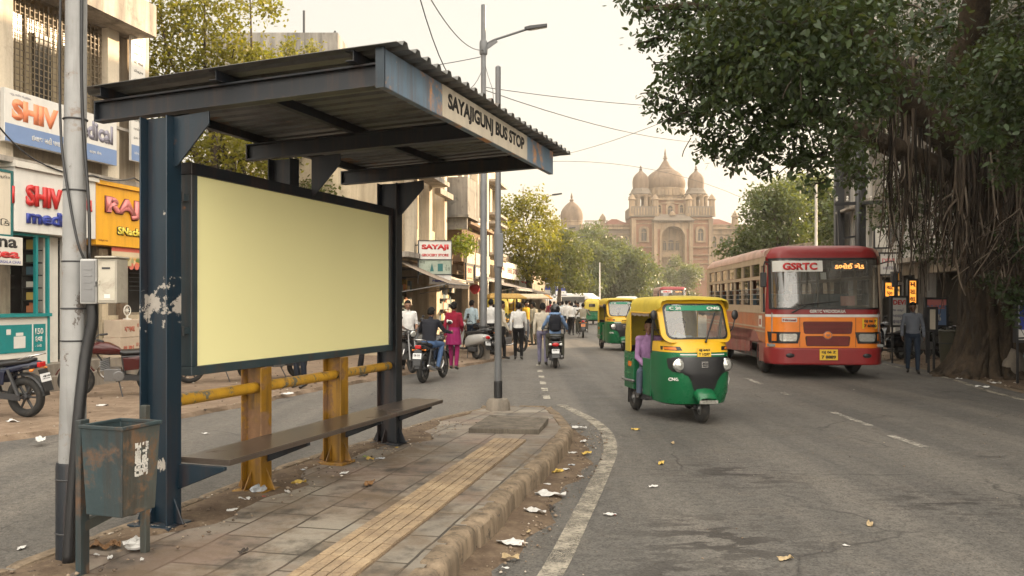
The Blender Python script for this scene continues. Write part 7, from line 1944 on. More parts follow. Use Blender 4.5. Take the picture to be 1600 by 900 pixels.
def bus(label, loc, hx, hy, group=None, L=9.0, far=False):
    t = thing('bus', label, 'bus', loc, heading(hx,hy), group); W = 1.30
    # sides with open windows
    nw = 7; y0, y1 = -.95, -L+.45; pw = (y1-y0)/nw
    for s in (-1,1):
        b = MB(); v0 = len(b.v)
        hl = [(-.9+.0, -.50-.0, 1.62, 2.62)] if False else []
        hs = []
        for k in range(nw):
            a, c = y0+pw*k, y0+pw*(k+1); hs.append((-a+.06, -c-.06, 1.66, 2.28)); hs.append((-a+.06, -c-.06, 2.36, 2.66))
        hs.append((.42, .86, 1.5, 2.6))
        wall_holes(b, .40, L, 1.50, 2.80, hs, 0, .05)
        b.v = [(s*(W-p[1]), -p[0], p[2]) for p in b.v]
        b.build('side_panel', M['bcream'] if not far else M['broof'], t)
        b = MB(); b.add([(s*(W+.002),-.40,.78),(s*(W+.002),-L,.78),(s*(W+.002),-L,1.50),(s*(W+.002),-.40,1.50)], [(0,1,2,3)]); b.build('lower_panel', M['bside'], t)
        b = MB()
        for z in (1.03, 1.12, 1.47): b.bb(s*(W+.003), s*(W+.012), -L, -.40, z, z+.035)
        b.build('side_stripe', M['bcream'], t)
        # skirt with wheel arches
        b = MB(); P = [(-L,.36),(-L,.785),(-.40,.785),(-.40,.36)]
        def archp(yc, r_): return [(yc+r_*math.cos(R(a)), .50+r_*math.sin(R(a))) for a in range(-17, 198, 18)]
        loop = P + archp(-1.55,.56) + archp(-6.55,.56)
        b.prism([(s*(W-.012), y, z) for y, z in loop], (s*.024,0,0)); b.build('skirt', M['bskirt'], t)
        b = MB()
        for k in range(1, 12): b.bb(s*(W+.012), s*(W+.016), -.4-k*.72-.008, -.4-k*.72+.008, .40, .77)
        b.build('panel_joint', M['bmaroon'], t)
        for k in range(nw):
            a, c = y0+pw*k, y0+pw*(k+1)
            b = MB(); b.bb(s*(W-.045), s*(W-.035), a-.06, c+.06, 2.37, 2.65)
            if k % 2 == 0: b.bb(s*(W-.045), s*(W-.035), a-.06, a+pw*.52, 1.67, 2.27)
            else: b.bb(s*(W-.045), s*(W-.035), a+pw*.45, c+.06, 1.67, 2.27)
            b.build('side_window', M['glassdk'], t)
        b = MB()
        for z in (1.80, 1.92, 2.05): b.tube([(s*(W-.01), y0, z), (s*(W-.01), y1, z)], .012, 5)
        b.build('window_bars', M['steel'], t)
        wheel(t, (s*1.05,-1.55,.48), .48, .26, 0, 'char', tyre_r=.13); wheel(t, (s*1.05,-6.55,.48), .48, .28, 0, 'char', tyre_r=.13)
    # roof
    def ring(y, z0, zt, w): return [(w,y,z0),(w*.985,y,z0+(zt-z0)*.5),(w*.90,y,z0+(zt-z0)*.82),(w*.6,y,z0+(zt-z0)*.96),(0,y,zt),(-w*.6,y,z0+(zt-z0)*.96),(-w*.90,y,z0+(zt-z0)*.82),(-w*.985,y,z0+(zt-z0)*.5),(-w,y,z0)]
    b = MB(); b.loft([ring(-.50,2.80,3.04,W+.01),ring(-2,2.80,3.09,W+.01),ring(-L+.6,2.80,3.09,W+.01),ring(-L+.05,2.80,3.0,W)], cap=True, close=False); b.build('roof', M['broof'], t, smooth=True, auto=50)
    # front
    b = MB(); n = 16; rg = []
    for z, off, zz in ((2.72,0,0),(2.86,.01,0),(2.96,-.04,0),(3.03,-.16,0),(3.055,-.32,0)): rg.append([(x, fy(x,z)+off-(.03 if abs(x) > 1.25 else 0), z-(.10*max(0,(abs(x)-.7)/.6)**2 if z > 2.9 else 0)) for x in [W*(-1+2*i/n) for i in range(n+1)]])
    b.loft(rg, cap=False, close=False); b.build('front_cap', M['bmaroon'], t, smooth=True, auto=60)
    for s in (-1,1): fpatch('corner_pillar', [(1.50,min(s*1.20,s*W),max(s*1.20,s*W)),(2.74,min(s*1.20,s*W),max(s*1.20,s*W))], .0, 'bmaroon', t, 8)
    fpatch('header', [(1.42,-W,W),(1.60,-W,W)], 0, 'bmaroon', t)
    st = fpatch('white_stripe', [(1.40,-W,W),(1.46,-W,W)], .006, 'white', t)
    lp = fpatch('front_panel', [(.70,-W,W),(1.405,-W,W)], 0, 'borange', t)
    bp = fpatch('bumper', [(.32,-W-.01,W+.01),(.36,-W-.02,W+.02),(.66,-W-.02,W+.02),(.70,-W-.0,W)], .05, 'bmaroon', t, 20, .03)
    b = MB()
    for x in (-.62,.62): b.bb(x-.004, x+.004, fy(x,1)+.001, fy(x,1)+.006, .72, 1.39)
    b.build('panel_seam', M['black'], lp)
    g1 = fpatch('grille', [(1.02,-.50,.50),(1.05,-.53,.53),(1.27,-.55,.55),(1.30,-.53,.53)], .010, 'bgrille', t)
    g2 = fpatch('grille', [(.74,-.46,.46),(.77,-.48,.48),(.94,-.50,.50),(.97,-.48,.48)], .010, 'bgrille', t)
    for g_, z0, z1, w in ((g1,1.03,1.29,.52),(g2,.755,.955,.46)):
        b = MB()
        for k in range(9): z = z0+(z1-z0)*(k+.5)/9; b.bb(-w,w,.011,.020,z-.005,z+.005)
        b.build('slats', M['bmaroon'], g_)
    b = MB(); b.ell((0,.012,.99),(.105,.016,.085),20,8); e_ = b.build('emblem', M['borange'], t, smooth=True); b = MB(); b.torus((0,.018,.99),.088,.007,'y',24,6); b.box((0,.028,.995),(.09,.006,.02)); b.box((0,.028,.97),(.06,.006,.012)); b.build('emblem_ring', M['steel'], e_)
    for s in (-1,1):
        hb_ = fpatch('headlight', [(.80,min(s*.66,s*1.25),max(s*.66,s*1.25)),(1.06,min(s*.60,s*1.27),max(s*.60,s*1.27))], .012, 'black', t, 10)
        fpatch('lens', [(.85,min(s*.72,s*1.03),max(s*.72,s*1.03)),(.88,min(s*.69,s*1.06),max(s*.69,s*1.06)),(.99,min(s*.68,s*1.07),max(s*.68,s*1.07)),(1.02,min(s*.71,s*1.04),max(s*.71,s*1.04))], .024, 'lens', hb_, 8)
        fpatch('side_lamp', [(.85,min(s*1.12,s*1.2),max(s*1.12,s*1.2)),(1.02,min(s*1.12,s*1.2),max(s*1.12,s*1.2))], .02, 'orlamp', hb_, 4)
        b = MB(); b.ell((s*.85,.075,.53),(.10,.02,.05),14,6); b.build('fog_recess', M['black'], t, smooth=True)
    b = MB(); b.box((0,.085,.55),(.40,.012,.24)); p = b.build('number_plate', M['plate_y'], t); text('GJ 06 Z', .32, .075, (.16,.0915,.565), (-1,0,0), (0,0,1), M['blacktxt'], p, bold=.05); text('7 8889', .32, .075, (.16,.0915,.46), (-1,0,0), (0,0,1), M['blacktxt'], p, bold=.05)
    b = MB(); b.add([(-1.12,fy(1.12,1.25)+.02,1.14),(-.76,fy(.76,1.25)+.012,1.14),(-.76,fy(.76,1.25)+.012,1.37),(-1.12,fy(1.12,1.25)+.02,1.37)],[(0,1,2,3)]); p = b.build('yellow_notice', M['plate_y'], t)
    text('GJ 06 T', .28, .07, (-.80,fy(.8,1.2)+.016,1.27), (-1,-.08,0), (0,0,1), M['blacktxt'], p, bold=.05); text('7 6080', .28, .07, (-.80,fy(.8,1.2)+.016,1.17), (-1,-.08,0), (0,0,1), M['blacktxt'], p, bold=.05)
    b = MB(); b.add([(.68,.007,1.29),(1.02,.007,1.29),(1.02,.007,1.385),(.68,.007,1.385)],[(0,1,2,3)]); p = b.build('white_label', M['white'], t); text('Nirmal', .30, .055, (1.0,.009,1.305), (-1,0,0), (0,0,1), M['bmaroon'], p, bold=.04)
    text('GSRTC VADODARA', .80, .075, (.40,.008,1.495), (-1,0,0), (0,0,1), M['white'], t, bold=.05)
    # windscreen, seal, banner, LED
    gl = fpatch('windscreen', [(1.60,-1.22,1.22),(1.9,-1.23,1.23),(2.4,-1.23,1.23),(2.74,-1.21,1.21)], .004, 'glass', t, 24)
    for z0, z1 in ((1.575,1.615),(2.715,2.755)): fpatch('seal', [(z0,-1.24,1.24),(z1,-1.24,1.24)], .012, 'black', gl, 20)
    for s in (-1,1): fpatch('seal', [(1.6,min(s*1.20,s*1.245),max(s*1.20,s*1.245)),(2.73,min(s*1.19,s*1.235),max(s*1.19,s*1.235))], .012, 'black', gl, 4)
    bn_ = fpatch('route_banner', [(2.44,.08,1.17),(2.69,.08,1.17)], .016, 'white', gl, 12)
    text('GSRTC', .78, .17, (.98, fy(.9,2.46)+.024, 2.475), (-1,0,0), (0,-.12,.99), M['red3d'], bn_, bold=.05)
    b = MB(); b.box((-.52, fy(.5,2.55)-.03, 2.57),(.80,.03,.22)); ld = b.build('destination_display', M['char'], t); text('ડભોઈ રોડ', .66, .13, (-.19, fy(.5,2.5)-.008, 2.50), (-1,0,0), (0,-.12,.99), M['led'], ld, bold=.03)
    b = MB(); P0, P1, P2 = Vector((.80,.03,1.50)), Vector((.42,fy(.4,1.72)+.03,1.70)), Vector((-.25,fy(.2,1.76)+.03,1.76)); b.tube([P0,P1],[.02,.012],6); b.tube([P1+Vector((.25,0,-.03)),P1,P2],[.008,.018,.008],6); b.build('wiper', M['black'], t)
    b = MB(); b.add([(-.62,fy(.5,1.7)-.02,1.66),(-.30,fy(.5,1.7)-.02,1.66),(-.30,fy(.5,1.9)-.02,1.88),(-.62,fy(.5,1.9)-.02,1.88)],[(0,1,2,3)]); b.build('notice', plain('pink_notice',(.45,.22,.17),.7), gl)
    b = MB(); b.add([(.0,fy(0,2.2)-.01,2.26),(.13,fy(0,2.2)-.01,2.26),(.13,fy(0,2.4)-.01,2.42),(.0,fy(0,2.4)-.01,2.42)],[(0,1,2,3)]); b.build('permit', M['white'], gl)
    # inside
    b = MB(); b.bb(-1.27,1.27,-L+.03,-.12,.72,.78); b.bb(-1.2,1.2,-.75,-.2,.78,1.50); b.build('floor', M['binter'], t)
    b = MB(); b.add([(-1.3,-L,.36),(1.3,-L,.36),(1.3,-L,2.85),(-1.3,-L,2.85)],[(0,1,2,3)]); b.build('back_panel', M['bside'], t)
    if not far:
        for k in range(7):
            for s in (-1,1):
                b = MB(); y = -1.9-k*.95; b.bb(s*.35,s*1.2,y-.45,y,1.1,1.25); b.bb(s*.35,s*1.2,y-.52,y-.42,1.25,1.95); b.build('seat', M['bseat'], t, bevel=.03)
        b = MB(); b.torus((.62,-.62,1.62),.24,.018,'z',20,6); b.tube([(.62,-.62,1.62),(.62,-.45,1.4)],.03,6); b.tube([(-.1,-1.1,.8),(-.1,-1.1,2.8)],.02,6); b.tube([(.2,-1.6,.8),(.2,-1.6,2.8)],.02,6); b.build('steering_wheel', M['black'], t)
    b = MB(); b.bb(-1.15,1.15,-L+.3,-.4,.34,.5); b.bb(-.9,.9,-2.0,-1.1,.22,.36); b.tube([(-1,-1.55,.45),(1,-1.55,.45)],.06,8); b.build('chassis', M['black'], t)
    for s in (-1,1):
        b = MB(); b.tube(smooth_path([(s*1.24,-.2,2.62),(s*1.42,.08,2.66),(s*1.45,.10,2.4)],3),.016,6); m_ = b.build('mirror_arm', M['black'], t); b = MB(); b.box((s*1.45,.08,2.25),(.14,.06,.34)); b.build('mirror', M['black'], m_, bevel=.02)
    b = MB(); b.bb(1.304,1.310,-1.05,-.72,1.12,1.42); p = b.build('side_notice', M['panelw'], t); b = MB(); b.bb(1.311,1.314,-.98,-.79,1.2,1.34); b.build('print', M['redprint'], p)
    b = MB(); b.box((.35,-.9,3.06),(.12,.12,.05)); b.build('roof_lamp', M['char'], t)
    return t
# ---------------- traffic and parked vehicles ----------------
def PV(px, py, z=0): p = gp(px, py, z); return p
# main auto-rickshaw
AP_ = Vector((2.60, 12.95, 0)); ah = Vector((.19,-.982)); arz = heading(*ah)
at_ = auto('green and yellow auto rickshaw with a passenger coming towards us ahead of the bus', AP_, ah.x, ah.y)
AMX = Matrix.Translation(AP_) @ Matrix.Rotation(arz, 4, 'Z')
def aboard(label, x, y, z, J, cols, **k): return figure(label, J, cols, AMX @ Vector((x,y,z)), arz, **k)
aboard('driver in pale blue shirt behind the windscreen of the main auto rickshaw', 0, .02, 0, sit(.62, foot=.36, knee_y=.30, arms=dict(le=(-.27,.14,.93), re=(.27,.14,.93), lw=(-.24,.36,1.03), rw=(.24,.36,1.03))), [SH['paleblue'], TR['khaki'], sk2, so], vox=.011)
aboard('passenger in lavender shirt with one leg out of the main auto rickshaw', .32, -.47, 0, sit(.60, foot=.32, knee_y=.30, arms=dict(look=(.5,1,0), rw=(.16,.27,.76), re=(.21,.04,.88), lw=(-.12,.28,.80), ra=(.26,.26,.33), rk=(.24,.26,.66), rt=(.32,.36,.28))), [SH['lav'], TR['slate'], sk, so], vox=.010)
aboard('passenger in checked maroon shirt sitting deeper inside the main auto rickshaw', -.06, -.50, 0, sit(.60, foot=.38, knee_y=.30, arms=dict(rw=(.14,.28,.84))), [SH['check'], TR['black'], sk2, so], vox=.012)
# other autos
c = copy_tree(at_); p = PV(965, 549); p = p + Vector((.15,1.0,0)); c.location = p; c.rotation_euler.z = heading(.10,-1)
c['label'] = 'green and yellow auto rickshaw half hidden behind the nearer auto'
c['group'] = at_['group'] = 'auto rickshaws'
figure('driver in olive shirt in the second auto rickshaw', sit(.62, foot=.36, knee_y=.30, arms=dict(lw=(-.24,.36,1.03), rw=(.24,.36,1.03))), [SH['olive'], TR['khaki'], sk2, so], p, heading(.10,-1), vox=.018)
c = copy_tree(at_); p = PV(926, 507); c.location = p; c.rotation_euler.z = heading(.14,1); c['label'] = 'small auto rickshaw far off seen from behind, left of the second auto'
for px, py, lab, hd in ((783,522,'auto rickshaw parked among the food carts at the left verge',(.3,1)),(797,516,'far auto rickshaw parked beyond the food carts',(.2,1))):
    c = copy_tree(at_); c.location = PV(px, py, LPZ); c.rotation_euler.z = heading(*hd); c['label'] = lab
# buses
bp = Vector((7.17, 18.9, 0)); bh = Vector((-.075,-.997))
bus1 = bus('red and orange state bus with GSRTC banner coming along the right lane', bp, bh.x, bh.y)
brz = heading(*bh)
figure('driver in grey shirt behind the windscreen of the orange bus', sit(1.12, foot=.82, knee_y=.38, arms=dict(lw=(-.2,.42,1.62), rw=(.2,.42,1.62))), [SH['grey'], TR['khaki'], sk2, so], bp + Matrix.Rotation(brz,3,'Z') @ Vector((.62,-1.15,0)), brz, vox=.018)
b2 = bus('far pale orange bus whose roof shows over the main auto rickshaw', Vector((15.7, 81, 0)), -.1, -1, far=True)
M['vwhite'] = plain('van_white', (.50,.48,.44), .4, var=.1)
def van(label, loc, hx, hy, L=4.6, W=.9, H=2.1):
    t = thing('van', label, 'van', loc, heading(hx,hy))
    b = MB(); secs(b, [(-L/2,H*.55,W*.9,H*.38),(-L/2+.1,H*.57,W,H*.43),(L/2-1.2,H*.57,W,H*.43),(L/2-.7,H*.50,W,H*.36),(L/2-.1,H*.36,W*.98,H*.22),(L/2,H*.33,W*.9,H*.17)], 20, 6); b.build('body', M['vwhite'], t, smooth=True, auto=40)
    for s in (-1,1):
        b = MB(); b.bb(s*W*.985,s*(W+.01),-L/2+.4,L/2-1.3,H*.58,H*.84); b.build('side_window', M['glassdk'], t)
        for y in (-L*.3, L*.3): wheel(t, (s*(W-.1),y,.31), .31, .2, 0, 'steel', tyre_r=.09)
    b = MB(); b.add([(-W*.86,L/2-.62,H*.82),(W*.86,L/2-.62,H*.82),(W*.9,L/2-.14,H*.56),(-W*.9,L/2-.14,H*.56)],[(0,1,2,3)]); b.v = [(x,y+.06,z+.05) for x,y,z in b.v]; b.build('windscreen', M['glassdk'], t)
    b = MB(); b.bb(-W*.85,W*.85,-L/2-.012,-L/2+.01,H*.6,H*.85); b.build('rear_window', M['glassdk'], t)
    b = MB(); b.bb(-W,W,-L/2-.06,-L/2+.05,.3,.45); b.bb(-W,W,L/2-.08,L/2+.04,.3,.45); b.build('bumper', M['char'], t)
    return t
van('white minibus standing across the far end of the street behind the crowd', Vector((7.6,93,0)), .8, -.6, 5.0, .95, 2.5)
van('white van whose roof shows between the second auto and the main auto', Vector((8.6,62.5,0)), -.1, -1, 4.4, .85, 2.05)
# riders
def rider(bike, label, J, cols, **k): return figure(label, J, cols, bike.location, bike.rotation_euler.z, **k)
def ride(seat=.74, reach=.52, foot=.31, k_y=.30, hz=1.06):
    return sit(seat, foot=foot, knee_y=k_y, foot_y=.02, spread=.20, lean=.10, arms=dict(le=(-.29,.22,seat+.36), re=(.29,.22,seat+.36), lw=(-.33,reach,hz), rw=(.33,reach,hz)))
def shifted(J, dy): return {k: ((v[0], v[1]+dy, v[2]) if k != 'look' else v) for k, v in J.items()}
m1 = motorcycle('black motorcycle with a white number plate ridden away beside the woman in red', gp(677, 594), .26, .965, 0, 'bike_black')
rider(m1, 'rider in black shirt and blue jeans seen from behind on the near motorcycle', shifted(ride(), -.28), [SH['black'], TR['jeans'], sk, so], vox=.010, face=False, fat=1.08)
s1 = scooter('black scooter with red tail lamp ridden away by the backpack rider', gp(867, 573), .03, 1, 0, 'bike_black')
o = rider(s1, 'helmeted rider in blue shirt with a black backpack on the scooter in mid-street', shifted(ride(.76,.50,.30,.36,1.0), -.30), [SH['sky'], TR['khaki'], sk, so], vox=.010, face=False, cap=True)
hl = MB(); hl.ell((0,-.30+.13,1.545),(.135,.155,.145),18,12); hl.build('helmet', M['bike_black'], o, smooth=True)
hl = MB(); hl.tube([(0.118*math.cos(a), -.19+.12*math.sin(a), 1.415) for a in np.linspace(0,2*PI,17)], .045, 8); hl.build('scarf', SH['sky'], o, smooth=True)
bk = MB(); secs(bk, [(-.50,1.16,.10,.14),(-.47,1.17,.155,.21),(-.36,1.18,.165,.235),(-.27,1.19,.14,.20)], 16, 3.2)
bo = thing('backpack', 'black backpack worn by the helmeted scooter rider', 'backpack', s1.location, s1.rotation_euler.z)
bk.build('bag', cloth('bag_black',(.012,.013,.018)), bo, smooth=True, auto=60); b = MB(); b.box((0,-.495,1.08),(.2,.03,.16)); b.build('pocket', cloth('bag_black2',(.016,.017,.022)), bo, bevel=.02)
b = MB()
for s in (-1,1): b.tube(smooth_path([(s*.10,-.34,1.40),(s*.11,-.19,1.40),(s*.13,-.10,1.25),(s*.14,-.2,1.05)],3),.018,6)
b.build('strap', M['black'], bo)
m2 = motorcycle('far motorcycle with an orange plate ridden away in mid-street', gp(911, 527), .08, 1, 0, 'bike_grey', 'orlamp')
rider(m2, 'far rider in grey-brown shirt on the motorcycle with the orange plate', shifted(ride(), -.25), [SH['olive'], TR['khaki'], sk, so], vox=.018, face=False)
# parked along the left
pk = motorcycle('black motorcycle parked at the left edge, its rear wheel and red lamp towards the pole', Vector((-7.75, 12.35, LPZ)), -.985, .17, -5, 'bike_blue', 'plate_w')
pk2 = motorcycle('dark red motorcycle parked behind the utility pole facing the street', gp(182, 618, LPZ), -.93, -.36, -8, 'bike_red', 'plate_w')
pk3 = copy_tree(pk2, None, {M['bike_red']: M['bike_black']}); pk3.location = gp(345, 596, LPZ); pk3.rotation_euler.z = heading(-.8,-.6); pk3['label'] = 'black motorcycle parked behind the advertisement panel, wheels showing below it'
pk4 = copy_tree(pk2, None, {M['bike_red']: M['bike_black']}); pk4.location = gp(430, 592, LPZ); pk4.rotation_euler.z = heading(-.5,-.9); pk4['label'] = 'motorcycle parked between the two yellow stanchions beyond the left lane'
pk5 = copy_tree(pk, None, {M['bike_blue']: M['bike_black']}); pk5.location = gp(628, 580, LPZ); pk5.rotation_euler.z = heading(.5,-.9); pk5['label'] = 'dark motorcycle parked tight behind the shelter end post'
pk6 = copy_tree(pk, None, {M['bike_blue']: M['bike_grey']}); pk6.location = gp(790, 552, LPZ); pk6.rotation_euler.z = heading(.75,.6); pk6['label'] = 'grey motorcycle parked right of the island pole'
pk7 = copy_tree(pk, None, {M['bike_blue']: M['bike_black']}); pk7.location = gp(756, 553, LPZ); pk7.rotation_euler.z = heading(-.6,.8); pk7['label'] = 'black motorcycle parked behind the tall lamp post'
sc1 = scooter('white and black scooter parked beside the woman in red, tail to the street', gp(727, 560, LPZ), -.7, .7, 6, 'bike_white')
sc2 = copy_tree(sc1, None, {M['bike_white']: M['bike_black']}); sc2.location = gp(722, 548, LPZ); sc2.rotation_euler.z = heading(-.6,.8); sc2['label'] = 'black scooter parked behind the white scooter by the shops'
sc3 = copy_tree(sc1, None, {M['bike_white']: M['bike_grey']}); sc3.location = gp(652, 558, LPZ); sc3.rotation_euler.z = heading(-.6,.8); sc3['label'] = 'grey scooter parked under the brown awning behind the motorcycle rider'
for i, (px, py, lab, src, old, new, hd) in enumerate([(1389,562,'black scooter parked nearest the bus corner on the right','s','bike_white','bike_black',(-1,-.5)),(1403,556,'grey scooter parked behind the white DEVI board','s','bike_white','bike_grey',(-1,.3)),(1447,560,'black motorcycle parked right of the walking man','m','bike_blue','bike_black',(-.9,-.4)),(1466,556,'dark blue motorcycle parked beside the banyan roots','m','bike_blue','bike_blue',(-.8,-.6)),(1480,552,'black scooter parked closest to the banyan trunk','s','bike_white','bike_black',(-.7,-.7))]):
    q = copy_tree(sc1 if src == 's' else pk, None, {M[old]: M[new]}); q.location = gp(px, py, .006); q.rotation_euler.z = heading(*hd); q['label'] = lab
ps = copy_tree(sc1, None, {M['bike_white']: M['bike_paleblue']}); ps.location = (11.15, 17.35, .006); ps.rotation_euler.z = heading(-.75,-.65); ps['label'] = 'pale blue scooter cut by the right edge of the photo'
for o in (pk,pk2,pk3,pk4,pk5,pk6,pk7): o['group'] = 'parked motorcycles'
for o in (sc1,sc2,sc3,ps): o['group'] = 'parked scooters'
# food carts
def cart(label, loc, rz, cloth_, heap):
    t = thing('food_cart', label, 'food cart', loc, rz, 'food carts on the left verge'); t.scale = (.72,.8,.93)
    b = MB(); b.bb(-.9,.9,-.5,.5,.80,.86); b.bb(-.9,.9,-.52,-.5,.55,.80); b.bb(-.9,.9,.5,.52,.55,.80); b.build('table', M['wood'], t)
    for x in (-.55,.55): wheel(t, (x,-.45,.36), .36, .05, 12, 'steel', tyre_r=.03); wheel(t, (x,.45,.36), .36, .05, 12, 'steel', tyre_r=.03)
    b = MB()
    for x in (-.85,.85):
        for y in (-.46,.46): b.bar((x,y,.86),(x,y,1.95),.035,.035)
    b.build('posts', M['char'], t)
    b = MB(); b.loft([[(-1.05,-.7,1.88),(1.05,-.7,1.88),(1.05,.7,1.88),(-1.05,.7,1.88)],[(-1.05,-.7,1.94),(1.05,-.7,1.94),(1.05,.7,1.94),(-1.05,.7,1.94)],[(-.8,-.1,2.12),(.8,-.1,2.12),(.8,.1,2.12),(-.8,.1,2.12)]]); b.build('canopy', cloth_, t)
    r = random.Random(hash(label) % 99); b = MB()
    for k in range(60): x, y = r.uniform(-.8,.8), r.uniform(-.4,.4); b.ell((x,y,.90+.22*max(0,1-abs(x)-abs(y))*r.random()+.03),(.06,.06,.055),8,5)
    h = b.build('wares', heap, t, smooth=True); h['kind'] = 'stuff'
    b = MB(); b.bb(-.3,.5,.1,.45,.861,1.25); b.build('glass_case', M['glass'], t)
    return t
M['fruit'] = plain('fruit', (.62,.32,.03), .5, var=.4, vs=7); M['fruit2'] = plain('fruit_red', (.35,.06,.03), .5, var=.4, vs=7)
cart('food cart with a yellow canopy and heap of orange fruit right of the island pole', gp(788, 536, LPZ), .3, cloth('canopy_yellow',(.26,.17,.05)), M['fruit'])
cart('food cart with a red base cloth behind the man in the white shirt', gp(827, 531, LPZ), .2, cloth('canopy_cream',(.40,.33,.24)), M['fruit2'])
cart('farther food cart with an orange canopy before the golden tree', gp(838, 521, LPZ), .1, cloth('canopy_orange',(.5,.22,.05)), M['fruit'])
# ---------------- lamp posts, poles, banners, wires ----------------
def lamp(label, px, d, top_py, arm, base='ground', z0=LPZ, r=.08, mat='polelt', arm_dy=.45, foot=True, group='street lamps along the road', double=False):
    P = dp(px, 468, d); H = CAM_H-(top_py-468)/FPX*d - z0
    t = thing('street_lamp' if arm else 'street_pole', label, 'street lamp' if arm else 'pole', (P.x, d, z0), 0, group)
    b = MB(); b.lathe([(r*1.15,0),(r*1.1,H*.5),(r*.95,H*.5+.02),(r*.8,H-.02),(r*.5,H)], 12); b.build('post', M[mat], t, smooth=True, auto=40)
    if foot:
        b = MB(); b.lathe([(r*1.9,-.02),(r*1.9,.18),(r*1.3,.24),(r*1.16,.25)], 12); b.build('foot', M['conc'], t)
    if arm:
        az = H-arm_dy*2.2; s = 1 if arm > 0 else -1
        b = MB(); b.tube(smooth_path([(0,0,az),(arm*.2,0,az+.16),(arm*.5,0,az+.30),(arm,0,az+.30+arm_dy*.4)],3), .035 if d < 40 else .045, 7); b.bar((0,0,az-.1),(arm*.28,0,az+.17),.05,.12); b.lathe([(r*1.2,az-.25),(r*1.35,az-.2),(r*1.35,az+.1),(r*1.2,az+.15)],10); b.build('arm', M[mat], t, smooth=True, auto=40)
        b = MB(); x = arm; z = az+.30+arm_dy*.4
        b.loft([[(x-s*.16,-.05,z-.05),(x-s*.16,.05,z-.05),(x-s*.16,.05,z+.03),(x-s*.16,-.05,z+.03)],[(x,-.09,z-.05),(x,.09,z-.05),(x,.09,z+.06),(x,-.09,z+.06)],[(x+s*.5,-.08,z+.03),(x+s*.5,.08,z+.03),(x+s*.5,.08,z+.12),(x+s*.5,-.08,z+.12)]]); hd = b.build('lamp_head', M['char'], t, bevel=.015)
        b = MB(); b.add([(x+s*.03,-.07,z-.052),(x+s*.03,.07,z-.052),(x+s*.46,.06,z+.02),(x+s*.46,-.06,z+.02)],[(0,1,2,3)]); b.build('lens', M['lens'], hd)
    return t
tl = lamp('tallest near lamp post with one arm standing in a concrete block behind the shelter', 755.5, 24.2, 7, 1.35, r=.088, mat='poledk', arm_dy=.55, foot=False)
b = MB(); b.lathe([(.25,-.02),(.25,.42),(.235,.45)], 4, a0=PI/4+.1); b.v = [(x*1.0,y*1.0,z) for x,y,z in b.v]; b.build('concrete_base', M['conc'], tl, bevel=.02)
b = MB(); b.lathe([(.112,.45),(.112,.95),(.1,.97)], 12); b.build('black_band', M['black'], tl)
ip = thing('street_pole', 'slim grey pole with a stub footing at the tip of the island', 'pole', (-.215, 12.85, .11))
b = MB(); b.lathe([(.056,0),(.055,2.1),(.062,2.12),(.062,2.75),(.045,2.8),(.042,5.28),(.02,5.3)], 14); b.build('post', M['poledk'], ip, smooth=True, auto=40)
b = MB(); b.lathe([(.19,-.03),(.185,.10),(.15,.16),(.06,.17)], 14); b.build('footing', M['conc'], ip, smooth=True, auto=50)
b = MB(); b.lathe([(.066,.165),(.066,.42),(.058,.44)], 14); b.build('black_band', M['black'], ip)
b = MB(); b.box((.03,-.06,2.45),(.10,.05,.52)); b.build('switch_box', M['poledk'], ip, bevel=.008)
lamp('slim pale lamp post with a big white banner at the left of the far street', 818, 54, 292, 2.0)
lamp('second lamp post of the far row with a blue banner, arm over the road', 851, 78, 348, 2.4)
lamp('third lamp post of the far row next to the dark wood, blue banner', 876, 89, 363, 2.2)
lamp('bare pale pole in front of the dark wood at mid-street', 937, 100, 410, 0, z0=0)
lamp('lamp post on the right beyond the bus with its arm to the left', 1206, 67, 327, -2.2, z0=.006)
lamp('plain pole on the right between the trees behind the bus', 1275, 46, 285, 0, z0=.006)
def banner(label, px, d, x0, x1, y0, y1, mat, draw):
    k = d/FPX; t = thing('banner', label, 'banner', dp((x0+x1)/2, y1, d-.25), 0, 'banners on the lamp posts')
    w, h = (x1-x0)*k, (y1-y0)*k
    b = MB(); b.bb(-w/2,w/2,-.03,.03,0,h); p = b.build('panel', mat, t)
    b = MB(); b.bb(-w/2-.03,w/2+.03,-.04,.04,h,h+.06); b.bb(-w/2-.03,w/2+.03,-.04,.04,-.06,0); b.tube([(0,.05,h*.2),(0,.3,h*.2)],.03,6); b.tube([(0,.05,h*.8),(0,.3,h*.8)],.03,6); b.build('frame', M['steel'], t)
    draw(p, w, h); return t
def d1_(p, w, h):
    text('C', w*.42, h*.24, (-w*.38,-.032,h*.68), (1,0,0), (0,0,1), M['red3d'], p, bold=.08); text('અશ', w*.5, h*.2, (-w*.15,-.032,h*.38), (1,0,0), (0,0,1), M['red3d'], p, bold=.06)
    b = MB(); b.bb(-w*.4,w*.4,-.034,-.031,h*.22,h*.26); b.bb(-w*.46,w*.46,-.034,-.031,h*.06,h*.1); b.build('print', M['grey_t'], p)
banner('large white banner with red lettering on the nearest far lamp post', 818, 53.8, 804, 832, 415, 461, M['white'], d1_)
def d2_(p, w, h):
    b = MB(); b.bb(-w*.48,w*.48,-.034,-.031,h*.02,h*.27); b.ell((0,-.032,h*.66),(w*.20,.006,h*.14),12,6); b.ell((-w*.3,-.032,h*.62),(w*.1,.006,h*.2),8,6); b.ell((w*.3,-.032,h*.62),(w*.1,.006,h*.2),8,6); b.build('print', M['white'], p)
banner('blue and white banner on the second far lamp post', 851, 77.8, 843, 860, 434, 460, M['blue3d'], d2_)
banner('blue and white banner on the third far lamp post beside the wood', 876, 88.8, 868, 885, 437, 461, M['blue3d'], d2_)
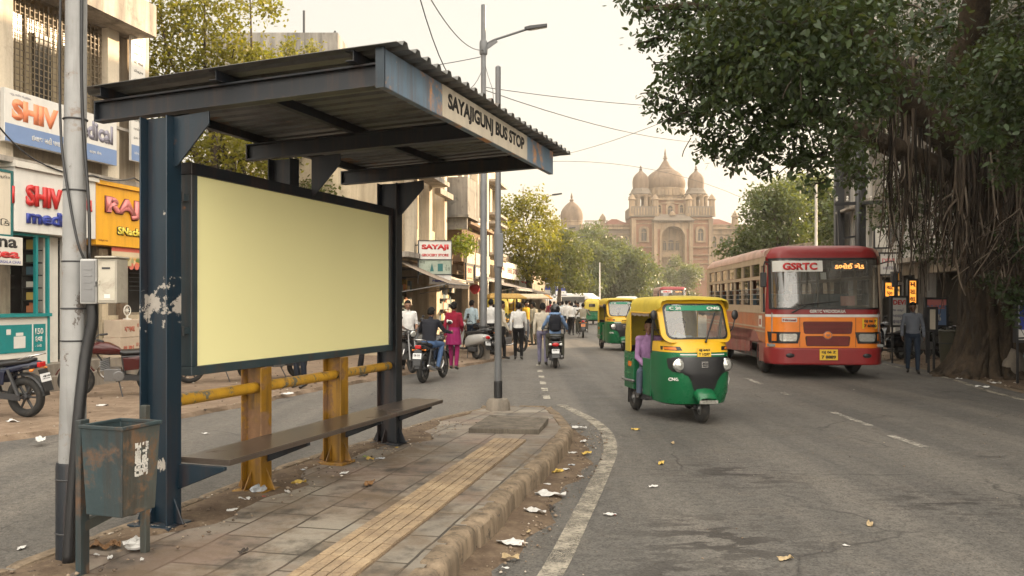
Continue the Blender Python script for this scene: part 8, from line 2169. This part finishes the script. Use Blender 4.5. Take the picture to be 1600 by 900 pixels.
# dark power pole by the white building
pp = thing('power_pole', 'dark power pole with cross arms in front of the white building', 'pole', (13.1, 31.5, 0))
b = MB(); b.lathe([(.14,0),(.12,4),(.09,7.4)], 10); b.build('post', M['char'], pp, smooth=True); b = MB(); b.bar((-.9,0,5.4),(1.0,0,5.5),.1,.12); b.bar((-.7,0,6.4),(.7,0,6.4),.1,.12); b.build('cross_arm', M['char'], pp)
for x in (-.8,-.4,.5,.9):
    b = MB(); b.lathe([(.03,0),(.05,.05),(.03,.1),(.05,.15),(.02,.2)],8,(x,0,5.52)); b.build('insulator', M['panelw'], pp)
b = MB(); b.bar((-.5,0,0),(-.75,0,5.2),.1,.1); b.bar((-.75,0,3.0),(0,0,3.1),.08,.08); b.bar((-.7,0,4.1),(0,0,4.2),.08,.08); b.build('stay', M['char'], pp)
W_ = 'overhead wires across the street'
tp = lambda py: Vector((tl.location.x, 24.2, CAM_H-(py-468)/FPX*24.2))
cable('overhead_wire', 'upper slack wire from the top of the photo to the tall lamp post', [dp(668,-10,15), tp(78)], .011, W_, .30)
cable('overhead_wire', 'deep sagging wire loop from the top of the photo to the tall lamp post', [dp(654,-10,15), tp(104)], .011, W_, 1.15)
cable('overhead_wire', 'wire running left from the tall lamp post over the shelter roof', [dp(560,112,28), tp(88)], .012, W_, .1)
cable('overhead_wire', 'highest long wire from the tall lamp post to the banyan crown', [tp(136), dp(1120,170,30)], .011, W_, .12)
cable('overhead_wire', 'long wire dropping from the tall lamp post towards the palace dome', [tp(140), dp(1160,222,46)], .013, W_, .55)
cable('overhead_wire', 'thin wire rising from the far lamp post to the banyan branches', [dp(836,250,54), dp(1090,168,34)], .013, W_, .3)
cable('overhead_wire', 'lowest thin wire crossing in front of the palace domes', [dp(775,258,52), dp(1206,332,67)], .016, W_, -1.6)
cable('overhead_wire', 'wire hanging straight down beside the tall lamp post', [tp(92), dp(770,140,24), dp(776,230,24)], .008, W_, .05)
cable('overhead_wire', 'looped wire from the far banner lamp post to the shop row', [dp(745,345,42), dp(817,352,54)], .02, W_, .5)
# ---------------- litter ----------------
M['paper'] = plain('litter_paper', (.50,.49,.47), .7, var=.12, dirt=(.3,.25,.2), da=.25, ds=20)
M['film'] = plain('litter_film', (.36,.38,.40), .25, var=.4, vs=18)
M['lfbrown'] = plain('dry_leaf', (.17,.085,.03), .7, var=.4, vs=25)
M['lfyel'] = plain('yellow_leaf', (.48,.33,.07), .6, var=.3, vs=25)
M['lftan'] = plain('tan_leaf', (.36,.27,.15), .7, var=.3, vs=25)
M['lred'] = plain('red_wrapper', (.42,.05,.03), .5); M['lgreen'] = plain('green_peel', (.14,.22,.03), .5)
M['dung'] = plain('dark_scrap', (.03,.022,.017), .8)
def crumple(name, label, cat, p, L, W, H, mat, seed, rz=None, ball=False, accent=None, grp=None):
    r = random.Random(seed); b = MB()
    if ball:
        pts = []
        b.ell((0,0,H*.45),(L/2,W/2,H/2),12,8)
        b.v = [(x*(1+r.uniform(-.25,.25)), y*(1+r.uniform(-.25,.25)), max(0,z*(1+r.uniform(-.3,.3)))) for x,y,z in b.v]
    else:
        n, m = 9, 5; f1, f2 = r.uniform(2,5), r.uniform(0,6)
        b.loft([[(L*(i/n-.5)*(1+r.uniform(-.05,.05)) , W*(k/m-.5)*(1-.55*abs(i/n-.5)*r.uniform(.6,1.5)), .004+H*max(0, .35+.5*math.sin(f1*i/n*2+f2+k*.8)+r.uniform(-.3,.3))) for i in range(n+1)] for k in range(m+1)], cap=False, close=False)
    o = b.build(name, mat, smooth=False)
    if not ball: md = o.modifiers.new('th','SOLIDIFY'); md.thickness = .002
    o.location = p; o.rotation_euler.z = r.uniform(0,6.28) if rz is None else rz
    if accent:
        a = MB(); a.ell((L*.38,0,H*.4),(L*.10,W*.22,H*.35),8,5); a.build('printed_end', accent, o)
    return tag(o, label, cat, grp)
I_ = .197; pz = lambda px, py, z: gp(px, py, z)
def lit(px, py, z, kind, L, mat, lab, seed, **k):
    nm = {'paper':'paper_scrap','bag':'plastic_bag','leaf':'fallen_leaf','peel':'fruit_peel'}[kind]; cat = {'paper':'litter','bag':'plastic bag','leaf':'leaf','peel':'peel'}[kind]
    return crumple(nm, lab, cat, pz(px,py,z), L, L*(.45 if kind != 'bag' else .7), L*({'paper':.13,'leaf':.2,'peel':.3,'bag':.5}[kind]), M[mat], seed, ball=(kind == 'bag'), **k)
lit(213,858,I_,'bag',.15,'paper','crumpled white carrier bag lying in front of the litter bin',1)
lit(172,872,I_,'paper',.07,'paper','small torn paper at the foot of the bin frame',2); lit(151,868,I_,'paper',.05,'paper','tiny white scrap nearest the bin frame leg',3); lit(222,875,I_,'paper',.05,'paper','round pale scrap below the carrier bag',4)
lit(160,856,I_,'leaf',.17,'lfbrown','pile of brown dry leaves under the litter bin',5); lit(180,852,I_,'leaf',.13,'lfbrown','broken brown leaf right of the leaf pile under the bin',6)
lit(403,770,I_,'bag',.13,'film','crumpled clear plastic bag at the foot of the first yellow stanchion',7); lit(382,780,I_,'paper',.11,'paper','flat white paper left of the clear plastic bag',8)
lit(412,776,I_,'paper',.03,'lred','tiny red scrap beside the clear plastic bag',9); lit(449,769,I_,'paper',.08,'paper','white paper right of the first yellow stanchion',10); lit(467,755,I_,'leaf',.13,'lfyel','orange brown peel strip between the two stanchions',11)
lit(538,740,I_,'paper',.10,'paper','folded white paper under the bench by the second stanchion',12); lit(474,735,I_,'paper',.06,'film','grey scrap on the soil between the stanchions',13); lit(363,798,I_,'paper',.09,'paper','white paper on the paving before the near bench end',14)
lit(571,715,I_,'peel',.07,'lgreen','green peel on the soil near the far post',15); lit(578,718,I_,'peel',.08,'lfyel','yellow peel beside the green peel',16); lit(594,717,I_,'paper',.09,'film','pale scrap right of the yellow peel',17); lit(577,757,I_,'leaf',.14,'lfbrown','curled brown strip on the paving by the tactile strip',18)
lit(380,863,I_,'leaf',.08,'dung','black scrap on the pinkish paving',19); lit(620,700,I_,'paper',.05,'lfyel','orange scrap at the foot of the far post',20)
lit(905,669,.02,'paper',.20,'paper','flat white paper at the top of the gutter',21); lit(912,690,.02,'paper',.12,'paper','greyish paper in the upper gutter',22); lit(895,708,.02,'paper',.11,'paper','rolled white paper left of the yellow wrapper',23); lit(916,709,.02,'paper',.15,'lfyel','yellow wrapper in the upper gutter',24)
lit(871,738,.025,'leaf',.15,'lfyel','bright yellow leaf by the kerb',25); lit(884,734,.02,'paper',.09,'paper','white scrap right of the bright yellow leaf',26); lit(893,727,.02,'paper',.07,'film','pale scrap above the white scrap in the gutter',27)
lit(855,757,.025,'paper',.07,'paper','round white scrap beside the kerb',28); lit(860,774,.02,'paper',.27,'paper','largest white paper sheet lying in the gutter',29,rz=-.2); lit(836,799,.025,'paper',.19,'paper','bent white paper in the gutter below the largest sheet',30,rz=-.5)
lit(863,794,.02,'leaf',.11,'dung','dark brown leaf right of the bent white paper',31); lit(797,849,.025,'paper',.20,'paper','white paper with a reddish end in the lower gutter',32,rz=-.25,accent=M['lred']); lit(798,872,.025,'leaf',.12,'lftan','tan leaf below the white paper in the lower gutter',33)
lit(826,831,.02,'paper',.06,'lftan','small tan scrap in the middle gutter',34); lit(907,745,.006,'paper',.07,'paper','white scrap between the gutter and the painted edge line',35); lit(790,888,.02,'paper',.05,'paper','tiny white scrap at the bottom of the gutter',36)
lit(953,805,.006,'paper',.11,'paper','red and white wrapper on the road by the edge line',37,rz=0,accent=M['lred']); lit(1359,820,.004,'leaf',.11,'lftan','single tan leaf on the open road at the right',38); lit(1227,874,.004,'leaf',.12,'lftan','tan leaf on the road at the bottom edge',39)
lit(1020,761,.004,'paper',.10,'paper','white scrap on the road below the auto rickshaw',40); lit(1033,725,.004,'leaf',.12,'lfyel','yellow leaf on the road below the auto rickshaw',41); lit(993,672,.004,'leaf',.12,'lfyel','yellow leaf on the road left of the auto front wheel',42)
lit(1051,693,.004,'leaf',.10,'lftan','pale leaf just below the auto front wheel',43); lit(1322,853,.004,'paper',.05,'paper','tiny white scrap at the right of the road',44)
lit(20,659,LPZ,'paper',.22,'paper','white paper on the footway under the left parked motorcycle',45); lit(63,688,LPZ,'paper',.26,'paper','white scrap on the footway edge left of the pole',46); lit(160,634,LPZ,'paper',.18,'paper','white scrap beside the dark red motorcycle',47); lit(321,678,.004,'paper',.10,'paper','white scrap on the left lane seen under the panel',48)
lit(449,616,LPZ,'paper',.22,'paper','white paper on the far footway seen past the hand rail',49); lit(34,857,.004,'paper',.09,'paper','white scrap on the left lane in the lower left corner',50)
lit(1540,588,.01,'paper',.35,'paper','long white paper among the banyan roots',51); lit(1555,599,.01,'paper',.22,'paper','white paper on the verge right of the banyan trunk',52); lit(1535,605,.01,'paper',.26,'paper','crumpled white paper on the verge before the banyan',53); lit(1498,592,.01,'paper',.14,'paper','small white scrap left of the papers by the banyan',54)
# boulder and bin by the banyan
o = MB(); o.ell((0,0,.3),(.26,.22,.36),14,10,lambda q: q*(1+.12*math.sin(q.x*5+q.z*3)+.08*math.sin(q.y*9))); o = o.build('boulder', M['conc'], smooth=True); o.location = gp(1586,592); tag(o, 'brown stone lying between the banyan and the pale blue scooter', 'stone')
wb_ = thing('waste_drum', 'olive drum standing against the left side of the banyan trunk', 'bin', gp(1487, 572, .006))
b = MB(); b.lathe([(.27,0),(.30,.4),(.33,.92),(.36,.95),(.33,.97),(.31,.93),(.27,.1)], 20); b.build('drum', plain('olive_drum', (.07,.065,.04), .5, dirt=(.05,.035,.02), da=.4), wb_, smooth=True, auto=40)
b = MB(); b.torus((0,0,.62),.318,.014,'z',24,6); b.build('hoop', M['char'], wb_)
# ---------------- evening haze ----------------
b = MB(); b.bb(-260, 320, -60, 420, -1.2, 47)
hm = bpy.data.materials.new('haze'); hm.use_nodes = True; hm.node_tree.nodes.clear()
ho = hm.node_tree.nodes.new('ShaderNodeOutputMaterial'); hv = hm.node_tree.nodes.new('ShaderNodeVolumePrincipled')
hv.inputs['Color'].default_value = (.96, .93, .88, 1); hv.inputs['Density'].default_value = .00048; hv.inputs['Anisotropy'].default_value = .2
hm.node_tree.links.new(hv.outputs[0], ho.inputs['Volume'])
o = b.build('haze', hm); tag(o, kind='stuff')
